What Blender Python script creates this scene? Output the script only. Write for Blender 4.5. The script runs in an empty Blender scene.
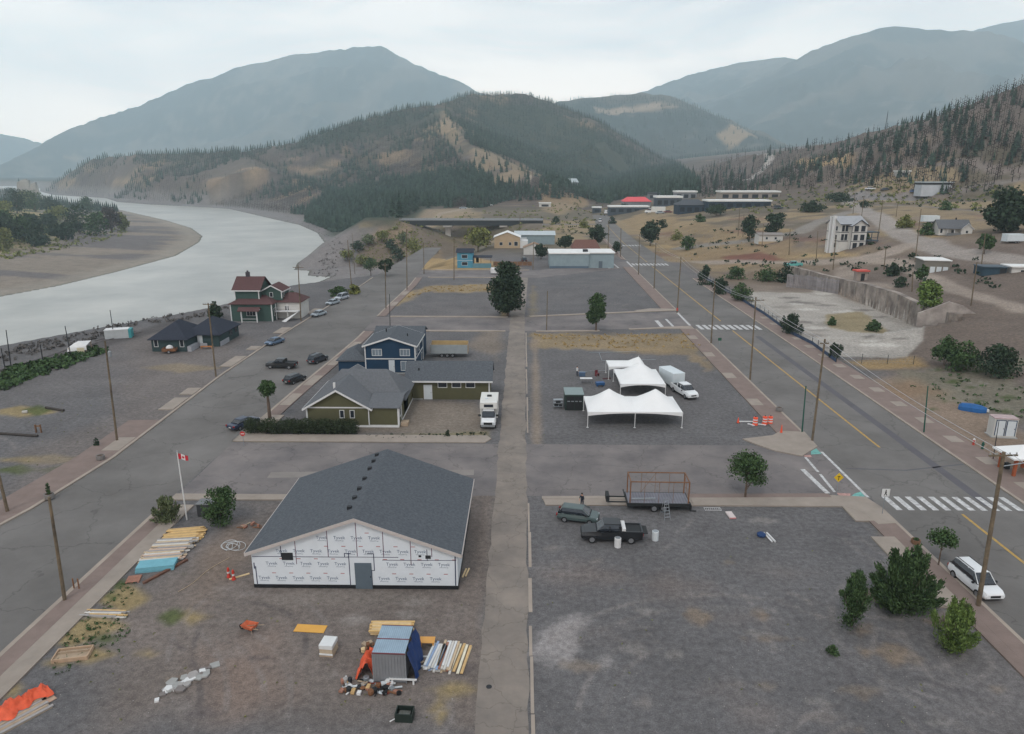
import bpy, math, random
import numpy as np
from mathutils import Vector, Matrix
random.seed(7)
RNG = np.random.default_rng(7)
SC = bpy.context.scene
COL = SC.collection
rad = math.radians

# ------------------------------------------------------------ camera, sky, sun, exposure
CH, CF = 30.0, 700.0
PITCH, YAW = math.atan(195/700), math.atan(11/700)
cd = bpy.data.cameras.new('camera'); cam = bpy.data.objects.new('camera', cd); COL.objects.link(cam)
cam.location = (0, 0, CH); cam.rotation_euler = (math.pi/2-PITCH, 0, YAW)
cd.sensor_width = 36; cd.lens = CF/1024*36; cd.clip_start = 0.5; cd.clip_end = 60000
SC.camera = cam
SUN_EL, SUN_AZ = 52, 200          # azimuth the light comes from, measured clockwise from +Y
W = bpy.data.worlds.new('World'); SC.world = W; W.use_nodes = True
nt = W.node_tree; nt.nodes.clear()
N = nt.nodes.new; L = nt.links.new
out = N('ShaderNodeOutputWorld'); bg = N('ShaderNodeBackground'); bg.inputs['Strength'].default_value = 0.1
sky = N('ShaderNodeTexSky'); sky.sky_type = 'NISHITA'; sky.sun_disc = False
sky.sun_elevation = rad(SUN_EL); sky.sun_rotation = rad(SUN_AZ); sky.dust_density = 3.0
tc = N('ShaderNodeTexCoord'); mp = N('ShaderNodeMapping'); mp.inputs['Scale'].default_value = (1.0, 1.0, 4.5)
n1 = N('ShaderNodeTexNoise'); n1.inputs['Scale'].default_value = 3.2; n1.inputs['Detail'].default_value = 7; n1.inputs['Roughness'].default_value = 0.55; n1.inputs['Distortion'].default_value = 0.4
rp = N('ShaderNodeValToRGB')
rp.color_ramp.elements[0].position = 0.36; rp.color_ramp.elements[0].color = (7.4, 7.9, 8.6, 1)
rp.color_ramp.elements[1].position = 0.62; rp.color_ramp.elements[1].color = (12.4, 12.0, 11.8, 1)
sep = N('ShaderNodeSeparateXYZ'); mr = N('ShaderNodeMapRange')      # brighter, warmer smoke low over the horizon
mr.inputs['From Min'].default_value = 0.0; mr.inputs['From Max'].default_value = 0.30
mr.inputs['To Min'].default_value = 1.0; mr.inputs['To Max'].default_value = 0.0
mh = N('ShaderNodeMixRGB'); mh.inputs['Color2'].default_value = (35.0, 29.3, 25.0, 1)
mx = N('ShaderNodeMixRGB'); mx.inputs['Fac'].default_value = 0.93
L(tc.outputs['Generated'], mp.inputs['Vector']); L(mp.outputs[0], n1.inputs['Vector']); L(n1.outputs['Fac'], rp.inputs['Fac'])
L(tc.outputs['Generated'], sep.inputs[0]); L(sep.outputs['Z'], mr.inputs['Value'])
L(mr.outputs[0], mh.inputs['Fac']); L(rp.outputs[0], mh.inputs['Color1'])
L(sky.outputs[0], mx.inputs['Color1']); rc = N('ShaderNodeValToRGB'); rc.color_ramp.elements[0].position = 0.38; rc.color_ramp.elements[0].color = (.76, .81, .87, 1); rc.color_ramp.elements[1].position = 0.58; rc.color_ramp.elements[1].color = (1, 1, 1, 1)
mu = N('ShaderNodeMixRGB'); mu.blend_type = 'MULTIPLY'; mu.inputs['Fac'].default_value = 1.0
L(n1.outputs['Fac'], rc.inputs['Fac']); L(mh.outputs[0], mu.inputs['Color1']); L(rc.outputs[0], mu.inputs['Color2'])
L(mu.outputs[0], mx.inputs['Color2'])
L(mx.outputs[0], bg.inputs['Color']); L(bg.outputs[0], out.inputs[0])
sl = bpy.data.lights.new('sun', 'SUN'); sl.energy = 1.3; sl.angle = rad(12); sl.color = (1, 0.95, 0.88)
so = bpy.data.objects.new('sun', sl); COL.objects.link(so)
dx, dy = math.sin(rad(SUN_AZ)), math.cos(rad(SUN_AZ))
so.rotation_euler = Vector((dx*math.cos(rad(SUN_EL)), dy*math.cos(rad(SUN_EL)), math.sin(rad(SUN_EL)))).to_track_quat('Z', 'Y').to_euler()
so.location = (0, -40, 200)
SC.view_settings.view_transform = 'Standard'; SC.view_settings.look = 'None'
SC.view_settings.exposure = 0.06; SC.view_settings.gamma = 1.0; SC.view_settings.use_curve_mapping = False
SC.render.engine = 'CYCLES'
SC.cycles.max_bounces = 8; SC.cycles.diffuse_bounces = 2; SC.cycles.glossy_bounces = 2; SC.cycles.volume_bounces = 6
SC.cycles.transparent_max_bounces = 6; SC.cycles.caustics_reflective = False; SC.cycles.caustics_refractive = False
SC.cycles.use_denoising = True
try: SC.cycles.denoiser = 'OPENIMAGEDENOISE'
except Exception: pass

# ------------------------------------------------------------ numeric helpers
def _h(ix, iy, s):
    n = (ix.astype(np.int64)*374761393 + iy.astype(np.int64)*668265263 + s*974711) & 0xffffffff
    n = ((n ^ (n >> 13))*1274126177) & 0xffffffff
    return ((n ^ (n >> 16)) & 0xffff)/65535.0
def vnoise(x, y, s=0):
    ix, iy = np.floor(x), np.floor(y); fx, fy = x-ix, y-iy
    fx = fx*fx*(3-2*fx); fy = fy*fy*(3-2*fy)
    a, b = _h(ix, iy, s), _h(ix+1, iy, s); c, d = _h(ix, iy+1, s), _h(ix+1, iy+1, s)
    return (a*(1-fx)+b*fx)*(1-fy)+(c*(1-fx)+d*fx)*fy
def fbm(x, y, sc, o=4, s=0):
    r, a, t = 0, 1.0, 0
    for i in range(o):
        r = r+a*vnoise(x/sc+31.7*i, y/sc-17.3*i, s+i); t += a; a *= .5; sc = sc/2.03
    return r/t
def ridged(x, y, sc, o=4, s=0):
    r, a, t = 0, 1.0, 0
    for i in range(o):
        r = r+a*(1-np.abs(2*vnoise(x/sc+11.1*i, y/sc+7.7*i, s+i)-1)); t += a; a *= .5; sc = sc/2.1
    return r/t
def sstep(a, b, v):
    t = np.clip((v-a)/(b-a), 0, 1); return t*t*(3-2*t)
def seg_d(x, y, pts, closed=False, vals=None):
    """distance to a polyline and, when wanted, the value interpolated along it"""
    best = np.full(x.shape, 1e18); bv = np.zeros(x.shape)
    n = len(pts); m = n if closed else n-1
    for i in range(m):
        ax, ay = pts[i][:2]; bx, by = pts[(i+1) % n][:2]
        ex, ey = bx-ax, by-ay; l2 = ex*ex+ey*ey+1e-9
        t = np.clip(((x-ax)*ex+(y-ay)*ey)/l2, 0, 1)
        d = (x-ax-t*ex)**2+(y-ay-t*ey)**2
        if vals is not None: bv = np.where(d < best, vals[i]*(1-t)+vals[(i+1) % n]*t, bv)
        best = np.minimum(best, d)
    return (np.sqrt(best), bv) if vals is not None else np.sqrt(best)
def seg_env(x, y, pts, zs, slope):
    """the skin of a ridge that falls away at one slope on both sides, and the distance to its crest"""
    best = np.full(x.shape, -1e9); dm = np.full(x.shape, 1e18)
    for i in range(len(pts)-1):
        ax, ay = pts[i]; bx, by = pts[i+1]; ex, ey = bx-ax, by-ay; l2 = ex*ex+ey*ey+1e-9
        t = np.clip(((x-ax)*ex+(y-ay)*ey)/l2, 0, 1); d = np.sqrt((x-ax-t*ex)**2+(y-ay-t*ey)**2)
        best = np.maximum(best, zs[i]*(1-t)+zs[i+1]*t-slope*d); dm = np.minimum(dm, d)
    return best, dm
def inpoly(x, y, pts):
    c = np.zeros(x.shape, bool); n = len(pts)
    for i in range(n):
        ax, ay = pts[i]; bx, by = pts[(i+1) % n]
        if ay == by: continue
        c ^= ((ay > y) != (by > y)) & (x < (bx-ax)*(y-ay)/(by-ay)+ax)
    return c
def sdist(x, y, pts):
    d = seg_d(x, y, pts, True); return np.where(inpoly(x, y, pts), -d, d)
CP, SP, CY, SY = math.cos(PITCH), math.sin(PITCH), math.cos(YAW), math.sin(YAW)
def ray(px, py):
    u, v = (px-512)/CF, (py-367)/CF
    d = (u, CP-v*SP, -SP-v*CP)
    return d[0]*CY-d[1]*SY, d[0]*SY+d[1]*CY, d[2]
def P(px, py, z=0.0):
    d = ray(px, py); t = (z-CH)/d[2]; return d[0]*t, d[1]*t
def PD(px, py, dep):
    """the point seen at a pixel of the photograph, dep metres out along the ground"""
    d = ray(px, py); t = dep/math.hypot(d[0], d[1]); return d[0]*t, d[1]*t, CH+d[2]*t
def zat(px, py, Y):
    d = ray(px, py); t = Y/d[1]; return d[0]*t, CH+d[2]*t

# ------------------------------------------------------------ terrain shape
RZ = -20.0
river_r = [P(*p, RZ) for p in [(-60,366),(0,355),(18,351),(45,341),(84,333),(112,327),(149,318),(190,314),(232,308),(280,302),(311,285),(330,277),(307,276),(309,271),(293,270),(307,260),(325,244),(317,233),(299,225),(272,219),(229,209),(190,206.5),(150,204.5),(117,202),(105,198),(70,196),(53,195),(40,191.5),(40,188.5),(20,186.5),(-30,185.5),(-120,185)]]
river_l = [P(*p, RZ) for p in [(-120,188.2),(0,188.6),(33,194),(51,199.5),(86,204),(117,209),(166,220),(192,228),(203,236),(200,242),(176,256),(117,272),(59,286),(0,297),(-60,310)]]
river_r = [(-240, 60), (-190, 120)]+river_r
river_l = river_l+[(-330, 230), (-420, 60)]
RIV = river_r+river_l
_cl = sorted([(P(*a, RZ)[1], P(*a, RZ)[0]) for a in [(-60,338),(0,322),(100,302),(180,275),(262,242),(235,225),(170,212),(90,200),(45,194),(37,190),(0,187.2)]])
CLY = [20]+[c[0] for c in _cl]+[9000]; CLX = [-300]+[c[1] for c in _cl]+[-9000]
TX = [50, 62, 76, 84, 100, 120, 160, 250, 400, 700, 1200]
TY = [30, 80, 120, 150, 200, 250, 300, 400, 600, 1000, 2000]
TZ = [[0,0,2.5,3,4,6,9,16,30,60,90],
      [0,0,2.5,3.5,5,7,10,20,40,80,100],
      [0,.2,2,4,5.5,8,12,22,45,80,110],
      [0,0,4,5,6.5,9,13,22,45,80,120],
      [0,0,2.5,3.6,8,12,15,20,40,80,120],
      [0,0,2.5,3.8,7.5,11,15,19,35,80,120],
      [0,0,3.5,6,8,11,14,18,30,70,120],
      [0,0,3,5,7,10,13,17,30,70,120],
      [-2,0,2,4,6,9,14,22,35,80,130],
      [-8,-6,-5,-3,0,6,12,25,50,90,140],
      [0,0,0,0,0,10,20,40,60,90,140]]
TZ = np.array(TZ, float); TX = np.array(TX, float); TY = np.array(TY, float)
def table(x, y):
    xi = np.clip(np.searchsorted(TX, x)-1, 0, len(TX)-2); yi = np.clip(np.searchsorted(TY, y)-1, 0, len(TY)-2)
    fx = np.clip((x-TX[xi])/(TX[xi+1]-TX[xi]), 0, 1); fy = np.clip((y-TY[yi])/(TY[yi+1]-TY[yi]), 0, 1)
    return (TZ[yi,xi]*(1-fx)+TZ[yi,xi+1]*fx)*(1-fy)+(TZ[yi+1,xi]*(1-fx)+TZ[yi+1,xi+1]*fx)*fy
# ridge lines: ((pixel x, pixel y, metres out) ...), slope, gully size, gully depth, gully seed
RIDGES = [
 ([(-120,152,9300),(0,133,9000),(20,136,9000),(60,150,8800),(110,170,8600)], .50, 900, .20, 3),
 ([(-60,190,5200),(0,165,5600),(30,150,6000),(75,127,6500),(130,108,6800),(200,79,7000),(213,77,7000),(240,66,7000),(290,55,7000),(330,49,7000),(380,45.5,6800),(400,56,6600),(430,70,6500),(452,78,6400),(475,90,6300),(560,125,6000),(640,165,5600)], .56, 1100, .24, 5),
 ([(30,192,2500),(42,184,2350),(60,167,2150),(80,158,2000),(120,155,1800),(170,153,1650),(240,151,1500),(300,141,1450),(330,129,1450),(365,119,1500),(400,109,1550),(440,103,1650),(470,94,1750),(520,93,1800),(545,99,1850),(600,126,1900),(650,156,1900),(675,178,1800)], .50, 260, .20, 9),
 ([(440,106,1600),(452,122,1320),(466,140,1120),(488,160,930),(520,171,820),(550,181,760)], .42, 160, .14, 12),
 ([(240,152,1480),(262,172,1150),(300,190,900)], .30, 140, .10, 14),
 ([(540,112,3300),(560,101,3300),(600,96,3300),(640,92.5,3300),(670,95,3250),(690,103,3200),(720,118,3100),(760,140,2900),(800,158,2700)], .52, 420, .24, 21),
 ([(560,122,6500),(640,92,6800),(700,71,7000),(740,62,7000),(785,56,6900)], .50, 800, .24, 26),
 ([(740,130,4600),(790,112,4700),(840,104,4800),(900,100,4800),(1000,105,4700)], .46, 500, .24, 28),
 ([(740,105,5800),(780,70,6000),(815,49,6100),(850,36,6200),(880,27.5,6200),(895,26,6200),(950,29,6200),(1000,33,6100),(1060,52,6000),(1200,70,6000)], .52, 1000, .26, 31),
 ([(940,40,8200),(980,27,8200),(1024,17.5,8200),(1100,8,8200)], .5, 900, .2, 35),
 ([(690,174,1150),(715,164,1100),(745,156,1020),(770,153,960),(800,149,900),(830,143,860),(860,135,820),(900,124,780),(930,118,740),(960,108,700),(990,96,670),(1024,84,640),(1100,72,600),(1250,66,560)], .46, 150, .09, 41),
]
RW = []
for pts, slope, gs, ga, sd in RIDGES:
    w = [PD(*p) for p in pts]; RW.append(([(a[0], a[1]) for a in w], [a[2] for a in w], slope, gs, ga, sd))
# retaining wall: flat slab in front of it, upland behind it
WALL = [P(*p) for p in [(962,338),(920,328),(887,313),(860,302),(835,291.5),(808,283),(788,277)]]
def wall_x(y):
    ws = sorted([(w[1], w[0]) for w in WALL]); return np.interp(y, [w[0] for w in ws], [w[1] for w in ws])
WY0, WY1 = min(w[1] for w in WALL), max(w[1] for w in WALL)
def terrain(x, y, fine=True):
    x = np.asarray(x, float); y = np.asarray(y, float)
    h = np.where(x > 50, table(x, y), 0.0)
    h = np.where((x > 50) & (y > WY0) & (y < WY1) & (x < wall_x(y)), 0.0, h)
    if fine: h = h+np.where(h > .5, (fbm(x, y, 30, 4, 60)-.5)*2.0*sstep(.5, 3, h), 0)
    r = np.hypot(x, y)
    for pts, zs, slope, gs, ga, sd in RW:
        reach = max(zs)/slope*1.5+100; bx = [p[0] for p in pts]; by = [p[1] for p in pts]
        s_ = (r > 300) & (x > min(bx)-reach) & (x < max(bx)+reach) & (y > min(by)-reach) & (y < max(by)+reach)
        if not s_.any(): continue
        xs, ys = x[s_], y[s_]
        bs, d = seg_env(xs, ys, pts, zs, slope)
        k = bs+np.minimum(d, gs*1.3)*ga*.95 > -40
        s2 = np.zeros(x.shape, bool); s2[s_] = k; d, bs, xs, ys = d[k], bs[k], xs[k], ys[k]
        if not len(d): continue
        g = (ridged(xs, ys, gs, 4, sd)-.55)*np.minimum(d, gs*1.3)*ga*2
        m = bs+g
        if fine: m = m+(fbm(xs, ys, gs*.12, 3, sd)-.5)*gs*.03
        h[s2] = np.maximum(h[s2], m)
    # gorge under the bridge
    q = ((x+62)/72)**2+((y-392)/62)**2
    h = h-15*np.clip(1.25-q, 0, 1)*sstep(1.25, .6, q)
    ab = np.hypot((x+94)*.8, y-440)            # the bank the bridge lands on
    h = np.where(ab < 85, np.maximum(h, 2.1-.42*np.maximum(0, ab-16)), h)
    # the river and its banks
    d = sdist(x, y, RIV)
    west = x < np.interp(y, CLY, CLX)
    be = RZ+np.where(d < 30, .07*d, 2.1+.34*(d-30))
    be = np.where(y > 300, RZ+np.where(d < 45, .06*d, 2.7+.42*(d-45)), be)
    be = np.where(r > 1200, RZ+np.where(d < 20, .1*d, 2+1.1*(d-20)), be)
    bw = RZ+np.minimum(.035*np.maximum(d, 0), 3.2)+np.clip((d-95)*.15, 0, 5)
    bank = np.where(west, bw, be)
    bank = np.where(d < 0, RZ-np.minimum(-d*.3, 3), bank)
    far = sstep(1800, 3200, r)
    h = np.where(west & (h < 5), np.minimum(h, bank), np.minimum(h, np.where(west, 1e9, bank)))
    h = np.where(d < 0, bank, h)
    h = np.where((ab < 85) & (d > 0), np.maximum(h, np.minimum(2.1-.42*np.maximum(0, ab-16), RZ+2+d*.6)), h)
    return h
_TS = np.concatenate([np.arange(18, 400, .25), 400*1.0012**np.arange(0, 3000)])
def G(px, py):
    """where the ground is seen at a pixel"""
    d = ray(px, py); k = _TS/math.hypot(d[0], d[1])
    X, Y, Z = d[0]*k, d[1]*k, CH+d[2]*k
    c = np.arange(0, len(X), 12); s = np.nonzero(Z[c] <= terrain(X[c], Y[c]))[0]
    lo = c[max(0, (s[0] if len(s) else len(c)-1)-1)]; hi = min(len(X), lo+26)
    s = np.nonzero(Z[lo:hi] <= terrain(X[lo:hi], Y[lo:hi]))[0]
    i = lo+s[0] if len(s) else hi-1
    return float(X[i]), float(Y[i]), float(terrain(X[i:i+1], Y[i:i+1])[0])
def hz(x, y): return float(terrain(np.array([x]), np.array([y]))[0])
def proj(x, y, z):
    a = x*CY+y*SY; b = -x*SY+y*CY; c = z-CH
    dpt = b*CP-c*SP; up = b*SP+c*CP
    dpt = np.maximum(dpt, 1e-3)
    return 512+CF*a/dpt, 367-CF*up/dpt

# ------------------------------------------------------------ materials
MATS = {}
def mat(name, col, rough=.8, var=.15, scale=1.5, metal=0, bump=0, bscale=None, spec=.3, coords='Object', wave=None, island=0, col2=None, crack=None):
    if name in MATS: return MATS[name]
    m = bpy.data.materials.new(name); m.use_nodes = True; t = m.node_tree; b = t.nodes['Principled BSDF']
    b.inputs['Roughness'].default_value = rough; b.inputs['Metallic'].default_value = metal
    b.inputs['Specular IOR Level'].default_value = spec
    c = t.nodes.new('ShaderNodeTexCoord')
    n = t.nodes.new('ShaderNodeTexNoise'); n.inputs['Scale'].default_value = scale; n.inputs['Detail'].default_value = 6; n.inputs['Roughness'].default_value = .65
    t.links.new(c.outputs[coords], n.inputs['Vector'])
    r = t.nodes.new('ShaderNodeValToRGB'); e = r.color_ramp.elements
    lo = col2 or [max(0, v*(1-var)) for v in col]; hi = [min(1, v*(1+var)) for v in col]
    e[0].position, e[1].position = .32, .68; e[0].color = (*lo, 1); e[1].color = (*hi, 1)
    t.links.new(n.outputs['Fac'], r.inputs['Fac']); src = r.outputs[0]
    if wave:
        w = t.nodes.new('ShaderNodeTexWave'); w.bands_direction = wave[0]; w.inputs['Scale'].default_value = wave[1]; w.inputs['Distortion'].default_value = wave[3] if len(wave) > 3 else 0
        t.links.new(c.outputs['Object'], w.inputs['Vector'])
        q = t.nodes.new('ShaderNodeMixRGB'); q.blend_type = 'MULTIPLY'; q.inputs['Fac'].default_value = wave[2]
        t.links.new(src, q.inputs['Color1']); t.links.new(w.outputs['Color'], q.inputs['Color2']); src = q.outputs[0]
    if crack:
        dn = t.nodes.new('ShaderNodeTexNoise'); dn.inputs['Scale'].default_value = .8; dn.inputs['Detail'].default_value = 5
        dm = t.nodes.new('ShaderNodeVectorMath'); dm.operation = 'MULTIPLY_ADD'; dm.inputs[1].default_value = (2.5, 2.5, 0)
        t.links.new(c.outputs['Object'], dn.inputs['Vector']); t.links.new(dn.outputs['Color'], dm.inputs[0]); t.links.new(c.outputs['Object'], dm.inputs[2])
        vo = t.nodes.new('ShaderNodeTexVoronoi'); vo.feature = 'DISTANCE_TO_EDGE'; vo.inputs['Scale'].default_value = crack[0]
        t.links.new(dm.outputs[0], vo.inputs['Vector']); cr = t.nodes.new('ShaderNodeMapRange'); cr.inputs['From Max'].default_value = crack[1]; cr.inputs['To Min'].default_value = crack[2]; cr.inputs['To Max'].default_value = 1.0
        t.links.new(vo.outputs['Distance'], cr.inputs['Value']); q = t.nodes.new('ShaderNodeVectorMath'); q.operation = 'SCALE'
        t.links.new(src, q.inputs[0]); t.links.new(cr.outputs[0], q.inputs['Scale']); src = q.outputs[0]
        bn = t.nodes.new('ShaderNodeTexNoise'); bn.inputs['Scale'].default_value = .035; bn.inputs['Detail'].default_value = 7; bn.inputs['Roughness'].default_value = .7
        t.links.new(c.outputs['Object'], bn.inputs['Vector']); br2 = t.nodes.new('ShaderNodeMapRange'); br2.inputs['From Min'].default_value = .35; br2.inputs['From Max'].default_value = .65; br2.inputs['To Min'].default_value = .88; br2.inputs['To Max'].default_value = 1.12
        t.links.new(bn.outputs['Fac'], br2.inputs['Value']); q = t.nodes.new('ShaderNodeVectorMath'); q.operation = 'SCALE'
        t.links.new(src, q.inputs[0]); t.links.new(br2.outputs[0], q.inputs['Scale']); src = q.outputs[0]
    if island:
        g = t.nodes.new('ShaderNodeNewGeometry'); a = t.nodes.new('ShaderNodeMapRange')
        a.inputs['To Min'].default_value = 1-island; a.inputs['To Max'].default_value = 1+island
        t.links.new(g.outputs['Random Per Island'], a.inputs['Value'])
        q = t.nodes.new('ShaderNodeVectorMath'); q.operation = 'SCALE'
        t.links.new(src, q.inputs[0]); t.links.new(a.outputs[0], q.inputs['Scale']); src = q.outputs[0]
    t.links.new(src, b.inputs['Base Color'])
    if bump:
        n2 = t.nodes.new('ShaderNodeTexNoise'); n2.inputs['Scale'].default_value = bscale or scale*6; n2.inputs['Detail'].default_value = 4
        t.links.new(c.outputs[coords], n2.inputs['Vector'])
        u = t.nodes.new('ShaderNodeBump'); u.inputs['Strength'].default_value = bump; u.inputs['Distance'].default_value = .05
        t.links.new(n2.outputs['Fac'], u.inputs['Height']); t.links.new(u.outputs[0], b.inputs['Normal'])
    MATS[name] = m; return m
def srgb(r, g, b, k=1.0):
    f = lambda v: ((v/255+.055)/1.055)**2.4 if v > 10 else v/255/12.92
    return tuple(min(1, f(v)*k) for v in (r, g, b))

# ------------------------------------------------------------ mesh collector
class MB:
    def __init__(s): s.v = []; s.f = []
    def add(s, vs, fs):
        o = len(s.v); s.v += [tuple(p) for p in vs]; s.f += [tuple(o+i for i in f) for f in fs]; return s
    def box(s, x0, x1, y0, y1, z0, z1):
        return s.add([(x0,y0,z0),(x1,y0,z0),(x1,y1,z0),(x0,y1,z0),(x0,y0,z1),(x1,y0,z1),(x1,y1,z1),(x0,y1,z1)],
                     [(0,3,2,1),(4,5,6,7),(0,1,5,4),(1,2,6,5),(2,3,7,6),(3,0,4,7)])
    def obox(s, c, sz, rz=0, rx=0, ry=0):
        m = Matrix.Rotation(rz, 3, 'Z') @ Matrix.Rotation(ry, 3, 'Y') @ Matrix.Rotation(rx, 3, 'X')
        a = [Vector(c)+m @ Vector((sx*sz[0]/2, sy*sz[1]/2, q*sz[2]/2)) for q in (-1,1) for sx, sy in ((-1,-1),(1,-1),(1,1),(-1,1))]
        return s.add(a, [(0,3,2,1),(4,5,6,7),(0,1,5,4),(1,2,6,5),(2,3,7,6),(3,0,4,7)])
    def tube(s, p0, p1, r0, r1=None, n=8, cap=True):
        r1 = r0 if r1 is None else r1
        p0, p1 = Vector(p0), Vector(p1); a = (p1-p0)
        if a.length < 1e-6: return s
        a.normalize(); b = a.cross(Vector((0,0,1)) if abs(a.z) < .95 else Vector((1,0,0))).normalized(); c = a.cross(b)
        vs = [p+(b*math.cos(2*math.pi*i/n)+c*math.sin(2*math.pi*i/n))*r for p, r in ((p0,r0),(p1,r1)) for i in range(n)]
        fs = [(i,(i+1)%n,n+(i+1)%n,n+i) for i in range(n)]
        if cap: fs += [tuple(range(n))[::-1], tuple(range(n,2*n))]
        return s.add(vs, fs)
    def lathe(s, prof, n=14, c=(0,0,0)):
        vs = [(c[0]+r*math.cos(2*math.pi*i/n), c[1]+r*math.sin(2*math.pi*i/n), c[2]+z) for r, z in prof for i in range(n)]
        fs = [(k*n+i,k*n+(i+1)%n,(k+1)*n+(i+1)%n,(k+1)*n+i) for k in range(len(prof)-1) for i in range(n)]
        fs += [tuple(range(n))[::-1], tuple(range((len(prof)-1)*n, len(prof)*n))]
        return s.add(vs, fs)
    def prism(s, poly, z0, z1):
        n = len(poly); vs = [(x,y,z0) for x,y in poly]+[(x,y,z1) for x,y in poly]
        return s.add(vs, [(i,(i+1)%n,n+(i+1)%n,n+i) for i in range(n)]+[tuple(range(n))[::-1], tuple(range(n,2*n))])
    def sheet(s, poly, z): return s.add([(x,y,z) for x,y in poly], [tuple(range(len(poly)))])
    def xprism(s, prof, x0, x1, k1=None):
        """a side outline of (y, z) points pushed along x"""
        n = len(prof); vs = [(x0,y,z) for y,z in prof]+[(x1,y,z) for y,z in prof]
        return s.add(vs, [(i,(i+1)%n,n+(i+1)%n,n+i) for i in range(n)]+[tuple(range(n))[::-1], tuple(range(n,2*n))])
    def build(s, name, m, parent=None, bevel=0, smooth=False):
        me = bpy.data.meshes.new(name); me.from_pydata(s.v, [], s.f); me.materials.append(m)
        import bmesh
        b = bmesh.new(); b.from_mesh(me)
        if bevel:
            try: bmesh.ops.bevel(b, geom=list(b.edges), offset=bevel, segments=2, affect='EDGES', profile=.6, clamp_overlap=True)
            except Exception: pass
        bmesh.ops.recalc_face_normals(b, faces=b.faces); b.to_mesh(me); b.free()
        if smooth: me.polygons.foreach_set('use_smooth', [True]*len(me.polygons))
        o = bpy.data.objects.new(name, me); COL.objects.link(o)
        if parent is not None: o.parent = parent
        return o
def np_mesh(name, verts, faces, m, parent=None, k=None):
    """verts (n,3), faces (m,k) with k corners each"""
    me = bpy.data.meshes.new(name); k = faces.shape[1]
    me.vertices.add(len(verts)); me.vertices.foreach_set('co', np.asarray(verts, np.float32).ravel())
    me.loops.add(faces.size); me.loops.foreach_set('vertex_index', faces.astype(np.int32).ravel())
    me.polygons.add(len(faces)); me.polygons.foreach_set('loop_start', np.arange(0, faces.size, k, dtype=np.int32))
    me.polygons.foreach_set('loop_total', np.full(len(faces), k, np.int32))
    me.update(calc_edges=True); me.materials.append(m)
    o = bpy.data.objects.new(name, me); COL.objects.link(o)
    if parent is not None: o.parent = parent
    return o
def thing(name, label, cat, loc=(0,0,0), rz=0, group=None):
    o = bpy.data.objects.new(name, None); COL.objects.link(o); o.empty_display_size = .3
    o.location = loc; o.rotation_euler = (0,0,rz); o['label'] = label; o['category'] = cat
    if group: o['group'] = group
    return o
def tag(o, label, cat, group=None, loc=None, rz=0):
    o['label'] = label; o['category'] = cat
    if group: o['group'] = group
    if loc is not None: o.location = loc; o.rotation_euler = (0,0,rz)
    return o
def struct(o, kind='structure'): o['kind'] = kind; return o
def dup(root, loc, rz=0, label=None, group=None, scale=None):
    r = root.copy(); COL.objects.link(r); r.location = loc; r.rotation_euler = (0,0,rz)
    if label: r['label'] = label
    if group: r['group'] = group
    if scale: r.scale = scale
    for ch in list(root.children):
        c = ch.copy(); COL.objects.link(c); c.parent = r
        for g in ch.children:
            d = g.copy(); COL.objects.link(d); d.parent = c
    return r
# ------------------------------------------------------------ ground sheet
def BX_ok(x, y): return not (-21 < x < -4 and 45 < y < 59)
GRAVEL = srgb(97,95,96); DIRT = srgb(128,115,106); TAN = srgb(165,140,98); PALE = srgb(150,142,138)
azs = np.concatenate([np.arange(-180,-48,4.0), np.arange(-48,46,.12), np.arange(46,180,4.0)])
azr = np.radians(azs)
rs = [1.5,3,5,8,11,14,17,20]; 
while rs[-1] < 9200: rs.append(rs[-1]+max(.35, rs[-1]*.008))
rs = np.array(rs)
AZ, RR = np.meshgrid(azr, rs)
X = RR*np.sin(AZ); Y = RR*np.cos(AZ); Z = terrain(X, Y)
nr, na = X.shape
# flat under the paved grid, so sheets laid on it stay clear of it
ter_col = np.zeros((nr, na, 3))
def paint(mask, col):
    global ter_col
    ter_col = ter_col*(1-mask[..., None])+np.array(col)*mask[..., None]
n_s = fbm(X, Y, 9, 4, 70); n_m = fbm(X, Y, 55, 4, 71); n_l = fbm(X, Y, 380, 5, 72); n_x = fbm(X, Y, 1400, 4, 73)
ter_col[:] = GRAVEL
paint(sstep(.45, .65, n_m)*.5, srgb(107,102,101))
def gp(pts): return [G(*p)[:2] for p in pts]
def area(pts, col, soft=1.5, wob=2.0, a=1.0, world=False, seed=80, sc=6):
    w = pts if world else gp(pts)
    bx = [p[0] for p in w]; by = [p[1] for p in w]; pad = soft+wob+2
    sel = (X > min(bx)-pad) & (X < max(bx)+pad) & (Y > min(by)-pad) & (Y < max(by)+pad)
    if not sel.any(): return
    d = sdist(X[sel], Y[sel], w)+(fbm(X[sel], Y[sel], sc, 4, seed)-.5)*2*wob
    m = np.zeros(X.shape); m[sel] = sstep(soft, -soft, d)*a; paint(m, col)
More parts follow.
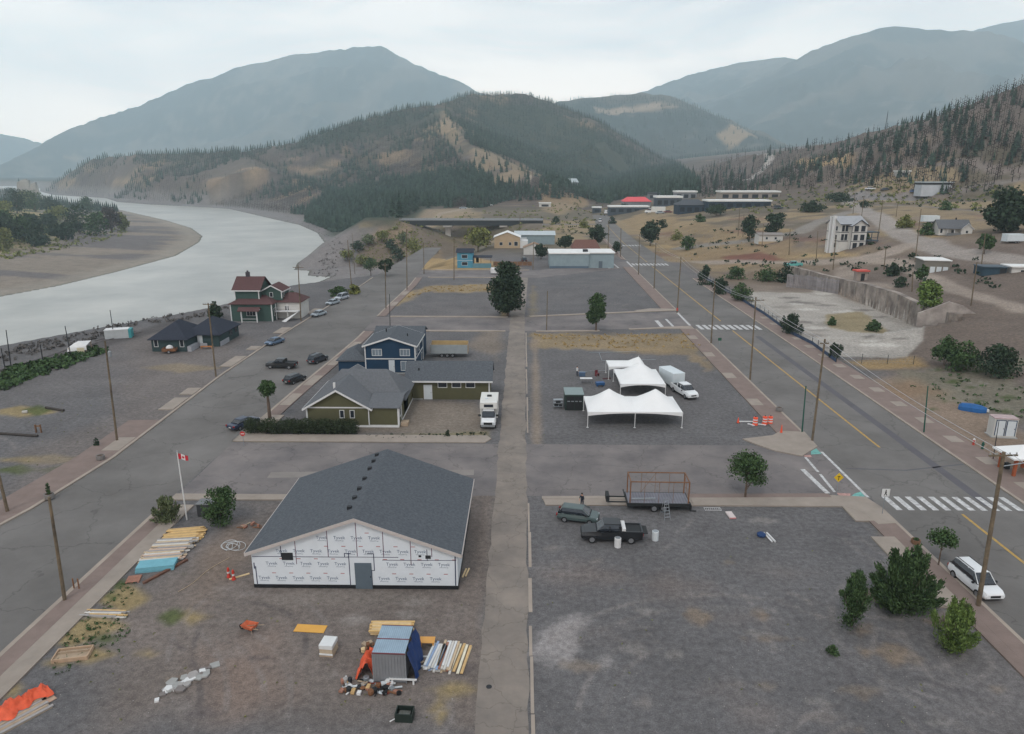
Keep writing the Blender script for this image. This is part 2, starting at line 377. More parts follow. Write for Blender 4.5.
# --- wild ground past the town
dr = sdist(X, Y, RIV); west = X < np.interp(Y, CLY, CLX); far = RR > 320
wild = sstep(52, 60, X)*sstep(60, 110, Y)
paint(wild*.85, srgb(106,93,84))
paint(wild*sstep(.42, .6, n_s*.5+n_m*.5)*sstep(180, 230, Y), srgb(128,112,90))
paint(sstep(250, 300, Y)*(1-west)*.85, srgb(108,97,86))
paint(sstep(250, 300, Y)*(1-west)*sstep(.48, .56, n_m)*sstep(620, 520, RR), srgb(134,118,94))
paint(sstep(560, 640, RR)*(1-west), srgb(78,70,68))
paint(sstep(560, 640, RR)*(1-west)*sstep(.58, .70, n_m*.6+n_l*.4), srgb(126,108,88))
paint(sstep(56, 90, X)*sstep(290, 330, RR)*sstep(.56, .46, n_s*.4+n_m*.6)*.8, srgb(92,82,77))
paint(sstep(250, 300, Y)*(1-west)*sstep(.55, .45, n_s*.4+n_m*.6)*.55, srgb(92,86,68))
rocky = (RR > 500)
paint(rocky*sstep(.60, .42, n_l)*.75, srgb(100,90,84))
mtn = sstep(2300, 3000, RR)
paint(mtn, srgb(48,58,56))
paint(mtn*sstep(.54, .70, n_l*.5+n_m*.5)*.7, srgb(108,102,94))
gul = ridged(X, Y, 700, 4, 5)
paint(mtn*sstep(.70, .80, gul)*.5, srgb(110,102,92))
# --- river banks
paint((~west)*sstep(75, 45, dr)*(Z < -1), srgb(110,104,100))
paint((~west)*sstep(38, 20, dr), srgb(118,113,112))
paint(west*(RR < 2500)*1.0, srgb(84,88,62)); paint(west*(RR > 850)*(RR < 3600), srgb(62,70,58))
paint(west*(RR < 2500)*sstep(.5,.6,n_m), srgb(148,132,98))
paint(west*sstep(110, 85, dr), srgb(128,118,108))
stre = fbm(X*.35+Y*.2, Y, 26, 4, 77)
paint(west*sstep(100, 80, dr)*sstep(.46,.58,stre)*.8, srgb(96,92,94))
paint(west*sstep(22, 8, dr)*.8, srgb(140,132,122))
paint(1.0*(dr < 1.5), srgb(96,94,88))
# --- patches in town (traced where they lie)
area([(150,560),(250,560),(250,500),(480,500),(486,734),(100,734),(110,640)], srgb(116,106,100), 3, 3, .8)
area([(470,480),(494,480),(480,734),(452,734)], srgb(112,102,96), 1, 1, .8)
area([(200,655),(270,640),(300,700),(250,734),(180,734)], srgb(126,108,98), 2, 2, .6)
area([(255,560),(240,520),(190,560),(200,600)], srgb(120,106,96), 2, 2, .8)
area([(270,600),(330,605),(430,602),(430,596),(300,590)], srgb(136,128,122), 1, 1.5, .6)
area([(545,632),(565,628),(590,644),(600,655),(570,652),(548,662),(538,650)], srgb(148,143,142), .8, 3.0, .7, sc=2.5)
area([(600,640),(612,650),(606,662),(596,654)], srgb(150,145,143), .6, 1.5, .6, sc=1.5)
area([(498,660),(522,660),(520,672),(500,672)], srgb(170,160,150), .6, .5, .9)
for q in range(9):
    cx = random.uniform(560, 900); cy = random.uniform(560, 720)
    area([(cx-30,cy),(cx,cy-4),(cx+34,cy+3),(cx,cy+8)], srgb(118,108,104), 2, 3, .6, seed=90+q)
for (a,b,w,h) in [(698,617,8,4),(762,616,6,3),(770,640,30,5),(700,596,10,3),(893,653,24,7),(945,622,14,7),(858,632,10,3),(862,600,20,8),(1012,640,20,10),(880,530,10,12),(870,520,6,10)]:
    area([(a-w,b),(a,b-h),(a+w,b),(a,b+h)], srgb(130,110,88), .5, 1.6, .45, seed=int(a), sc=2)
for (a,b,w,h) in [(93,655,22,6),(70,640,20,8),(97,628,26,8),(60,664,16,6),(12,690,16,14),(125,600,18,12),(190,618,22,10),(150,655,14,5),(450,690,26,10),(440,712,10,16),(425,560,10,5),(50,460,50,5),(20,412,34,6),(180,368,40,5)]:
    area([(a-w,b),(a,b-h),(a+w,b),(a,b+h)], srgb(146,128,88), .5, 1.0, .75, seed=int(a+b))
for (a,b,w,h) in [(85,652,14,3),(104,640,12,4),(110,598,12,5),(172,618,7,5),(20,470,24,5),(70,470,30,6),(185,575,4,2),(118,585,8,4),(38,410,12,4)]:
    area([(a-w,b),(a,b-h),(a+w,b),(a,b+h)], srgb(74,84,46), .4, .8, .85, seed=int(a*3+b))
# dry verges
area([(533,334),(690,334),(704,349),(640,352),(560,348),(533,350)], srgb(136,119,92), 1, 2.4, .8, sc=2.5)
area([(600,346),(700,350),(716,372),(706,372),(690,356),(640,354)], srgb(134,116,90), 1, 2, .7, sc=2)
area([(402,295),(430,286),(505,283),(505,290),(470,293),(425,292),(398,304)], srgb(142,124,94), 1, 2.2, .85, sc=3)
area([(384,304),(402,290),(410,293),(396,306)], srgb(160,136,92), 1, 1, .9)
area([(420,262),(440,250),(460,262),(520,268),(455,272),(425,270)], srgb(164,138,96), 1.5, 2.5, .8)
area([(529,300),(533,285),(537,300),(535,318),(529,318)], srgb(126,114,90), .8, 1.2, .6, sc=2)
area([(497,300),(508,296),(508,322),(500,318)], srgb(150,128,90), .6, 1, .8)
area([(640,214),(700,222),(760,236),(700,262),(664,262),(650,246),(618,222)], srgb(136,117,90), 3, 6, .8)
for q in range(40):
    cx = random.uniform(640, 1010); cy = random.uniform(212, 262)
    area([(cx-22,cy),(cx,cy-2.5),(cx+22,cy),(cx,cy+2)], random.choice([srgb(96,86,78), srgb(118,106,98), srgb(112,84,74), srgb(160,138,100)]), 1, 4, .6, seed=400+q)
area([(690,256),(790,240),(800,262),(740,268),(700,264)], srgb(134,114,88), 2, 4, .8)
area([(722,257),(760,252),(786,260),(760,263),(730,262)], srgb(110,72,62), 1.5, 2, .9)
area([(370,400),(482,400),(482,432),(330,436)], srgb(122,112,102), 1.5, 2, .9)
area([(250,441),(362,437),(487,432),(487,438),(250,443)], srgb(124,116,84), .5, .8, .6)
area([(488,320),(470,345),(498,360),(506,330)], srgb(126,114,102), 1.5, 2, .7)
area([(120,330),(240,330),(214,400),(170,420),(40,500),(0,510),(0,470),(120,400)], srgb(112,104,100), 3, 4, .6)
area([(540,450),(538,340),(532,340),(534,452)], srgb(136,122,108), .6, .6, .7)
area([(815,378),(902,376),(960,405),(1024,440),(1024,478),(960,440),(880,404)], srgb(132,114,98), 2, 3, .8)
area([(880,395),(900,372),(1024,360),(1024,420),(960,400)], srgb(110,106,92), 2, 4, .7)
area([(840,392),(908,380),(930,392),(900,410)], srgb(128,104,84), 2, 3, .7)
for q in range(16):
    cx = random.uniform(930, 1020); cy = random.uniform(365, 412)
    area([(cx-8,cy),(cx,cy-2),(cx+8,cy),(cx,cy+2)], srgb(66,78,42), .4, .8, .8, seed=200+q)
area([(742,291),(812,290),(835,292.5),(860,303),(887,314),(920,329),(924,340),(906,357),(838,357),(812,345),(790,334),(762,313)], srgb(158,152,145), .35, .5, .95, sc=8)
for q in range(60):
    cx = random.uniform(745, 900); cy = random.uniform(290, 352)
    area([(cx-12,cy),(cx,cy-1.2),(cx+12,cy),(cx,cy+1.2)], random.choice([srgb(128,122,116), srgb(186,181,174), srgb(104,98,94), srgb(96,90,86)]), .3, .8, .7, seed=500+q)
area([(745,284),(815,288),(812,293),(745,292)], srgb(120,108,98), .6, .6, .9)
area([(826,314),(862,312),(882,326),(890,334),(850,332),(826,326)], srgb(132,118,88), .5, 1.2, .85, sc=2)
area([(838,360),(912,358),(925,366),(870,370)], srgb(146,122,84), 1, 1.5, .8)
# worn ground: tyre tracks, scrapes and stains
def worn(pts, w, col, a_=.3):
    p = pts; bx = [q[0] for q in p]; by = [q[1] for q in p]; sel = (X > min(bx)-3) & (X < max(bx)+3) & (Y > min(by)-3) & (Y < max(by)+3)
    if not sel.any(): return
    d = seg_d(X[sel], Y[sel], p); m = np.zeros(X.shape); m[sel] = sstep(w, w*.3, d)*a_*(.3+.7*sstep(.35,.6,fbm(X[sel], Y[sel], 1.8, 3, 777))); paint(m, col)
rw_ = random.Random(19)
for q in range(46):
    lot = rw_.choice([(2, 30, 24, 57), (2, 30, 24, 57), (-31, -4, 28, 45), (3, 29, 78, 104), (2, 32, 158, 200), (-66, -50, 62, 100), (-28, -4, 160, 196), (52, 74, 78, 110)])
    cx, cy = rw_.uniform(lot[0], lot[1]), rw_.uniform(lot[2], lot[3]); R_ = rw_.uniform(4, 16); a0 = rw_.random()*6.28; sw = rw_.uniform(.5, 1.6)
    for off in (0, 1.5):
        pts = [(cx+(R_+off)*math.cos(a0+sw*k/9)-R_*math.cos(a0), cy+(R_+off)*math.sin(a0+sw*k/9)-R_*math.sin(a0)) for k in range(10)]
        pts = [(min(max(x_, lot[0]), lot[1]), min(max(y_, lot[2]), lot[3])) for x_, y_ in pts]
        worn(pts, .3, rw_.choice([srgb(128,121,118), srgb(124,118,116), srgb(76,73,75)]), .42)
for q in range(60):
    cx, cy = rw_.uniform(-30, 31), rw_.uniform(28, 57); r_ = rw_.uniform(.3, 1.4)
    if BX_ok(cx, cy): area([(cx-r_, cy), (cx, cy-r_*.5), (cx+r_, cy), (cx, cy+r_*.5)], rw_.choice([srgb(124,116,112), srgb(78,74,76), srgb(128,114,100), srgb(140,134,130)]), .3, .5, .45, world=True, seed=900+q, sc=1.2)
# upland dirt roads
def track(pts, w, col, soft=1.0, a=.95):
    p = gp(pts)
    bx = [q[0] for q in p]; by = [q[1] for q in p]; sel = (X > min(bx)-30) & (X < max(bx)+30) & (Y > min(by)-30) & (Y < max(by)+30)
    if not sel.any(): return
    d = seg_d(X[sel], Y[sel], p)+(fbm(X[sel], Y[sel], 8, 3, 99)-.5)*2
    m = np.zeros(X.shape); m[sel] = sstep(w/2+soft, w/2-soft, d)*a; paint(m, col)
track([(846,196),(872,214),(905,236),(950,252),(1024,262)], 8, srgb(142,134,128))
track([(700,262),(760,262),(830,262),(880,256),(905,246)], 6, srgb(144,132,122))
track([(860,262),(900,262),(960,292),(1024,310)], 5, srgb(144,132,122))
track([(845,268),(850,285),(890,288)], 5, srgb(134,122,112))
track([(880,205),(930,207),(990,212)], 5, srgb(120,112,108))
track([(680,248),(740,242),(800,232),(850,212)], 7, srgb(124,118,112))
track([(755,155),(770,160),(760,172),(745,180)], 9, srgb(165,158,152))
track([(860,168),(1000,172),(1024,170)], 7, srgb(120,110,104))
track([(860,196),(920,198)], 10, srgb(118,114,114))
track([(1024,178),(960,192),(900,198)], 5, srgb(120,112,108))
track([(406,222),(440,214),(480,206),(500,198),(520,195)], 8, srgb(150,144,138))
track([(520,195),(560,185),(585,184)], 7, srgb(150,138,124))
area([(402,222),(415,214),(470,208),(475,214),(420,224)], srgb(140,124,104), 3, 4, .7)
area([(350,262),(372,236),(404,222),(420,232),(400,262),(372,268)], srgb(112,98,84), 3, 6, .9)
area([(404,226),(540,226),(545,240),(420,256)], srgb(104,92,82), 3, 5, .7)
area([(440,112),(455,125),(468,150),(520,165),(548,180),(510,182),(480,172),(458,155),(446,138)], srgb(152,132,104), 10, 34, .5, sc=45)
area([(392,248),(372,236),(380,228),(405,222),(416,230)], srgb(138,118,98), 3, 5, .7)
area([(540,190),(580,184),(590,200),(560,215),(540,210)], srgb(140,120,94), 5, 10, .75, sc=14)
area([(590,107),(650,102),(675,106),(640,112),(596,113)], srgb(158,138,118), 10, 26, .8, sc=90)
area([(720,135),(735,125),(760,138),(730,150)], srgb(170,142,110), 12, 24, .6, sc=120)
area([(800,160),(838,156),(846,166),(815,170)], srgb(172,146,106), 6, 9, .8, sc=40)
for q in range(26):
    cx = random.uniform(60, 440); cy = random.uniform(158, 205)
    if cy > 190+(cx-60)*.02 and cx < 300: cy -= 20
    area([(cx-14,cy),(cx,cy-3),(cx+14,cy),(cx,cy+2)], srgb(146,124,100), 6, 20, .6, sc=50, seed=300+q)
area([(482,102),(545,108),(600,130),(652,160),(676,182),(600,192),(560,180),(520,156),(484,140),(466,124)], srgb(54,62,50), 12, 30, .85, sc=70)
area([(320,204),(340,192),(400,182),(440,174),(480,180),(505,191),(470,200),(420,212),(395,226),(345,232)], srgb(56,64,52), 8, 16, .85, sc=50)
area([(250,154),(300,146),(365,123),(430,112),(470,102),(470,112),(430,122),(380,134),(320,148)], srgb(58,64,54), 12, 26, .75, sc=70)
track([(-40,388),(0,375),(60,358),(110,342),(150,331),(180,322)], 4.5, srgb(84,80,80))
idx = np.arange(nr*na).reshape(nr, na)
a = idx[:-1, :-1].ravel(); b = idx[:-1, 1:].ravel(); c = idx[1:, 1:].ravel(); d_ = idx[1:, :-1].ravel()
w0 = idx[:-1, -1]; w1 = idx[:-1, 0]; w2 = idx[1:, 0]; w3 = idx[1:, -1]
faces = np.stack([a, d_, c, b], 1); faces = np.concatenate([faces, np.stack([w0, w3, w2, w1], 1)])
verts = np.stack([X.ravel(), Y.ravel(), Z.ravel()], 1)
verts = np.concatenate([verts, [[0, 0, 0]]]); ci = len(verts)-1
gm = bpy.data.materials.new('ground'); gm.use_nodes = True; t = gm.node_tree; bs = t.nodes['Principled BSDF']
bs.inputs['Roughness'].default_value = .95; bs.inputs['Specular IOR Level'].default_value = .15
at_ = t.nodes.new('ShaderNodeAttribute'); at_.attribute_name = 'Col'; tcg = t.nodes.new('ShaderNodeTexCoord')
def gnoise(scale, det, lo, hi):
    n = t.nodes.new('ShaderNodeTexNoise'); n.inputs['Scale'].default_value = scale; n.inputs['Detail'].default_value = det; n.inputs['Roughness'].default_value = .7
    t.links.new(tcg.outputs['Object'], n.inputs['Vector'])
    r = t.nodes.new('ShaderNodeMapRange'); r.inputs['From Min'].default_value = .3; r.inputs['From Max'].default_value = .7
    r.inputs['To Min'].default_value = lo; r.inputs['To Max'].default_value = hi
    t.links.new(n.outputs['Fac'], r.inputs['Value']); return r.outputs[0], n.outputs['Fac']
f1, h1 = gnoise(.16, 6, .82, 1.16); f2, h2 = gnoise(2.2, 8, .66, 1.34); f3, h3 = gnoise(.012, 5, .88, 1.12); f4, h4 = gnoise(11, 4, .68, 1.32)
src = at_.outputs['Color']
for f in (f1, f2, f3, f4):
    q = t.nodes.new('ShaderNodeVectorMath'); q.operation = 'SCALE'; t.links.new(src, q.inputs[0]); t.links.new(f, q.inputs['Scale']); src = q.outputs[0]
t.links.new(src, bs.inputs['Base Color'])
bu = t.nodes.new('ShaderNodeBump'); bu.inputs['Strength'].default_value = .5; bu.inputs['Distance'].default_value = .08
t.links.new(h2, bu.inputs['Height']); t.links.new(bu.outputs[0], bs.inputs['Normal'])
go = np_mesh('ground', verts[:-1], faces, gm); struct(go)
ca = go.data.color_attributes.new('Col', 'FLOAT_COLOR', 'POINT')
cc = np.ones((nr*na, 4), np.float32); cc[:, :3] = ter_col.reshape(-1, 3); ca.data.foreach_set('color', cc.ravel())
go.data.polygons.foreach_set('use_smooth', np.ones(len(go.data.polygons), bool))
del verts, faces, cc
# ------------------------------------------------------------ river
wm = mat('river_water', srgb(168,165,158), .32, .08, .02, bump=.9, bscale=.12, spec=.5, col2=srgb(132,132,128))
mw = MB(); mw.add([(-9000,20,RZ),(400,20,RZ),(400,9000,RZ),(-9000,9000,RZ)], [(0,1,2,3)])
struct(mw.build('river', wm))
# ------------------------------------------------------------ roads, pavements, kerbs, markings
asph = mat('asphalt', srgb(109,106,104), .9, .10, .12, bump=.3, bscale=12, spec=.2, col2=srgb(96,93,91), crack=(.13, .012, .72))
asph2 = mat('old_asphalt', srgb(118,112,110), .92, .13, .18, bump=.3, bscale=10, spec=.2, col2=srgb(98,94,95), crack=(.22, .014, .70))
conc = mat('concrete', srgb(144,134,125), .9, .12, .5, bump=.2)
alleyc = mat('alley_concrete', srgb(130,121,113), .92, .10, .35, bump=.2, bscale=6, col2=srgb(112,105,100), crack=(.4, .02, .7))
paver = mat('red_pavers', srgb(122,107,101), .92, .12, .6, bump=.3, bscale=9)
kerbm = mat('kerb_concrete', srgb(150,139,129), .9, .15, .4)
paintw = mat('white_road_paint', srgb(205,205,205), .8, .06, 2.6, col2=srgb(140,138,138))
painty = mat('yellow_road_paint', srgb(184,146,66), .8, .06, 2.6, col2=srgb(138,120,84))
patchm = mat('dark_asphalt_patch', srgb(88,86,91), .9, .1, .4)
def strip(name, pl, w0, w1, z, m, kind='structure', th=None):
    """a band beside a polyline, from offset w0 to w1 to its right"""
    L_, R_ = [], []
    for i, p in enumerate(pl):
        a_ = Vector(pl[max(0, i-1)]); b_ = Vector(pl[min(len(pl)-1, i+1)]); t_ = (b_-a_).normalized(); n_ = Vector((t_.y, -t_.x))
        L_.append(Vector(p)+n_*w0); R_.append(Vector(p)+n_*w1)
    q = MB()
    if th is None:
        for i in range(len(pl)-1): q.add([(*L_[i],z),(*R_[i],z),(*R_[i+1],z),(*L_[i+1],z)], [(0,1,2,3)])
    else:
        for i in range(len(pl)-1):
            q.add([(*L_[i],z),(*R_[i],z),(*R_[i+1],z),(*L_[i+1],z),(*L_[i],z+th),(*R_[i],z+th),(*R_[i+1],z+th),(*L_[i+1],z+th)],
                  [(4,5,6,7),(0,1,5,4),(1,2,6,5),(2,3,7,6),(3,0,4,7)])
    o = q.build(name, m); struct(o, kind); return o
HW = [(33.3,28),(33.3,60),(34.3,130),(36.0,235),(38,320),(43,420),(50,520)]
HC = [(40.0,28),(40.2,60),(41.1,130),(42.6,235),(44.3,320),(49,420),(55.5,520)]
HE = [(46.6,28),(46.9,60),(48.4,130),(49.8,235),(51,320),(55,420),(61,520)]
def hx(pl, y): return float(np.interp(y, [p[1] for p in pl], [p[0] for p in pl]))
def sub(pl, y0, y1, off=0, n=6): return [(hx(pl, y)+off, y) for y in np.linspace(y0, y1, n)]
q = MB()
for i in range(len(HW)-1): q.add([(*HW[i],.012),(*HE[i],.012),(*HE[i+1],.012),(*HW[i+1],.012)], [(0,1,2,3)])
struct(q.build('highway', asph))
MW = [(-46.8,50),(-45.2,58),(-44.4,70),(-45,82),(-46,102),(-46,125),(-44.9,160),(-44.3,180),(-44.1,205),(-43,240),(-41,290)]
ME = [(-33.7,28),(-33.6,58),(-33.3,75),(-32.6,95),(-31.6,115),(-31,130),(-31.6,150),(-31.2,190),(-32,215),(-33,240),(-33.5,290)]
q = MB(); ys = [20,28,40,50,58,70,82,102,125,160,180,205,240,290]
mwx = lambda y: -47.5 if y < 50 else hx(MW, y)
for a0, b0 in zip(ys[:-1], ys[1:]):
    q.add([(mwx(a0) if a0 >= 50 else (-58 if a0 < 50 else 0),a0,.012),(hx(ME,a0),a0,.012),(hx(ME,b0),b0,.012),(mwx(b0) if b0 >= 50 else -58,b0,.012)], [(0,1,2,3)])
struct(q.build('main_street', asph))
q = MB(); q.add([(-33.2,61.4,.008),(33.6,61.6,.008),(33.8,74.8,.008),(-33.4,74.8,.008)], [(0,1,2,3)]); struct(q.build('cross_street', asph2))
q = MB(); q.add([(-31.5,134,.008),(2,134,.008),(34.8,138,.008),(35,154,.008),(2,147.5,.008),(-31.8,147.2,.008)], [(0,1,2,5),(2,3,4,5)][:0] or [(0,1,4,5),(1,2,3,4)]); struct(q.build('second_cross_street', asph2))
q = MB(); q.add([(-32,206,.008),(5,206,.008),(36.2,230,.008),(36.6,246,.008),(5,222,.008),(-32,221,.008)], [(0,1,4,5),(1,2,3,4)]); struct(q.build('third_cross_street', asph2))
q = MB(); 
ja = random.Random(3); ya = np.linspace(24, 150, 90); ea = [(-2.65+ja.uniform(-.16,.12), .42+ja.uniform(-.1,.12)) for _ in ya]
for i in range(89): q.add([(ea[i][0],ya[i],.016),(ea[i][1],ya[i],.016),(ea[i+1][1],ya[i+1],.016),(ea[i+1][0],ya[i+1],.016)], [(0,1,2,3)])
q.add([(-2.8,150,.016),(.45,150,.016),(1.5,206,.016),(-1.5,206,.016)], [(0,1,2,3)])
struct(q.build('alley', alleyc))
q = MB(); ye = 24.0
while ye < 132:
    l_ = ja.uniform(2, 6); l_ = min(l_, 60-ye) if ye < 60 else l_
    if not 59 < ye < 76: q.box(.52+ja.uniform(-.05,.05), .74+ja.uniform(-.05,.05), ye, ye+l_-.1, 0, .04)
    ye += l_ if l_ > .3 else 1
    if ja.random() < .15: ye += 1.5
struct(q.build('alley_edge', kerbm))
# kerbs and pavements of the highway
def kerb(pl, side): return strip('kerb', pl, 0 if side > 0 else -.3, .3 if side > 0 else 0, 0, kerbm, th=.13)
for y0, y1 in ((26,59),(77,136),(157,230),(250,330)):
    kerb(sub(HW, y0, y1), -1)
    strip('paver_strip', sub(HW, y0, y1), -1.5, -.3, 0, paver, th=.12)
    if y1 < 240: strip('pavement', sub(HW, y0, y1), -3.3 if y0 > 60 else -2.4, -1.5, 0, paver, th=.115)
kerb(sub(HE, 26, 120), 1); kerb(sub(HE, 120, 205), 1)
strip('paver_strip', sub(HE, 26, 205), .3, 1.9, 0, paver, th=.12)
strip('pavement', sub(HE, 26, 205), 1.9, 4.2, 0, paver, th=.115)
for k, yy in enumerate(np.arange(44, 150, 6.4)):
    strip('pavement_slab', sub(HE, yy, yy+2.0, n=2), 2.1, 3.6, .115, conc, th=.01)
    if yy < 58: strip('pavement_slab', sub(HW, yy, yy+3.6, n=2), -3.6, -1.6, 0, conc, th=.128)
    elif 80 < yy < 130 and k % 2: strip('pavement_slab', sub(HW, yy, yy+2.8, n=2), -3.2, -1.6, .115, conc, th=.012)
# corner aprons
q = MB(); q.prism([(33.3,59.4),(32.8,61.6),(29.9,61.9),(16,61.7),(16,59.6),(29.8,59.6),(31.0,58.6),(31.4,56.2),(33.3,56.4)], 0, .135); struct(q.build('corner_pavement', conc))
q = MB(); q.prism([(33.7,79),(33.4,74.4),(30.6,71.6),(28.2,73.0),(26.6,75.0),(25.6,76.6),(29.5,77.8),(30.9,79.2)], 0, .135); struct(q.build('corner_pavement', conc))
q = MB(); q.prism([(-33.4,75.0),(-4.3,75.0),(-3.6,76.2),(-4.2,77.2),(-33.3,77.2)], 0, .13); struct(q.build('pavement', conc))
q = MB(); q.prism([(-33.5,75.0),(-33.3,77.2),(-30.5,77.2),(-30.4,84),(-33,84)], 0, .128); struct(q.build('corner_pavement', conc))
q = MB(); q.prism([(1.9,61.3),(15.99,61.6),(15.99,60.9),(1.9,60.7)], 0, .12); q.prism([(2.0,60.69),(15.99,60.89),(15.99,59.6),(2.2,59.5)], 0, .10); struct(q.build('pavement', conc))
q = MB(); q.prism([(-33.4,61.3),(-20,61.3),(-20,60.2),(-33.4,60.0)], 0, .12); struct(q.build('pavement', conc))
strip('paver_strip', [(15.99,61.9),(29.5,62.2)], -.05, .75, .0, paver, th=.14)
# second and third cross street kerbs
for a0, b0 in (((-28.5,147.6),(-3.2,147.5)), ((1.4,148),(34,155.6)), ((-27,133.7),(-3.4,133.6)), ((2.6,133.4),(15,134.2)), ((21,135.6),(33,137.9)), ((-28,205.6),(-2,205.6)), ((-28,222),(2,222))):
    strip('kerb', [a0, b0], -.45, .45, 0, kerbm, th=.15)
q = MB(); q.prism([(34.6,157),(34.5,154.9),(26,153.6),(25,155),(29,157.5)], 0, .13); struct(q.build('corner_pavement', conc))
q = MB(); q.prism([(34,136),(33.9,138.8),(27,137.6),(27,136.3)], 0, .13); struct(q.build('corner_pavement', conc))
# main street, east side
for y0, y1 in ((26,59),(84,133),(148,205)):
    pl = sub(ME, y0, y1, n=9)
    strip('kerb', pl, 0, .35, 0, kerbm, th=.13)
    if y0 < 60: strip('paver_strip', pl, .35, 1.6, 0, paver, th=.12)
    strip('pavement', pl, 1.6 if y0 < 60 else .36, 3.0 if y0 < 60 else 2.0, 0, conc if y0 < 60 else paver, th=.115)
    if y0 >= 60:
        for yy in (88,97,108,119,160,175): strip('pavement_slab', sub(ME, yy, yy+5, n=2), .5, 1.9, .115, conc, th=.01) if y0 < yy < y1-5 else None
# main street, west side
pw = [(x, y) for x, y in MW if y < 230]; pw = [(-62,52.5),(-51,53)]+pw
strip('kerb', pw, -.35, 0, 0, kerbm, th=.13)
strip('paver_strip', [p for p in pw if p[1] < 84], -4.2, -.35, 0, paver, th=.11)
for yy, ln in ((72,4),(86,5),(92.5,3),(107,6.5),(118,2.5),(131,5),(150,6),(170,5)):
    strip('pavement_slab', sub(MW, yy, yy+ln, n=2), -2.4, -.5, 0, conc, th=.125)
# white blocks along the far pavement edge and small kerb beams
q = MB()
for k in range(11): xk = 34.5+k*1.11; q.add([(xk,59.1,.022),(xk+.55,59.1,.022),(xk+.5,61.9,.022),(xk-.05,61.9,.022)], [(0,1,2,3)])
struct(q.build('crosswalk_markings', paintw))
for yc, nbar, dpt_ in ((138,10,4.2),(237,10,5),(300,9,5)):
    q = MB(); x0, x1 = hx(HW, yc)+.8, hx(HE, yc)-.6
    for k in range(nbar):
        xa = x0+(x1-x0)*k/nbar; q.add([(xa,yc-dpt_/2,.022),(xa+.75,yc-dpt_/2,.022),(xa+.6,yc+dpt_/2,.022),(xa-.15,yc+dpt_/2,.022)], [(0,1,2,3)])
    struct(q.build('crosswalk_markings', paintw))
def line(name, pts, w, m, z=.022): return strip(name, pts, -w/2, w/2, z, m)
line('centre_line', sub(HC, 28, 58.4, -.15), .26, painty)
line('centre_line', sub(HC, 74.4, 135), .26, painty); line('centre_line', sub(HC, 144, 232), .26, painty); line('centre_line', sub(HC, 243, 420), .22, painty)
q = MB(); 
for (xa, ya, xb, yb, w) in ((33.1,61.7,33.3,73.0,.3),(30.4,62.8,30.7,67.0,.28),(30.7,67.5,30.9,71.4,.28),(29.6,62.5,29.35,68.2,.5),(33.9,139.6,34.2,153.5,.5),(30.3,138.6,30.3,146,.5),(28,138,28,144.5,.8),(35.9,231,36.1,245,.6),(31,228,30.6,240,.6),(28,227,27.4,234,.8)):
    v_ = Vector((xb-xa, yb-ya)).normalized(); n_ = Vector((v_.y, -v_.x))*w/2
    q.add([(xa-n_.x,ya-n_.y,.0225),(xa+n_.x,ya+n_.y,.0225),(xb+n_.x,yb+n_.y,.0225),(xb-n_.x,yb-n_.y,.0225)], [(0,1,2,3)])
struct(q.build('stop_line_markings', paintw))
tealp = mat('teal_road_paint', srgb(104,158,152), .8, .3, 3); pinkp = mat('pink_road_paint', srgb(168,132,126), .8, .3, 3)
q = MB(); q.sheet([(32.9,61.7),(32.95,62.9),(32.2,62.5),(31.6,61.9)], .027); q.sheet([(33.1,74.0),(33.05,72.4),(31.8,72.2),(32.2,73.2)], .027); struct(q.build('corner_marking', tealp))
q = MB(); q.sheet([(31.5,61.9),(31.8,62.5),(30.5,62.6),(30.5,62.1)], .0265); q.sheet([(31.7,72.1),(31.6,71.4),(30.8,71.55),(31.0,72.0)], .0265); struct(q.build('corner_marking', pinkp))
# repaired strips
strip('asphalt_patch', [(34,68.5),(40,68.1),(47,69.8)], -.12, .12, .0165, patchm); strip('asphalt_patch', sub(HC,60,130,3.4), -.5,.5,.0165,patchm)
strip('asphalt_patch', [(-26,66),(-5,67)], -.6, .8, .0165, mat('pale_asphalt_patch', srgb(128,122,118), .9, .1, .4))
# road from the bridge to the highway
br = [(12,424),(30,424),(50,428)]
strip('bridge_road', [(11,424),(30,424),(46,426)], -4, 4, .03, asph2)
# ------------------------------------------------------------ trees
FOL = {
 'dark': mat('foliage_dark', srgb(58,72,54), .9, .25, 1.2, island=.45, spec=.1, col2=srgb(32,44,36)),
 'mid': mat('foliage_mid', srgb(74,94,60), .9, .25, 1.2, island=.45, spec=.1, col2=srgb(42,58,38)),
 'bright': mat('foliage_bright', srgb(104,122,66), .9, .2, 1.2, island=.4, spec=.1, col2=srgb(70,90,48)),
 'olive': mat('foliage_olive', srgb(120,122,70), .9, .2, 1.0, island=.4, spec=.1, col2=srgb(84,90,56)),
 'pine': mat('foliage_pine', srgb(54,68,56), .95, .25, .8, island=.5, spec=.05, col2=srgb(36,46,44)),
 'palegreen': mat('foliage_palegreen', srgb(104,112,80), .9, .2, 1.2, island=.4, spec=.1, col2=srgb(70,80,58)),
 'burnt': mat('foliage_burnt', srgb(80,70,66), .95, .2, .5, island=.45, spec=.05, col2=srgb(52,48,50)),
}
BARK = mat('bark', srgb(96,82,72), .95, .25, 3, bump=.3); BARKD = mat('charred_bark', srgb(58,52,50), .95, .2, 2)
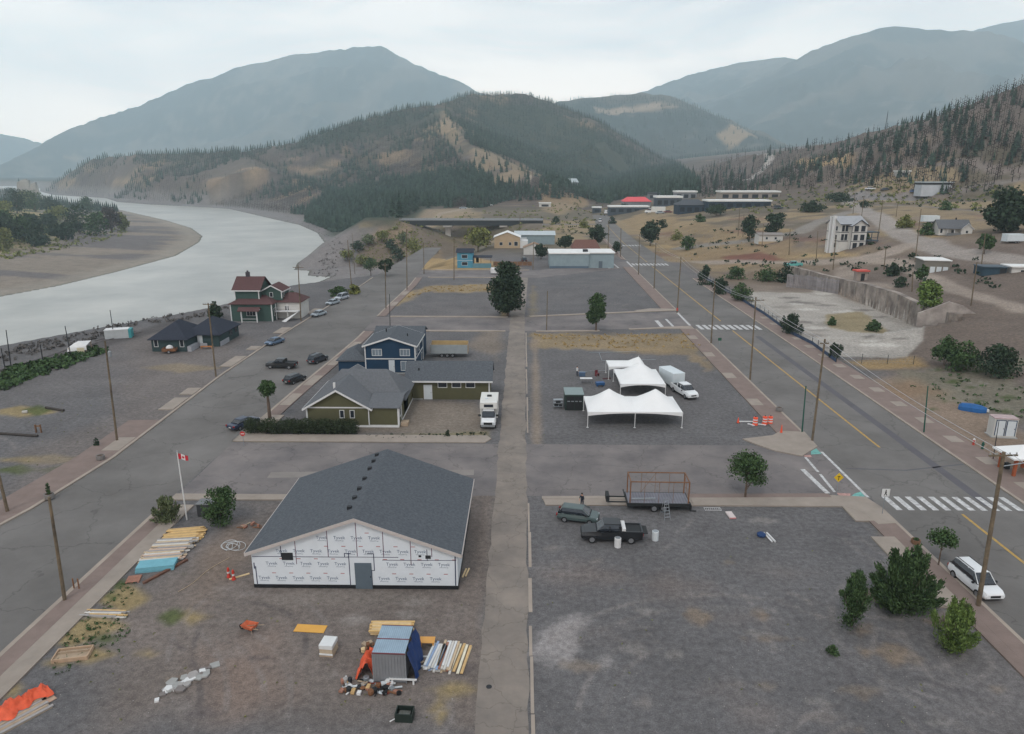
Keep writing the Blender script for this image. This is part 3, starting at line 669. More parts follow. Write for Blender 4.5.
def leaf_quads(c, r, n, leaf, rng, flat=.8):
    """n small leaf faces spread through an ellipsoid, denser near its skin"""
    d = rng.normal(size=(n, 3)); d /= np.linalg.norm(d, axis=1)[:, None]
    k = rng.random(n)**.45
    p = np.array(c)+d*k[:, None]*np.array(r)
    a = rng.normal(size=(n, 3))+d*.9; a /= np.linalg.norm(a, axis=1)[:, None]
    u = np.cross(a, rng.normal(size=(n, 3))); u /= np.linalg.norm(u, axis=1)[:, None]; v = np.cross(a, u)
    s = leaf*(.6+.8*rng.random(n))[:, None]
    q = np.stack([p-u*s, p-v*s*flat, p+u*s, p+v*s*flat], 1)
    return q.reshape(-1, 3)
def spray_quads(H, w, n, leaf, rng, shape, lean=.5, wy=1.0):
    """long narrow leaf sprays that leave many stems upward and outward"""
    ns = 34 if shape != 'cone' else 26; out_ = []
    for s_ in range(ns):
        a_ = rng.random()*6.283; t0 = rng.random()**.6
        if shape == 'cone': tip = np.array([math.cos(a_)*w*.5*(1-t0*.9), math.sin(a_)*w*.5*(1-t0*.9), H*(.25+.75*t0)]); root = np.array([0,0,H*t0*.6])
        else:
            ph = rng.uniform(.12, 1.45); tip = np.array([math.cos(a_)*math.cos(ph)*w*.52, math.sin(a_)*math.cos(ph)*w*.52*wy, H*(.12+.88*math.sin(ph))*rng.uniform(.85,1.0)]); root = np.array([math.cos(a_)*w*.08, math.sin(a_)*w*.08, 0])
        m_ = n//ns; t = rng.random(m_)**.55; p = root+(tip-root)*t[:,None]; sp = w*.085*(1.25-t)[:,None]
        p = p+rng.normal(size=(m_,3))*sp
        dr_ = (tip-root)/np.linalg.norm(tip-root); d = dr_*1.3+rng.normal(size=(m_,3))*.55+np.array([0,0,.35]); d /= np.linalg.norm(d,axis=1)[:,None]
        u = np.cross(d, rng.normal(size=(m_,3))); u /= np.linalg.norm(u,axis=1)[:,None]; L_ = leaf*(.7+.8*rng.random(m_))[:,None]
        out_.append(np.stack([p-d*L_, p-u*L_*.33, p+d*L_, p+u*L_*.33],1).reshape(-1,3))
    return np.concatenate(out_)
def spray_bush(name, label, loc, H, w, fol, n, leaf, seed, shape='bush', cat='bush', wy=1.0, part='foliage'):
    rng = np.random.default_rng(seed); r = thing(name, label, cat, loc); v = spray_quads(H, w, n, leaf, rng, shape, wy=wy); v[:,2] = np.maximum(v[:,2], .02)
    np_mesh(part, v, np.arange(len(v)).reshape(-1,4), FOL[fol], r); q = MB(); rg_ = random.Random(seed)
    for k in range(7): a_ = rg_.random()*6.28; q.tube((0,0,-.1), (math.cos(a_)*w*.25, math.sin(a_)*w*.25*wy, H*.6), .03, .01, 5)
    q.build('stem', BARK, r); return r
def crown_mesh(name, H, hb, w, shape, n, leaf, m, parent, seed, lobes=12, wy=1.0):
    rng = np.random.default_rng(seed); vs = []; L_ = []
    for i in range(lobes):
        t = (i+.5)/lobes if shape in ('cone', 'column') else rng.random()
        if shape == 'cone': env = (1-t)*.8+.12; t_ = t
        elif shape == 'column': env = .75*(1-abs(2*t-1)**3*.6); t_ = t
        elif shape == 'bush': t_ = t*.75; env = math.sqrt(max(.05, 1-(t_*1.1)**2))
        elif shape == 'wide': t_ = .25+.6*t; env = math.sqrt(max(.1, 1-(2*t_-1)**2))
        else: t_ = .12+.76*t; env = math.sqrt(max(.08, 1-(2*t_-1)**2))
        an = rng.random()*6.283 if shape not in ('cone', 'column') else i*2.4
        rr_ = w/2*env*(.35+.4*rng.random()); lr = w*(.24+.12*rng.random())*(.6+.4*env)
        rr_ = min(rr_, max(0, w/2*(env+.12)-lr))
        z = hb+(H-hb)*t_
        lh = min(lr*(.75 if shape != 'cone' else .8), (H-hb)*.24)
        L_.append(((rr_*math.cos(an), rr_*math.sin(an)*wy, z), lr))
        vs.append(leaf_quads((rr_*math.cos(an), rr_*math.sin(an)*wy, z), (lr, lr*wy, lh), max(6, n//lobes), leaf, rng))
    top = leaf_quads((0, 0, H-(H-hb)*.12), (w*.14, w*.14, (H-hb)*.12), max(6, n//lobes//2), leaf, rng); vs.append(top)
    v = np.concatenate(vs); v[:, 2] = np.maximum(v[:, 2], .02); f = np.arange(len(v)).reshape(-1, 4)
    o = np_mesh(name, v, f, m, parent); return o, L_
def tree(name, label, cat, loc, H, w, shape='round', fol='mid', n=1600, leaf=.14, hb=None, seed=1, group=None, bark=None, lobes=20, tr=None, wy=1.0, lean=0):
    r = thing(name, label, cat, loc, 0, group); hb = H*.3 if hb is None else hb
    o, lb = crown_mesh('crown', H, hb, w, shape, n, leaf, FOL[fol], r, seed, lobes, wy)
    tr = tr or max(.06, H*.022); q = MB(); top = (lean, 0, hb+(H-hb)*(.75 if shape in ('cone','column') else .35))
    q.tube((0,0,-.15), (lean*.5,0,hb*.6+.05), tr*1.25, tr, 8); q.tube((lean*.5,0,hb*.6+.05), top, tr, tr*.45, 7)
    for c_, lr in lb[::max(1, len(lb)//7)]:
        z0 = min(max(hb*.6, c_[2]-lr*1.2), top[2]); q.tube((lean*.6,0,z0), (c_[0]*.9, c_[1]*.9, c_[2]), tr*.42, tr*.12, 5)
    q.build('trunk', bark or BARK, r); return r
def shrub(name, label, loc, H, w, fol='mid', n=900, leaf=.12, seed=1, group=None, wy=1.0, cat='bush', shape='bush', stems=5):
    r = thing(name, label, cat, loc, 0, group)
    crown_mesh('foliage', H, H*.05, w, shape, n, leaf, FOL[fol], r, seed, 14, wy)
    q = MB(); rg = random.Random(seed)
    for k in range(stems):
        a_ = rg.random()*6.28; q.tube((0,0,-.1), (math.cos(a_)*w*.22, math.sin(a_)*w*.22*wy, H*.7), .03*max(1,w/3), .012, 5)
    q.build('stem', BARK, r); return r
def conifer_mb(H, w, tiers, seed, dead=False):
    rng = random.Random(seed); q = MB()
    for i in range(tiers):
        t = i/(tiers-1); z = H*(.14+.84*t); R = w/2*(1-t)**.8*(.75+.5*rng.random())+.05*w
        nb = 5 if not dead else 3
        a0 = rng.random()*6.28
        for k in range(nb):
            a_ = a0+k*6.283/nb+rng.uniform(-.3,.3); R2 = R*rng.uniform(.7,1.15); ww = R2*(.62 if not dead else .12)
            ca_, sa_ = math.cos(a_), math.sin(a_); dz = -H*.05
            q.add([(0,0,z+H*.05),(R2*.6*ca_-ww*sa_, R2*.6*sa_+ww*ca_, z+dz*.5),(R2*ca_,R2*sa_,z+dz*1.3),(R2*.6*ca_+ww*sa_,R2*.6*sa_-ww*ca_,z+dz*.5)], [(0,1,2,3)])
    if not dead: q.tube((0,0,H*.9), (0,0,H), w*.04, .01, 4)
    return q
# prototypes copied over the near hillside and the valley edge
def conifer_proto(label, H, w, tiers, seed, fol, group):
    r = thing('pine_tree' if fol != 'burnt' else 'burnt_tree', label, 'tree', (0,0,-500), 0, group)
    conifer_mb(H, w, tiers, seed, fol == 'burnt').build('crown', FOL[fol], r)
    q = MB(); q.tube((0,0,-1), (0,0,H*.93), H*.012+.06, .04, 5); q.build('trunk', BARKD if fol == 'burnt' else BARK, r); return r
def seen(x, y, z, hgt=0):
    """does the ground in between leave this point open to the camera"""
    k = np.linspace(.02, .985, 160); X_, Y_ = x*k, y*k; Z_ = CH+(z+hgt-CH)*k
    return bool(np.all(terrain(X_, Y_, False) < Z_+.5))
PROT = {
 'g': [conifer_proto('dark green pine among the many on the burnt hillside above the town', h, w, ti, s, 'pine', 'green pines on the burnt hillside') for h, w, ti, s in ((13,4.6,11,1),(11,4.2,10,2),(16,5,12,3))],
 'b': [conifer_proto('scorched brown leafless pine standing among the many on the burnt hillside', h, w, ti, s, 'burnt', 'scorched pines on the burnt hillside') for h, w, ti, s in ((11,2.6,12,4),(13,2.4,13,5))],
}
used_p = set(); rg = random.Random(11)
def put(kind, x, y, sc, lab=None, grp=None):
    i = rg.randrange(len(PROT[kind])); p = PROT[kind][i]; z = hz(x, y)-.3
    if (kind, i) not in used_p:
        used_p.add((kind, i)); p.location = (x, y, z); p.rotation_euler = (0,0,rg.random()*6.28); p.scale = (sc,)*3
        if lab: p['label'] = lab
        if grp: p['group'] = grp
        return p
    return dup(p, (x, y, z), rg.random()*6.28, lab, grp, (sc,)*3)
cnt = 0
for k in range(2600):
    if cnt >= 190: break
    px = rg.uniform(690, 1024); lo = np.interp(px, [690,760,860,930,1024], [172,158,138,124,96]); py = rg.uniform(lo, 186)
    dens = .9 if py < 160 or px < 870 else .8
    if 800 < px < 850 and 152 < py < 168: continue
    if 890 < px < 1024 and py > 168: dens = .25
    if rg.random() > dens: continue
    x, y, z = G(px, py)
    if math.hypot(x, y) > 1200 or math.hypot(x,y) < 300: continue
    put('g' if rg.random() < (.55 if px > 840 else .4) else 'b', x, y, rg.uniform(.55, 1.0)); cnt += 1
# dark wood on the valley's left flank beside the shops, and pines behind the bridge
for k in range(60):
    px = rg.uniform(668, 745); py = rg.uniform(172, 192); x, y, z = G(px, py)
    if math.hypot(x, y) > 1500: continue
    put('b' if rg.random() < .5 else 'g', x, y, rg.uniform(.7, 1.1), 'dark pine in the grove of many behind the shops at the valley mouth', 'pines behind the shops')
for k in range(75):
    px = rg.uniform(392, 530); py = rg.uniform(np.interp(px, [392,470,530], [212,190,186]), np.interp(px, [392,440,530], [222,208,196])); x, y, z = G(px, py)
    if math.hypot(x, y) > 1200: continue
    put('g', x, y, rg.uniform(.8, 1.25), 'tall green pine in the belt of many behind the concrete bridge', 'pines behind the bridge')
# ------------------------------------------------------------ far woods: masses nobody could count
def in_any(px, py, polys):
    m = np.zeros(px.shape, bool)
    for p in polys: m |= inpoly(px, py, p)
    return m
def forest(name, n, weight, hmin, hmax, m, kind, seed, rmin, rmax):
    rng = np.random.default_rng(seed)
    ii = np.nonzero(((RR > rmin) & (RR < rmax) & (np.abs(AZ) < .85) & (dr > 12)).ravel())[0]
    ii = rng.choice(ii, size=min(len(ii), n*8), replace=False)
    x, y, z = X.ravel()[ii].copy(), Y.ravel()[ii].copy(), Z.ravel()[ii]
    wt = weight(x, y, z, rng); k = rng.random(len(x)) < wt; x, y, z = x[k][:n], y[k][:n], z[k][:n]; n = len(x)
    h = hmin+(hmax-hmin)*rng.random(n)**1.3; th = rng.random(n)*6.28
    if kind == 'green':
        T = []; F = []
        for (z0, z1, rr_) in ((.08,.5,.17),(.32,.76,.13),(.56,1.0,.085)):
            o = len(T); T += [(rr_*math.cos(a_*1.2566), rr_*math.sin(a_*1.2566), z0+.03*(a_ % 2)) for a_ in range(5)]+[(0,0,z1)]
            F += [(o+a_, o+(a_+1) % 5, o+5) for a_ in range(5)]
    else:
        T = []; F = []
        for j in range(3):
            a_ = j*2.094; o = len(T); T += [(.03*math.cos(a_), .03*math.sin(a_), 0), (.03*math.cos(a_+2.09), .03*math.sin(a_+2.09), 0), (0,0,1.0)]; F += [(o,o+1,o+2)]
        for j in range(7):
            a_ = j*2.4; o = len(T); zz = .3+.09*j; r_ = .20*(1.15-zz)+.02
            T += [(0,0,zz+.04),(r_*math.cos(a_),r_*math.sin(a_),zz+.02),(0,0,zz-.03)]; F += [(o,o+1,o+2)]
    T = np.array(T); F = np.array(F); c_, s_ = np.cos(th), np.sin(th)
    fat = (.8+.5*rng.random(n))*h
    V = np.empty((n, len(T), 3)); V[:,:,0] = x[:,None]+(T[None,:,0]*c_[:,None]-T[None,:,1]*s_[:,None])*fat[:,None]
    V[:,:,1] = y[:,None]+(T[None,:,0]*s_[:,None]+T[None,:,1]*c_[:,None])*fat[:,None]; V[:,:,2] = z[:,None]-.5+T[None,:,2]*h[:,None]
    f = (F[None]+(np.arange(n)*len(T))[:,None,None]).reshape(-1, 3)
    return struct(np_mesh(name, V.reshape(-1,3), f, m), 'stuff')
HILL = [(35,190),(60,160),(170,148),(240,148),(300,138),(365,115),(440,100),(470,90),(520,89),(550,97),(600,122),(655,152),(700,180),(700,200),(560,196),(500,200),(420,222),(372,238),(330,216),(240,206),(100,196)]
GREEN = [[(470,88),(548,95),(600,120),(668,155),(700,182),(690,205),(600,200),(560,188),(545,180),(520,160),(480,148),(458,122)],
         [(300,236),(310,205),(330,188),(400,176),(440,168),(480,172),(515,182),(510,200),(470,200),(420,212),(395,228),(375,240)],
         [(30,185),(60,155),(240,148),(240,156),(100,166),(60,180)],
         [(235,146),(300,138),(365,115),(440,98),(475,88),(475,110),(430,118),(380,130),(320,144),(250,156)]]
BARE = [[(440,112),(452,120),(470,142),(520,160),(550,178),(505,182),(480,172),(458,155),(440,132)]]
def wt_green(x, y, z, rng):
    px, py = proj(x, y, z+3); g = in_any(px, py, GREEN); hl = inpoly(px, py, HILL); nn = fbm(x, y, 90, 3, 501)
    w_ = np.where(g, .97*sstep(.27,.42,nn), np.where(hl, .38*sstep(.42,.56,nn), 0)); w_ = np.where(in_any(px, py, BARE), .02, w_)
    return w_
def wt_burnt(x, y, z, rng):
    px, py = proj(x, y, z+3); hl = inpoly(px, py, HILL); nn = fbm(x, y, 120, 3, 502)
    w_ = np.where(hl & ~in_any(px, py, GREEN), .95*sstep(.30,.46,nn), 0); return np.where(in_any(px, py, BARE), .02, w_)
forest('hill_woods', 30000, wt_green, 6, 14, FOL['pine'], 'green', 21, 620, 2500)
forest('burnt_hill_woods', 22000, wt_burnt, 5, 11, FOL['burnt'], 'burnt', 22, 620, 2500)
def wt_mid(x, y, z, rng):
    px, py = proj(x, y, z+3); nn = fbm(x, y, 160, 4, 505)
    b_ = [(540,100),(600,92),(690,100),(770,140),(800,155),(760,165),(700,185),(640,150),(590,118)]
    return np.where(inpoly(px, py, b_), .12+.6*sstep(.46,.62,nn), 0)
forest('far_hill_woods', 6000, wt_mid, 10, 18, FOL['pine'], 'green', 23, 2300, 3800)
RIGHT = [(680,180),(715,158),(800,144),(860,130),(930,112),(960,103),(1024,76),(1100,50),(1100,188),(900,188),(860,180),(700,194)]
def wt_rb(x, y, z, rng):
    px, py = proj(x, y, z+3); nn = fbm(x, y, 50, 3, 511); return np.where(inpoly(px, py, RIGHT), .2+.75*sstep(.4,.55,nn), 0)
forest('burnt_slope_woods', 4200, wt_rb, 5, 10, FOL['burnt'], 'burnt', 24, 300, 1300)
def wt_rg(x, y, z, rng):
    px, py = proj(x, y, z+3); nn = fbm(x, y, 60, 3, 512); return np.where(inpoly(px, py, RIGHT), .05+.5*sstep(.46,.6,nn), 0)
forest('slope_pine_woods', 1300, wt_rg, 5, 10, FOL['pine'], 'green', 25, 300, 1300)
def wt_fw(x, y, z, rng):
    w_ = x < np.interp(y, CLY, CLX); return np.where(w_ & (y > 900) & (y < 3200), .9, 0)
forest('far_bank_woods', 3500, wt_fw, 8, 14, FOL['pine'], 'green', 26, 900, 3300)
# scrub on dry banks: low tufts
def tufts(name, pts, m, size, seed):
    rng = np.random.default_rng(seed); vs = []
    for x, y in pts:
        z = hz(x, y); vs.append(leaf_quads((x, y, z+size*.3), (size, size, size*.5), 9, size*.35, rng))
    v = np.concatenate(vs); return struct(np_mesh(name, v, np.arange(len(v)).reshape(-1, 4), m), 'stuff')
def in_px(poly, n, seed):
    r_ = random.Random(seed); xs = [p[0] for p in poly]; ys = [p[1] for p in poly]; o = []
    while len(o) < n:
        a_, b_ = r_.uniform(min(xs), max(xs)), r_.uniform(min(ys), max(ys))
        if inpoly(np.array([a_]), np.array([b_]), poly)[0]: o.append(G(a_, b_)[:2])
    return o
tufts('lot_weeds', in_px([(540,515),(870,515),(1000,725),(540,725)], 26, 51)+in_px([(100,600),(470,600),(470,725),(60,725)], 40, 52)+in_px([(20,395),(200,370),(120,430),(20,480)], 30, 53)+in_px([(540,395),(700,400),(740,430),(540,440)], 10, 54), FOL['olive'], .1, 55)
tufts('shore_rocks', in_px([(0,352),(100,328),(150,318),(200,312),(230,307),(230,312),(150,326),(100,338),(0,364)], 130, 56)+in_px([(310,276),(330,244),(318,232),(275,218),(290,216),(335,232),(345,250),(335,280)], 120, 57), mat('dark_rock', srgb(92,88,86), .9, .2, 1, island=.3), .7, 58)
tufts('far_bank_scrub', in_px([(0,200),(120,214),(128,236),(60,250),(0,262)], 420, 41), FOL['olive'], 2.0, 42)
tufts('bank_undergrowth', in_px([(0,372),(30,365),(60,358),(105,346),(108,352),(70,366),(30,380),(0,392)], 260, 1), FOL['mid'], .9, 31)
tufts('verge_weeds', in_px([(50,680),(62,640),(130,575),(140,585),(105,640),(75,672)], 90, 2)+in_px([(70,640),(130,608),(130,650),(80,660)], 50, 3), FOL['mid'], .16, 32)
tufts('garden_weeds', in_px([(362,436),(486,433),(486,437),(362,440)], 80, 4), FOL['dark'], .22, 33)
tufts('slope_weeds', in_px([(900,385),(1024,362),(1024,420),(960,405)], 60, 5), FOL['mid'], .4, 34)
tufts('hillside_scrub', in_px([(690,205),(860,178),(1024,190),(1024,215),(900,205),(760,215)], 260, 6)+in_px([(395,248),(372,236),(400,222),(600,196),(620,212),(560,235),(430,222)], 200, 7), FOL['olive'], 1.5, 35)
tufts('gorge_scrub', in_px([(350,262),(372,236),(404,222),(420,232),(400,262),(372,268)], 260, 17)+in_px([(410,228),(540,226),(545,240),(420,252)], 150, 18), FOL['olive'], .75, 39)
tufts('dark_scrub', in_px([(690,200),(860,176),(1024,186),(1024,215),(900,206),(760,212)], 260, 26)+in_px([(560,205),(600,200),(610,240),(560,238)], 60, 28)+in_px([(640,215),(800,235),(1000,262),(1000,290),(860,275),(700,262)], 130, 29), FOL['dark'], 1.1, 38)
tufts('dry_grass', in_px([(640,214),(780,240),(700,262),(664,262),(640,238)], 120, 8)+in_px([(533,334),(690,334),(704,349),(560,348)], 160, 9)+in_px([(402,300),(430,287),(505,284),(505,290),(425,293)], 90, 10), mat('dry_grass', srgb(160,136,90), .95, .2, 2, island=.3), .35, 36)
def place_tree(px, pyb, pyt, wpx, **k):
    """a tree whose foot is seen at (px, pyb), sized from its height and width in the photograph"""
    x, y, z = G(px, pyb); _, zt = zat(px, pyt, y); H = zt-z; w = wpx*math.hypot(y*CP, 0)/CF*1.0+wpx*(CH-z)*SP/CF
    return x, y, z, H, w
TL = [ # px, base, top, width, name, label, shape, foliage, n, leaf, crown base share
 (508,316,261,40,'leafy_tree','big dark round tree beside the narrow lane, left of it','round','dark',9000,.24,.06),
 (596,331,292,22,'leafy_tree','small dark tree on the kerb of the grey gravel lot','round','mid',4200,.17,.2),
 (745,498,452,40,'leafy_tree','young tree in the brick strip beside the flatbed trailer','wide','mid',3600,.10,.24),
 (222,526,486,34,'leafy_tree','leafy little tree right of the black box by the flagpole','round','mid',3200,.09,.06),
 (650,246,221,20,'leafy_tree','dark tree on the dry bank right of the highway','round','dark',1300,.5,.2),
 (596,246,224,18,'leafy_tree','dark tree right of the brown roofed house','round','dark',1000,.45,.1),
 (565,250,236,18,'leafy_tree','low round tree behind the long white flat building','wide','dark',900,.4,.2),
 (541,259,244,15,'leafy_tree','small round dark tree left of the long white flat building','round','dark',900,.3,.2),
 (617,254,242,10,'leafy_tree','tiny round tree at the right end of the long white building','round','dark',500,.3,.2),
 (478,252,228,28,'leafy_tree','yellow green tree behind the small turquoise house','wide','olive',1300,.5,.2),
 (749,240,213,17,'leafy_tree','tall dark tree behind the small white cabin','round','dark',1100,.4,.05),
 (772,234,214,20,'leafy_tree','broad dark tree right of the tall one behind the small white cabin','round','dark',1100,.4,.05),
 (415,262,238,24,'leafy_tree','olive tree at the foot of the bridge road','wide','olive',1100,.4,.1),
 (371,276,257,18,'leafy_tree','green street tree where the main street bends, left of its twin','wide','mid',1000,.3,.25),
 (386,276,259,15,'leafy_tree','thinner street tree where the main street bends, right of its twin','wide','dark',900,.3,.25),
 (927,310,280,24,'leafy_tree','bright round tree on top of the retaining wall','round','bright',2400,.22,.05),
 (984,254,234,16,'leafy_tree','small green tree in front of the grey roofed house','round','mid',900,.3,.25),
 (892,276,262,14,'leafy_tree','round dark bush beside the red roofed kiosk','bush','dark',800,.28,.05),
 (920,287,264,12,'leafy_tree','slim green tree before the small block with a white roof','round','mid',700,.25,.3),
 (864,208,200,10,'leafy_tree','small dark tree behind the three storey white house','round','dark',400,.3,.1),
 (687,250,236,16,'leafy_tree','bushy green shrub on the empty grey terrace','round','mid',600,.35,.05),
 (1008,232,190,48,'leafy_tree','huge dense dark green tree right of the grey roofed house','round','dark',3600,.5,.05),
 (716,216,204,22,'leafy_tree','dark tree in front of the white long shop buildings','wide','dark',900,.4,.05),
 (624,212,204,10,'leafy_tree','dark roadside tree before the shops with the red roof','round','dark',500,.45,.1),
 (502,196,180,11,'leafy_tree','single dark tree on the tan hillside above the bridge','round','pine',500,.8,.05),
]
for i, (px, pb, pt, wp, nm, lab, shp, fo, n, lf, hb) in enumerate(TL):
    x, y, z, H, w = place_tree(px, pb, pt, wp)
    if H < 1: H = 3
    if i == 0: n = 11000
    tree(nm, lab, 'tree', (x, y, z-.05), H, w, shp, fo, n, lf, H*hb, 40+i)
x, y, z = G(938, 567); tree('street_tree', 'slim young street tree between the crosswalk and the white car', 'tree', (x, y, .1), 3.1, 2.2, 'wide', 'mid', 1500, .09, 1.5, 71, tr=.05)
# the tree with a bare trunk behind the hedge
x, y, z = G(270, 420); tree('bare_trunk_tree', 'tree with a tall bare trunk and small top behind the hedge', 'tree', (x, y, 0), 5.0, 2.2, 'round', 'mid', 2800, .11, 3.2, 72, tr=.2)
x, y, z = G(168, 523); r = spray_bush('spiky_tree', 'spiky grey green shrubby tree left of the flagpole', (x, y, 0), 2.6, 2.5, 'palegreen', 2200, .13, 73, cat='tree')
BL = [
 (903,608,545,60,'dark green bushy conifer, largest of the bushes by the white car','mid',5200,.13,'bush',1.0),
 (851,628,571,44,'upright leafy bush on the gravel left of the largest one','mid',2800,.10,'cone',1.0),
 (949,647,597,42,'light green airy bush nearest the pavement and white car','bright',2400,.10,'bush',1.0),
 (944,366,335,30,'dark bush at the foot of the concrete wall, leftmost of three','mid',2200,.16,'bush',1.0),
 (964,371,340,34,'bush between two others at the end of the concrete wall','mid',2400,.16,'bush',1.0),
 (994,374,343,46,'wide dark bush, rightmost of three below the concrete wall','dark',3000,.16,'bush',1.0),
 (790,334,312,22,'ragged bush on the wire fence beside the pale slab','dark',1400,.16,'bush',1.0),
 (835,358,342,16,'small dark bush at the near corner of the pale slab','dark',900,.14,'bush',1.0),
 (873,331,319,16,'green bush growing in the dry island of the pale slab','mid',900,.16,'bush',1.0),
 (831,325,316,10,'low bush at the left end of the dry island','mid',500,.16,'bush',1.0),
 (705,285,264,16,'dark bush at the far end of the wire fence','dark',1000,.24,'bush',1.0),
 (720,294,276,20,'dark bush on the wire fence beside the highway','dark',1100,.22,'bush',1.0),
 (741,301,282,24,'broad dark bush on the wire fence next to the slab','mid',1300,.22,'bush',1.0),
 (735,279,266,22,'green bush behind the slab, leftmost in its row','mid',800,.25,'bush',1.0),
 (765,281,264,26,'green bush in the middle of the row behind the slab','mid',900,.25,'bush',1.0),
 (784,282,262,20,'dark bush next to the grey board fence','dark',900,.25,'bush',1.0),
 (905,228,214,18,'round olive green bush beside the upper dirt road','olive',900,.3,'bush',1.0),
 (926,235,222,16,'leafy bush beside the white van on the upper road','mid',700,.3,'bush',1.0),
 (945,210,200,14,'low green bush on the dry slope above the grey roofed house','mid',600,.3,'bush',1.0),
 (812,212,200,30,'wide dark bush on the dry slope behind the cabin','dark',900,.45,'bush',.6),
 (838,202,192,34,'dark thicket at the foot of the burnt hillside','dark',1000,.5,'bush',.6),
 (216,319,301,16,'round bush on the river bank behind the dark bungalow','dark',1000,.22,'bush',1.0),
 (293,308,290,18,'dark bush beside the red roofed river house','dark',1000,.22,'bush',1.0),
 (338,296,286,22,'green bush at the edge of the river bank lot','mid',800,.25,'bush',.7),
 (354,294,284,14,'olive bush next to the riverside pole','olive',600,.25,'bush',.8),
 (865,242,233,10,'green weeds beside the three storey white house','mid',400,.25,'bush',1.0),
 (832,655,645,14,'small low green bush alone on the dark gravel','mid',500,.06,'bush',1.0),
 (900,287,276,16,'dark low bush below the red kiosk path','dark',500,.2,'bush',1.0),
 (612,224,216,9,'small dark bush on the left verge where the highway bends','dark',300,.4,'bush',1.0),
 (676,240,229,14,'olive bush on the dry bank right of the lone highway tree','olive',400,.3,'bush',1.0),
 (662,228,219,12,'dark bush below the parked dark red car','dark',400,.4,'bush',1.0),
 (700,222,213,12,'green bush at the right foot of the dark roofed lodge','mid',400,.4,'bush',1.0),
 (584,228,219,12,'low bush on the tan ground behind the brown roofed house','olive',400,.4,'bush',1.0),
 (556,224,216,10,'dark bush beyond the right end of the bridge','dark',300,.4,'bush',1.0),
 (780,222,212,14,'dark bush at the right end of the long pale halls','dark',400,.4,'bush',1.0),
 (448,437,429,6,'lone dark shrub at the pavement before the long green house','dark',300,.07,'bush',1.0),
]
for i, (px, pb, pt, wp, lab, fo, n, lf, shp, wy) in enumerate(BL):
    x, y, z, H, w = place_tree(px, pb, pt, wp)
    if i in (0,1,2,6,7): spray_bush('bush', lab, (x, y, z-.03), max(H,.3), w*1.05, fo, n*3, lf*1.0, 140+i, 'cone' if shp == 'cone' else 'bush'); continue
    shrub('bush', lab, (x, y, z-.03), max(H, .3), w, fo, n, lf, 140+i, wy=wy, shape=shp)
# left bank trees
LB = [(8,243,214,26),(22,240,216,22),(40,246,222,24),(4,222,200,20),(18,214,188,22),(36,212,190,20),(52,214,196,16),(60,222,206,20),(80,234,203,26),(97,236,212,22),(112,232,207,18),(122,231,212,14),(66,240,222,18),(2,232,210,20),(48,226,214,16),(28,206,190,18),(12,199,188,16),(88,212,196,12),(30,228,214,18),(1,250,228,24),(56,236,224,14)]
for i, (px, pb, pt, wp) in enumerate(LB):
    x, y, z, H, w = place_tree(px, pb, pt, wp)
    labs = 'one of the dark leafy trees crowded on the far river bank'
    tree('bank_tree', labs, 'tree', (x, y, z-.2), max(H, 5), w*1.15, 'round', ['dark','mid','dark','olive'][i % 4] if i != 10 else 'burnt', 1100, .8, H*.05, 240+i, 'trees on the far river bank')
for i, (px, pb, pt, wp) in enumerate([(348,262,249,16),(358,252,240,15),(368,246,234,16),(382,242,230,14),(392,252,239,16),(404,246,232,14),(362,266,254,14),(398,262,248,16)]):
    x, y, z, H, w = place_tree(px, pb, pt, wp)
    tree('brush_tree', 'one of the olive brush trees on the slope below the left end of the bridge', 'tree', (x, y, z-.2), max(H, 3), w, 'wide', ['olive','dark','palegreen'][i % 3], 600, .4, H*.1, 340+i, 'brush trees below the bridge end')
# hedge
hr = thing('hedge', 'long clipped dark hedge in front of the olive green house', 'hedge', (-26.2, 77.9, 0))
rng = np.random.default_rng(5); vs = []
for k in range(54):
    xx = -6.6+k*.245; vs.append(leaf_quads((xx, rng.uniform(-.25,.25), .88+.12*math.sin(k*.7)), (.45,1.0,.98), 280, .075, rng))
v = np.concatenate(vs); v[:,2] = np.abs(v[:,2]); np_mesh('foliage', v, np.arange(len(v)).reshape(-1,4), mat('hedge_leaves', srgb(56,66,46), .9, .25, 1.5, island=.45, spec=.1, col2=srgb(42,48,36)), hr)
q = MB()
for k in range(22): q.tube((-6.3+k*.58,0,-.05), (-6.3+k*.58+.1,.1,1.2), .035, .015, 5)
q.build('stem', BARK, hr)
# ------------------------------------------------------------ building kit
shing = mat('grey_shingles', srgb(88,92,97), .95, .14, 5, bump=.4, bscale=22, spec=.1, col2=srgb(74,78,84))
shing2 = mat('slate_shingles', srgb(98,100,104), .95, .14, 4, bump=.3, bscale=20, spec=.1)
shdark = mat('dark_shingles', srgb(52,56,66), .95, .15, 3, bump=.3, bscale=15, spec=.1)
redroof = mat('red_brown_shingles', srgb(88,66,66), .95, .14, 4, bump=.3, bscale=18, spec=.1)
white = mat('white_trim', srgb(205,205,205), .6, .06, 2)
whitew = mat('white_siding', srgb(196,194,190), .7, .07, 1, wave=('Z', 4, .12))
whiteroof = mat('white_membrane_roof', srgb(216,216,214), .6, .06, .6)
olive = mat('olive_siding', srgb(90,88,64), .8, .06, 1, wave=('Z', 5, .25))
blue = mat('blue_siding', srgb(28,58,84), .8, .06, 1, wave=('Z', 5, .25))
teal = mat('teal_siding', srgb(50,68,70), .8, .06, 1, wave=('Z', 5, .2))
green = mat('green_siding', srgb(62,84,79), .8, .06, 1, wave=('Z', 5, .2))
glass = mat('window_glass', srgb(40,46,54), .12, .2, 1, spec=.6)
glassl = mat('pale_window_glass', srgb(120,132,142), .15, .2, 1.5, spec=.6)
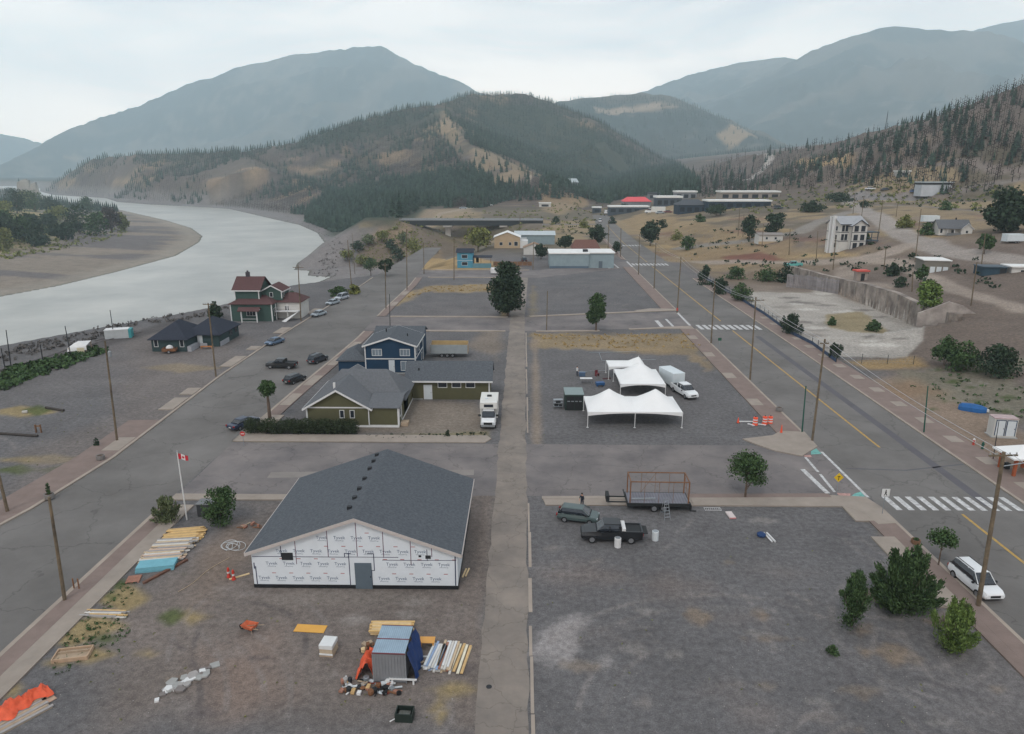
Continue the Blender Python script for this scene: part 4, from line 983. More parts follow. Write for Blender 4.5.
doorw = mat('white_door', srgb(196,202,206), .5, .04, 2); dgrey = mat('grey_door', srgb(88,100,110), .5, .06, 2)
dark = mat('dark_metal', srgb(38,40,44), .6, .2, 2); steel = mat('galvanised_steel', srgb(150,155,160), .45, .1, 3, metal=.5)
concw = mat('weathered_concrete', srgb(150,143,136), .92, .22, .35, bump=.4, bscale=4, col2=srgb(104,98,94))
concd = mat('foundation_concrete', srgb(150,150,148), .9, .1, 1)
bluegrey = mat('blue_grey_metal_wall', srgb(134,150,156), .6, .08, .7, wave=('X', 2.2, .12))
sky_blue = mat('turquoise_siding', srgb(74,134,158), .8, .06, 1); tanw = mat('tan_stucco', srgb(172,152,126), .9, .08, 1)
brown = mat('brown_wood', srgb(116,88,68), .85, .18, 2); rust = mat('rusty_steel', srgb(118,82,58), .8, .25, 4)
wood = mat('fresh_lumber', srgb(206,180,140), .8, .12, 3); woodo = mat('weathered_wood', srgb(160,142,122), .85, .15, 3); woodr = mat('reddish_boards', srgb(150,108,92), .85, .18, 3)
def gable(root, x0, x1, y0, y1, z0, ze, zr, axis, wm_, rm, ov=.35, hip=0, th=.12, walls=True, trim=None):
    """walls with gable ends and a pitched roof; axis is the direction of the ridge"""
    if walls:
        q = MB()
        if axis == 'y':
            xm = (x0+x1)/2; v = []
            for y in (y0, y1): v += [(x0,y,z0),(x1,y,z0),(x1,y,ze),(xm,y,zr if not hip else ze),(x0,y,ze)]
        else:
            ym = (y0+y1)/2; v = []
            for x in (x0, x1): v += [(x,y0,z0),(x,y1,z0),(x,y1,ze),(x,ym,zr if not hip else ze),(x,y0,ze)]
        q.add(v, [(0,1,2,3,4),(5,6,7,8,9),(0,1,6,5),(1,2,7,6),(4,9,5,0)]); q.build('wall', wm_, root)
    q = MB(); e = ov
    if axis == 'y':
        xm = (x0+x1)/2; s_ = (zr-ze)/(xm-x0); zl = ze-s_*e
        A = [(x0-e,y0-e,zl),(xm,y0-e+hip,zr),(x1+e,y0-e,zl),(x1+e,y1+e,zl),(xm,y1+e-hip,zr),(x0-e,y1+e,zl)]
    else:
        ym = (y0+y1)/2; s_ = (zr-ze)/(ym-y0); zl = ze-s_*e
        A = [(x0-e,y1+e,zl),(x0-e+hip,ym,zr),(x0-e,y0-e,zl),(x1+e,y0-e,zl),(x1+e-hip,ym,zr),(x1+e,y1+e,zl)]
    lo = [(a,b,c+.02) for a,b,c in A]; up = [(a,b,c+th) for a,b,c in A]
    F = [(6,7,10,11),(7,8,9,10),(0,5,4,1),(1,4,3,2),(0,6,11,5),(2,3,9,8)]
    F += [(6,0,1,7),(7,1,2,8),(11,10,4,5),(10,9,3,4)]
    if hip: F += [(6,8,7),(0,1,2),(9,11,10),(3,4,5)]
    q.add(lo+up, F); r = q.build('roof', rm, root)
    if trim and not hip:
        q = MB()
        for yy, sgn in ((A[0][1], -1), (A[3][1], 1)) if axis == 'y' else ():
            for (xa, za, xb, zb) in ((x0-e, zl, xm, zr), (xm, zr, x1+e, zl)):
                q.add([(xa,yy+sgn*.03,za-.12),(xb,yy+sgn*.03,zb-.12),(xb,yy+sgn*.03,zb+th+.01),(xa,yy+sgn*.03,za+th+.01),(xa,yy-sgn*.0,za-.12),(xb,yy,zb-.12),(xb,yy,zb+th+.01),(xa,yy,za+th+.01)],
                      [(0,1,2,3),(4,5,6,7),(0,1,5,4),(2,3,7,6),(0,3,7,4),(1,2,6,5)])
        if axis == 'x':
            for yy, sgn in ((y0-e, -1), (y1+e, 1)): q.box(x0-e, x1+e, min(yy, yy+sgn*.04), max(yy, yy+sgn*.04), zl-.1, zl+th)
        else:
            for xx, sgn in ((x0-e, -1), (x1+e, 1)): q.box(min(xx, xx+sgn*.04), max(xx, xx+sgn*.04), y0-e, y1+e, zl-.1, zl+th)
        q.build('fascia', trim, root)
    return r
def win(root, face, u, z, w, h, at, fm=None, gm_=None, bars=0, fw=.07, name='window'):
    """face S/N/E/W: the wall plane at coordinate `at`; u runs along it"""
    fm = fm or white; gm_ = gm_ or glass; s = {'S': -1, 'N': 1, 'E': 1, 'W': -1}[face]; f = MB(); g = MB()
    def bx(M_, u0, u1, z0, z1, d0, d1):
        a_, b_ = sorted((at+s*d0, at+s*d1))
        if face in 'SN': M_.box(u0, u1, a_, b_, z0, z1)
        else: M_.box(a_, b_, u0, u1, z0, z1)
    bx(f, u-w/2-fw, u+w/2+fw, z-fw, z, .004, .05); bx(f, u-w/2-fw, u+w/2+fw, z+h, z+h+fw, .004, .05)
    bx(f, u-w/2-fw, u-w/2, z, z+h, .004, .05); bx(f, u+w/2, u+w/2+fw, z, z+h, .004, .05)
    for k in range(bars): uu = u-w/2+w*(k+1)/(bars+1); bx(f, uu-.02, uu+.02, z, z+h, .006, .045)
    o = f.build(name, fm, root); bx(g, u-w/2, u+w/2, z, z+h, .003, .02); g.build('pane', gm_, o); return o
def door(root, face, u, z, w, h, at, m, fm=None):
    s = {'S': -1, 'N': 1, 'E': 1, 'W': -1}[face]; f = MB(); g = MB()
    def bx(M_, u0, u1, z0, z1, d0, d1):
        a_, b_ = sorted((at+s*d0, at+s*d1))
        if face in 'SN': M_.box(u0, u1, a_, b_, z0, z1)
        else: M_.box(a_, b_, u0, u1, z0, z1)
    bx(f, u-w/2, u+w/2, z, z+h, .004, .04); o = f.build('door', m, root)
    bx(g, u+w/2-.12, u+w/2-.06, z+h*.45, z+h*.5, .041, .09); g.build('handle', dark, o)
    if fm:
        g = MB(); bx(g, u-w/2-.08, u-w/2-.002, z, z+h+.08, .004, .06); bx(g, u+w/2+.002, u+w/2+.08, z, z+h+.08, .004, .06); bx(g, u-w/2-.002, u+w/2+.002, z+h+.002, z+h+.08, .004, .06); g.build('door_frame', fm, root)
    return o
def pbox(root, name, m, *b, bevel=0):
    q = MB()
    for k in b: q.box(*k)
    return q.build(name, m, root, bevel)
def text_mesh(body, size):
    cu = bpy.data.curves.new('lettering', 'FONT'); cu.body = body; cu.size = size; cu.align_x = 'CENTER'; cu.resolution_u = 2
    o = bpy.data.objects.new('lettering', cu); COL.objects.link(o); bpy.context.view_layer.update()
    me = bpy.data.meshes.new_from_object(o.evaluated_get(bpy.context.evaluated_depsgraph_get()))
    v = [tuple(p.co) for p in me.vertices]; f = [tuple(p.vertices) for p in me.polygons]
    bpy.data.objects.remove(o); bpy.data.curves.remove(cu); bpy.data.meshes.remove(me); return v, f
# ------------------------------------------------------------ building being wrapped, front
BX0, BX1, BY0, BY1 = -20.0, -4.75, 45.8, 58.3
B = thing('unfinished_building', 'low gabled building still in white house wrap under a new dark shingle roof', 'building', (-12.3, 52, 0))
def loc_(x0, x1, y0, y1, z0, z1): return (x0+12.3, x1+12.3, y0-52, y1-52, z0, z1)
wrap = mat('house_wrap', srgb(206,212,218), .55, .05, .8, bump=.2, bscale=2)
x0, x1, y0, y1 = BX0+12.3, BX1+12.3, BY0-52, BY1-52; xm = 0.15
q = MB(); v = []
for y in (y0, y1): v += [(x0,y,.3),(x1,y,.3),(x1,y,3.0),(xm,y,5.75),(x0,y,3.0)]
q.add(v, [(0,1,2,3,4),(5,6,7,8,9),(0,1,6,5),(1,2,7,6),(4,9,5,0)]); wl = q.build('wall', wrap, B)
pbox(B, 'foundation', mat('black_foundation_membrane', srgb(28,30,34), .6, .1, 2), (x0-.03,x1+.03,y0-.03,y1+.03,-.1,.3))
q = MB(); e = .35; sl_ = (5.75-3.0)/(xm-x0); zl = 3.0-sl_*e
A = [(x0-e,y0-.3,zl),(xm,y0-.3,5.75),(x1+e,y0-.3,zl),(x1+e,y1+.3,zl),(xm,y1+.3,5.75),(x0-e,y1+.3,zl)]
q.add([(a,b,c+.02) for a,b,c in A]+[(a,b,c+.2) for a,b,c in A], [(6,7,10,11),(7,8,9,10),(0,5,4,1),(1,4,3,2),(0,6,11,5),(2,3,9,8),(6,0,1,7),(7,1,2,8),(11,10,4,5),(10,9,3,4)])
rf = q.build('roof', shing, B)
for yv in (-4.6, -2.9, -1.3, .6, 2.6, 4.2, 5.6):
    q = MB(); q.box(xm-.95, xm-.65, yv, yv+.3, 5.5, 5.88); q.build('roof_vent', dark, rf)
q = MB()
for (xa, za, xb, zb) in ((x0-e, zl, xm, 5.75), (xm, 5.75, x1+e, zl)):
    yy = y0-.3; q.add([(xa,yy-.04,za-.08),(xb,yy-.04,zb-.08),(xb,yy-.04,zb+.19),(xa,yy-.04,za+.19),(xa,yy-.002,za-.08),(xb,yy-.002,zb-.08),(xb,yy-.002,zb+.19),(xa,yy-.002,za+.19)], [(0,1,2,3),(4,5,6,7),(0,1,5,4),(2,3,7,6),(0,3,7,4),(1,2,6,5)])
q.box(x0-e-.05, x0-e-.002, y0-.3, y1+.3, zl-.06, zl+.2); q.box(x1+e+.002, x1+e+.05, y0-.3, y1+.3, zl-.06, zl+.2); q.build('fascia', mat('primed_fascia', srgb(178,170,166), .7, .05, 2), B)
door(B, 'S', .55, .02, 1.25, 2.15, y0-.03, dgrey)
tp = mat('dark_tape', srgb(44,48,78), .6, .1, 2); tpr = mat('purple_tape', srgb(96,62,84), .6, .1, 2)
q = MB()
def tb(M_, a_, b_, c_, d_): M_.box(a_, b_, y0-.012, y0-.003, c_, d_)
tb(q,x0+.05,x0+4.5,2.60,2.645); tb(q,x0+4.5,-.5,2.60,2.645); tb(q,-.8,-.3,2.9,2.96); tb(q,-.5,-.44,.3,2.9); tb(q,-.8,-.74,2.6,2.9); tb(q,-.62,1.9,2.62,2.66); tb(q,.9,1.35,2.9,2.96); tb(q,1.35,1.41,1.5,2.95); tb(q,.7,1.35,1.5,1.55); tb(q,1.15,1.2,.3,1.5)
tb(q,1.9,3.2,2.62,2.66); tb(q,2.0,5.4,2.38,2.42); tb(q,5.3,5.35,2.4,3.3); tb(q,5.35,x1-.1,2.40,2.44); tb(q,x1-.2,x1-.12,.32,2.75); tb(q,x0+.1,x0+.18,1.6,2.1); tb(q,x0+.2,x0+.27,.32,1.8); tb(q,x0+2.2,x0+2.26,2.6,3.5)
q.build('sheathing_tape', tp, B)
for xx, za, zb in ((x0+3.3,2.0,3.9),(-2.0,2.6,4.9),(.15,2.7,5.6),(2.1,2.6,4.95),(4.1,2.0,4.2),(x1-1.9,2.7,3.55)): q = MB(); tb(q, xx, xx+.05, za, zb); q.build('sheathing_tape', tpr, B)
q = MB(); q.box(x0+2.25,x0+3.1,y0-.03,y0-.004,2.35,2.95); q.box(x1-2.35,x1-1.95,y0-.03,y0-.004,2.55,2.82); q.box(x1-2.85,x1-2.65,y0-.03,y0-.004,2.68,2.82); q.build('wall_opening', dark, B)
tv, tf = text_mesh('Tyvek', .36); tv2, tf2 = text_mesh('HomeWrap', .13)
q = MB(); red_ = MB()
def put_text(M_, v_, f_, cx, cz): M_.add([(a_+cx, y0-.006, b_+cz) for a_, b_, _ in v_], f_)
rows = [(.75,.0),(1.95,.65),(3.0,.2),(4.1,.7),(5.0,.1)]
for zr_, off in rows:
    k = x0+.8+off
    while k < x1-.6:
        lim = 3.0+(5.75-3.0)*(1-abs(k-xm)/(xm-x0))-.75
        if zr_ < lim and not (-.95 < k < 2.0 and zr_ < 2.7): put_text(q, tv, tf, k, zr_); put_text(q, tv2, tf2, k, zr_-.17)
        if zr_+.55 < lim-.1 and not (-.9 < k+.8 < 1.7 and zr_ < 2.6): red_.box(k+.62, k+.92, y0-.005, y0-.002, zr_+.48, zr_+.54)
        k += 1.28
q.build('lettering', mat('wrap_print', srgb(70,92,120), .6, .05, 2), wl); red_.build('lettering', mat('wrap_print_red', srgb(170,110,110), .6, .05, 2), wl)
# ------------------------------------------------------------ olive house by the hedge
o = thing('olive_house', 'olive green bungalow with white gable trim behind the hedge', 'house', (-21, 85, 0))
pbox(o, 'foundation', white, (-5.2,6.0,-5.0,6,0,.28))
gable(o, -5.2, 2.4, -5.0, 6.0, .28, 2.55, 4.75, 'y', olive, shing2, .4, trim=white)
gable(o, -5.2, 6.0, -1.2, 6.0, .28, 2.55, 5.2, 'x', olive, shing2, .35, hip=3.0)
gable(o, 2.45, 6.0, -4.9, 2.0, .285, 2.5, 3.1, 'x', olive, shing2, .25)
pbox(o, 'trim', white, (-5.25,2.45,-5.06,-5.01,2.45,2.6), (-5.26,-5.08,-5.07,-5.01,.28,2.45), (5.84,6.03,-4.96,-4.91,.28,2.45), (2.3,2.42,-5.05,-5.01,.28,2.45), (6.01,6.06,-4.9,-4.7,.3,2.4), (6.01,6.06,-3.2,-3.0,.3,2.4))
for u in (-.9, .35): win(o, 'S', u, 1.25, .45, .9, -5.0)
win(o, 'E', -4.0, 1.2, .8, 1.0, 6.0); win(o, 'W', -2.0, 1.2, 1.0, 1.0, -5.2)
pbox(o, 'chimney', white, (-2.2,-1.95,-3.4,-3.15,4.0,5.15))
pbox(o, 'step', woodo, (6.1,7.0,-4.6,-3.4,0,.45))
# ------------------------------------------------------------ blue two storey house
o = thing('blue_house', 'deep blue two storey house with white trim behind the olive bungalow', 'house', (-20.3, 107, 0))
pbox(o, 'foundation', concd, (-3.8,3.9,-3.6,4.4,0,.25))
gable(o, -3.8, 3.9, -3.6, 4.4, .25, 4.5, 5.75, 'y', blue, shing, .35, trim=white)
gable(o, -8.2, -3.85, -3.0, 3.6, .0, 2.1, 3.4, 'y', blue, shing, .3, hip=2.2)
gable(o, -3.8, 3.9, 4.5, 8.5, .25, 4.4, 5.3, 'x', blue, shing, .3)
pbox(o, 'trim', white, (-3.85,3.95,-3.68,-3.61,2.35,2.5), (-3.88,-3.72,-3.68,-3.61,.3,4.4), (3.76,3.97,-3.68,-3.61,.3,4.4), (3.91,3.98,-3.4,4.4,2.35,2.5), (3.91,3.99,4.1,4.4,.3,4.4), (-8.5,-3.9,-3.1,-3.02,1.85,2.0))
win(o, 'S', -2.0, 2.95, 1.4, .95, -3.6, bars=2, gm_=glassl); win(o, 'S', 2.3, 2.95, 1.4, .95, -3.6, bars=2, gm_=glassl); win(o, 'S', 2.3, .6, 1.3, 1.4, -3.6, bars=1, gm_=glassl)
win(o, 'E', -2.3, 2.9, .8, 1.0, 3.9); win(o, 'E', .2, 2.9, .8, 1.0, 3.9); win(o, 'E', 2.6, .8, .9, 1.0, 3.9)
door(o, 'S', .2, .25, .9, 1.95, -3.6, doorw)
q = MB(); q.tube((2.2,0,5.0),(2.2,0,5.6),.08); q.tube((-1.5,2,5.4),(-1.5,2,5.95),.1); q.build('roof_vent', dark, o)
# ------------------------------------------------------------ long olive outbuilding
o = thing('olive_outbuilding', 'long low olive green building with a white door and three windows', 'building', (-10, 93.3, 0))
gable(o, -5.6, 5.5, -2.3, 2.6, 0, 2.95, 4.7, 'x', olive, shing, .45, trim=white)
pbox(o, 'trim', white, (-5.66,-5.5,-2.36,-2.31,0,2.9), (5.38,5.56,-2.36,-2.31,0,2.9))
door(o, 'S', -2.9, .02, 1.0, 2.0, -2.3, doorw, white)
for u in (-.9, 1.0, 2.9): win(o, 'S', u, 1.75, 1.15, .65, -2.3)
pbox(o, 'sill_board', concd, (-5.6,5.5,-2.35,-2.31,0.0,.14) if 0 else (-5.4,-3.6,-2.36,-2.31,0,.14))
q = MB(); q.box(-5.1,-4.95,-2.36,-2.31,1.75,1.95); q.build('wall_lamp', white, o)
q = MB(); q.tube((-4.2,-1.2,3.6),(-4.2,-1.2,4.15),.1); q.build('roof_vent', dark, o)
# ------------------------------------------------------------ dark bungalow by the railway
o = thing('dark_bungalow', 'dark teal bungalow with a black hip roof beside the railway', 'house', (-59, 122, 0))
gable(o, -5.2, .8, -5.3, 3.0, 0, 2.4, 4.6, 'y', teal, shdark, .45, hip=3.8)
gable(o, -1.0, 5.0, -1.6, 7.2, 0, 2.4, 4.4, 'y', teal, shdark, .45, hip=4.0)
for bb in ((.9,1.6,-5.2,-2.2,0,.9), (5.04,5.12,-1.4,2.4,0,.85), (1.8,3.1,-2.35,-2.25,0,.8)): pbox(o, 'porch_wall', mat('grey_lattice', srgb(150,152,158), .8, .1, 2), bb)
win(o, 'S', -4.4, .9, .6, 1.3, -5.3); win(o, 'S', .1, .9, .6, 1.3, -5.3); win(o, 'E', 3.6, 1.0, 1.0, 1.0, 5.0, dark); door(o, 'S', 1.6, .1, .9, 1.95, -1.6, doorw)
win(o, 'E', 6.0, 1.0, .8, .9, 5.0, dark)
pbox(o, 'bench', mat('orange_wood', srgb(168,112,70), .8, .15, 2), (2.2,4.4,-3.2,-2.7,.3,.42), (2.3,2.45,-3.1,-2.8,0,.3), (4.15,4.3,-3.1,-2.8,0,.3))
# ------------------------------------------------------------ riverside house with red roofs
o = thing('green_river_house', 'tall green house with dark red roofs and white trim by the river', 'house', (-55.5, 147, 0))
pbox(o, 'wall', green, (-5.2,3.4,-4.6,4.5,0,3.7))
gable(o, -5.2, 3.4, -4.6, 4.5, 0, 3.7, 5.4, 'x', green, redroof, .4, hip=3.6, walls=False)
gable(o, -4.7, .4, -2.9, 3.2, 3.9, 6.5, 8.6, 'x', green, redroof, .5, trim=white)
gable(o, .5, 4.6, -1.4, 3.2, 3.9, 5.9, 7.0, 'y', green, redroof, .35, trim=white)
gable(o, 3.45, 8.4, -1.5, 4.3, 0, 3.6, 5.0, 'x', whitew, redroof, .35, hip=1.8)
pbox(o, 'trim', white, (-5.3,-5.1,-4.7,-4.61,0,3.6), (3.25,3.48,-4.7,-4.61,0,3.6), (-4.75,-4.6,-2.98,-2.91,4.4,6.4), (.22,.42,-2.98,-2.91,4.4,6.4), (4.5,4.68,-1.5,-1.41,4.3,5.8))
gable(o, -3.0, 1.0, -6.0, -4.65, 2.45, 2.5, 3.0, 'x', white, redroof, .25)
pbox(o, 'porch_post', white, (-2.7,-2.5,-5.95,-5.75,0,2.4)); pbox(o, 'porch_post', white, (.5,.7,-5.95,-5.75,0,2.4))
pbox(o, 'railing', white, (-2.5,.5,-5.9,-5.85,.7,.78), (-2.5,.5,-5.9,-5.85,.1,.16))
win(o, 'S', -1.0, 1.2, 1.8, 1.2, -4.6, bars=2); win(o, 'E', -3.0, 1.0, .9, 1.5, 3.4); win(o, 'E', 0, 4.5, .5, 1.1, 4.6); win(o, 'S', 5.5, 1.3, .8, 1.3, -1.5); win(o, 'S', 2.4, 4.6, .6, .9, -1.4)
pbox(o, 'chimney', mat('chimney_brick', srgb(70,66,72), .9, .15, 3), (-3.2,-2.5,0,.7,7.6,9.6), (-3.0,-2.7,.2,.5,9.6,9.9))
pbox(o, 'balcony', white, (3.5,8.3,-3.2,-1.55,1.7,1.82), (3.6,3.78,-3.1,-2.9,0,3.4), (6.0,6.15,-3.1,-2.95,0,3.4), (3.5,8.3,-3.15,-3.08,2.5,2.58))
q = MB(); q.add([(8.3,-3.2,1.8),(8.3,-1.8,1.8),(5.2,-4.6,.0),(6.0,-5.2,.0),(8.3,-3.2,1.6),(8.3,-1.8,1.6),(5.4,-4.6,-.1),(6.2,-5.2,-.1)], [(0,1,2,3),(4,5,6,7),(0,3,7,4),(1,2,6,5)]); q.build('stair', white, o)
# ------------------------------------------------------------ long white flat building
o = thing('flat_roof_hall', 'long blue grey hall with a bright white flat roof beside the highway', 'building', (18.9, 236, 0))
pbox(o, 'wall', bluegrey, (-10.3,2.3,-9.0,3,0,4.6), (2.31,10.5,-8.2,3,0,4.7))
pbox(o, 'roof', whiteroof, (-10.6,2.6,-9.3,3.3,4.6,4.95), (2.61,10.8,-8.6,3.3,4.71,5.02))
pbox(o, 'wall_base', mat('blue_base', srgb(84,100,116), .7, .1, 1), (-10.35,2.25,-9.05,-9.01,0,.7))
pbox(o, 'roof_unit', dark, (.6,2.2,-6,-4.6,4.95,5.7)); door(o, 'S', 6.2, 0, 1.2, 2.2, -8.2, dgrey)
# ------------------------------------------------------------ small turquoise house with deck
o = thing('turquoise_house', 'small bright turquoise two storey house with a covered deck', 'house', (-18.3, 230, 0))
gable(o, -3.0, 2.0, -2.8, 3.6, 0, 5.0, 5.9, 'x', sky_blue, shdark, .4)
win(o, 'S', -.6, 3.2, 1.8, 1.0, -2.8); win(o, 'S', -.6, .9, 1.8, 1.0, -2.8); pbox(o, 'trim', white, (-3.05,2.05,-2.86,-2.81,2.4,2.5))
pbox(o, 'deck_roof', shdark, (2.05,8.2,-2.6,2.8,3.3,3.5)); pbox(o, 'deck', mat('deck_panel', srgb(92,128,140), .8, .1, 1), (2.05,8.0,-2.9,-2.8,0,1.5))
for xx in (2.4, 4.6, 7.8): pbox(o, 'deck_post', brown, (xx,xx+.15,-2.7,-2.55,0,3.3))
door(o, 'S', 3.4, 1.5, .9, 1.7, -.6, dark)
o2 = pbox(None, 'fence', brown, *[(x_*1.6,x_*1.6+1.5,-.05,.05,.2,1.5) for x_ in range(8)]); tag(o2, 'brown board fence right of the turquoise house', 'fence', loc=(-9.8, 232, 0))
o2 = MB().box(-1.6,1.6,-1,1,.3,1.9).build('cargo_box', white, None, .15); tag(o2, 'small white covered trailer behind the big dark tree', 'trailer', loc=(P(496,274)[0], P(496,274)[1], 0))
# more houses beyond
def simple_house(name, label, loc, w, d, ze, zr, axis, wm_, rm, wins=(), doors=(), cat='house', hip=0, rz=0, tr=None, ov=.4, extra=None):
    o = thing(name, label, cat, loc, rz); gable(o, -w/2, w/2, -d/2, d/2, -.5, ze, zr, axis, wm_, rm, ov, hip=hip, trim=tr)
    for u, z, a_, b_ in wins: win(o, 'S', u, z, a_, b_, -d/2)
    for u, a_, b_ in doors: door(o, 'S', u, 0, a_, b_, -d/2, doorw)
    if extra: extra(o)
    return o
simple_house('tan_house', 'tan stucco house under a clean white gable roof by the bridge end', (-6.5, 293, 0), 10.5, 9, 4.4, 6.4, 'y', tanw, whiteroof, [(-2.5,1.2,1.2,1.2),(1.2,1.2,1.0,1.2),(3.6,1,1.4,1.6)], [], extra=lambda o: pbox(o, 'porch', white, (5.3,8.4,-4.2,2,0,3.0)))
simple_house('brown_roof_house', 'house with a red brown roof behind the long white hall', (23.5, 268, 0), 10, 8, 2.6, 5.3, 'x', mat('grey_beige_siding', srgb(150,140,134), .8, .1, 1), mat('brown_shingles', srgb(104,74,66), .95, .12, 2), [(-2,1,1.2,.9),(2,1,1.2,.9)], [(0,.9,2)], hip=1.5)
simple_house('white_cottage', 'small white gabled cottage left of the long white hall', (4.2, 268, 0), 8, 6, 2.6, 4.2, 'y', whitew, mat('tan_roof', srgb(140,118,100), .95, .1, 2), [(1.4,1,1,1)], [], ov=.3)
simple_house('grey_metal_shed', 'wide grey blue metal shed near the bridge end', (5, 310, 0), 17, 12, 4.0, 5.2, 'x', bluegrey, mat('pale_metal_roof', srgb(170,178,182), .5, .06, 1), [], [(-5,3,3)], 'shed')
x, y, z = G(770, 243); simple_house('white_cabin', 'small white cabin with two dark windows below two dark trees', (x, y+2, z), 8.6, 5, 2.9, 3.5, 'x', whitew, mat('grey_cabin_roof', srgb(128,122,118), .9, .1, 2), [(-1.5,1.3,.8,.8),(1.7,1.3,.8,.8)], [], extra=lambda o: pbox(o, 'plinth', tanw, (-4.35,4.35,-2.6,-2.52,-.5,.6)))
# three storey white house
x, y, z = G(850, 249); o = thing('tall_white_house', 'three storey white house with black trim on the terrace', 'house', (x, y+4, z-.4), rad(14))
blk = mat('black_trim', srgb(44,50,58), .6, .1, 2)
gable(o, -5.4, 5.4, -3.6, 4.2, -2.5, 8.2, 10.2, 'x', whitew, mat('grey_seam_roof', srgb(150,152,156), .6, .08, 1), .6, trim=blk)
gable(o, -1.6, 5.0, -5.2, -3.55, -2.5, 7.6, 9.3, 'y', whitew, mat('grey_seam_roof', srgb(150,152,156)), .5, trim=blk)
pbox(o, 'trim', blk, (-5.46,5.46,-3.68,-3.61,5.4,5.6), (-5.46,5.46,-3.68,-3.61,2.7,2.9), (-5.5,-5.41,-3.6,4.2,5.4,5.6), (-5.5,-5.41,-3.6,4.2,2.7,2.9), (-1.7,-1.5,-5.28,-5.21,0,7.4), (-1.6,5.0,-5.27,-5.21,2.7,2.88), (-1.6,5.0,-5.27,-5.21,5.4,5.58))
for u in (.3, 3.2):
    for zz in (6.0, 3.3, .8): win(o, 'S', u, zz-.1, 1.5, 1.45, -5.2, blk, fw=.16)
for u in (-4.2, -2.7):
    for zz in (6.0, 3.3): win(o, 'S', u, zz-.1, .9, 1.6, -3.6, blk, fw=.14)
for yy in (-1.5, 2):
    for zz in (6.0, 3.3, .8): win(o, 'W', yy, zz, .8, 1.2, -5.4, blk)
pbox(o, 'chimney', white, (-6.3,-5.45,-1,0.3,-2.5,10.4), (-6.3,-5.6,1.2,2.0,-2.5,10.2))
pbox(o, 'deck', mat('deck_dark', srgb(62,74,84), .7, .1, 1), (5.05,10.5,-5.4,-1,2.75,2.95), (5.05,10.5,-5.4,-1,5.3,5.6), (5.06,5.3,-5.3,-1.2,0,2.7), (5.1,10.4,-5.36,-5.3,3.8,3.9), (9.9,10.1,-5.3,-5.1,0,5.3), (7.2,7.4,-5.3,-5.1,0,5.3), (5.1,5.25,-5.3,-5.15,0,5.3))
pbox(o, 'storage_box', concd, (6.5,9.8,-7.4,-5.8,0,1.2))
o.scale = (.80, .80, .97)
# small block with flat white roof
x, y, z = G(934, 273); o = thing('block_building', 'small grey block building with a sloping white roof on the terrace', 'building', (x+1.4, y+3.4, z-.3), rad(-12))
pbox(o, 'wall', mat('grey_block_wall', srgb(116,112,104), .9, .1, 1), (-3.2,3.2,-3.2,4.2,-.4,3.5)); pbox(o, 'roof', whiteroof, (-3.5,3.5,-3.5,4.5,3.51,3.75))
for u in (-1.0, .6, 2.2): pbox(o, 'roller_door', doorw, (u-.6,u+.6,-3.26,-3.21,0,1.9))
o.scale = (.88,)*3
# grey roofed white house
x, y, z = G(958, 235); o = thing('grey_roof_house', 'white bungalow with a grey cross gable roof and dark porch', 'house', (x, y+4, z-.3), rad(-6))
gable(o, -5.5, 5.5, -3.0, 3.2, 0, 2.9, 5.6, 'x', whitew, shing2, .5); gable(o, 1.8, 5.6, -4.6, -2.9, 0, 2.8, 4.6, 'y', whitew, shing2, .4, trim=white)
pbox(o, 'porch_roof', shing2, (-3.6,1.6,-5.4,-3.2,2.6,2.75)); pbox(o, 'porch_wall', mat('porch_grey', srgb(110,112,114), .8, .1, 1), (-3.4,1.5,-5.2,-5.1,0,1.1))
for u in (-3.4, -1, 1.3): pbox(o, 'porch_post', white, (u,u+.14,-5.2,-5.06,1.1,2.6))
win(o, 'S', 3.7, 1.0, .8, .9, -4.6); win(o, 'S', -4.6, .9, .8, 1.5, -3.0); pbox(o, 'chimney', dark, (1.2,1.6,0,.4,5.2,6.4)); door(o, 'S', -.6, 0, .9, 2, -3.0, dark)
o.scale = (.78,)*3
# long white ribbed building
x, y, z = G(936, 194.5); k_ = math.hypot(x, y)/400; o = thing('ribbed_white_hall', 'long white ribbed hall with dark eaves under the burnt hillside', 'building', (x, y+3, z))
w_ = 33*math.hypot(x, y)/CF/2*.78
pbox(o, 'wall', mat('white_ribbed_metal', srgb(190,194,200), .5, .1, .5, wave=('X', .8, .3)), (-w_,w_,-3,4,-1,w_*.62)); pbox(o, 'eave', dark, (-w_*1.02,w_*1.02,-3.2,4.2,w_*.62,w_*.74)); pbox(o, 'roof', mat('pale_metal_roof', srgb(170,178,182)), (-w_*1.04,w_*1.04,-3.4,4.4,w_*.741,w_*.80))
# sheds at the right edge
x, y, z = G(985, 277); o = thing('dark_blue_shed', 'dark blue open fronted shed on the terrace', 'shed', (x+2.5, y+2, z-.2), rad(-8))
pbox(o, 'wall', mat('navy_panel', srgb(40,62,76), .7, .1, 1), (-2.6,2.4,-1.5,2.5,0,2.2)); pbox(o, 'roof', mat('navy_roof', srgb(70,84,94), .6, .1, 1), (-2.8,2.6,-1.8,2.7,2.21,2.4)); pbox(o, 'door', dark, (1.0,2.2,-1.58,-1.51,0,2.0))
o = thing('white_shed', 'white shed with a pale roof right of the dark blue one', 'shed', (x+8.2, y+.8, z-.1), rad(-8)); pbox(o, 'wall', whitew, (-2.6,3.5,-1.6,2.6,0,2.3)); pbox(o, 'roof', whiteroof, (-3.0,3.8,-2,2.9,2.31,2.55)); win(o, 'S', 0, .7, 1.6, 1.0, -1.6)
x, y, z = G(862, 281); o = thing('kiosk', 'tiny kiosk with a bright red roof below the dirt road', 'kiosk', (x, y+1, z-.1))
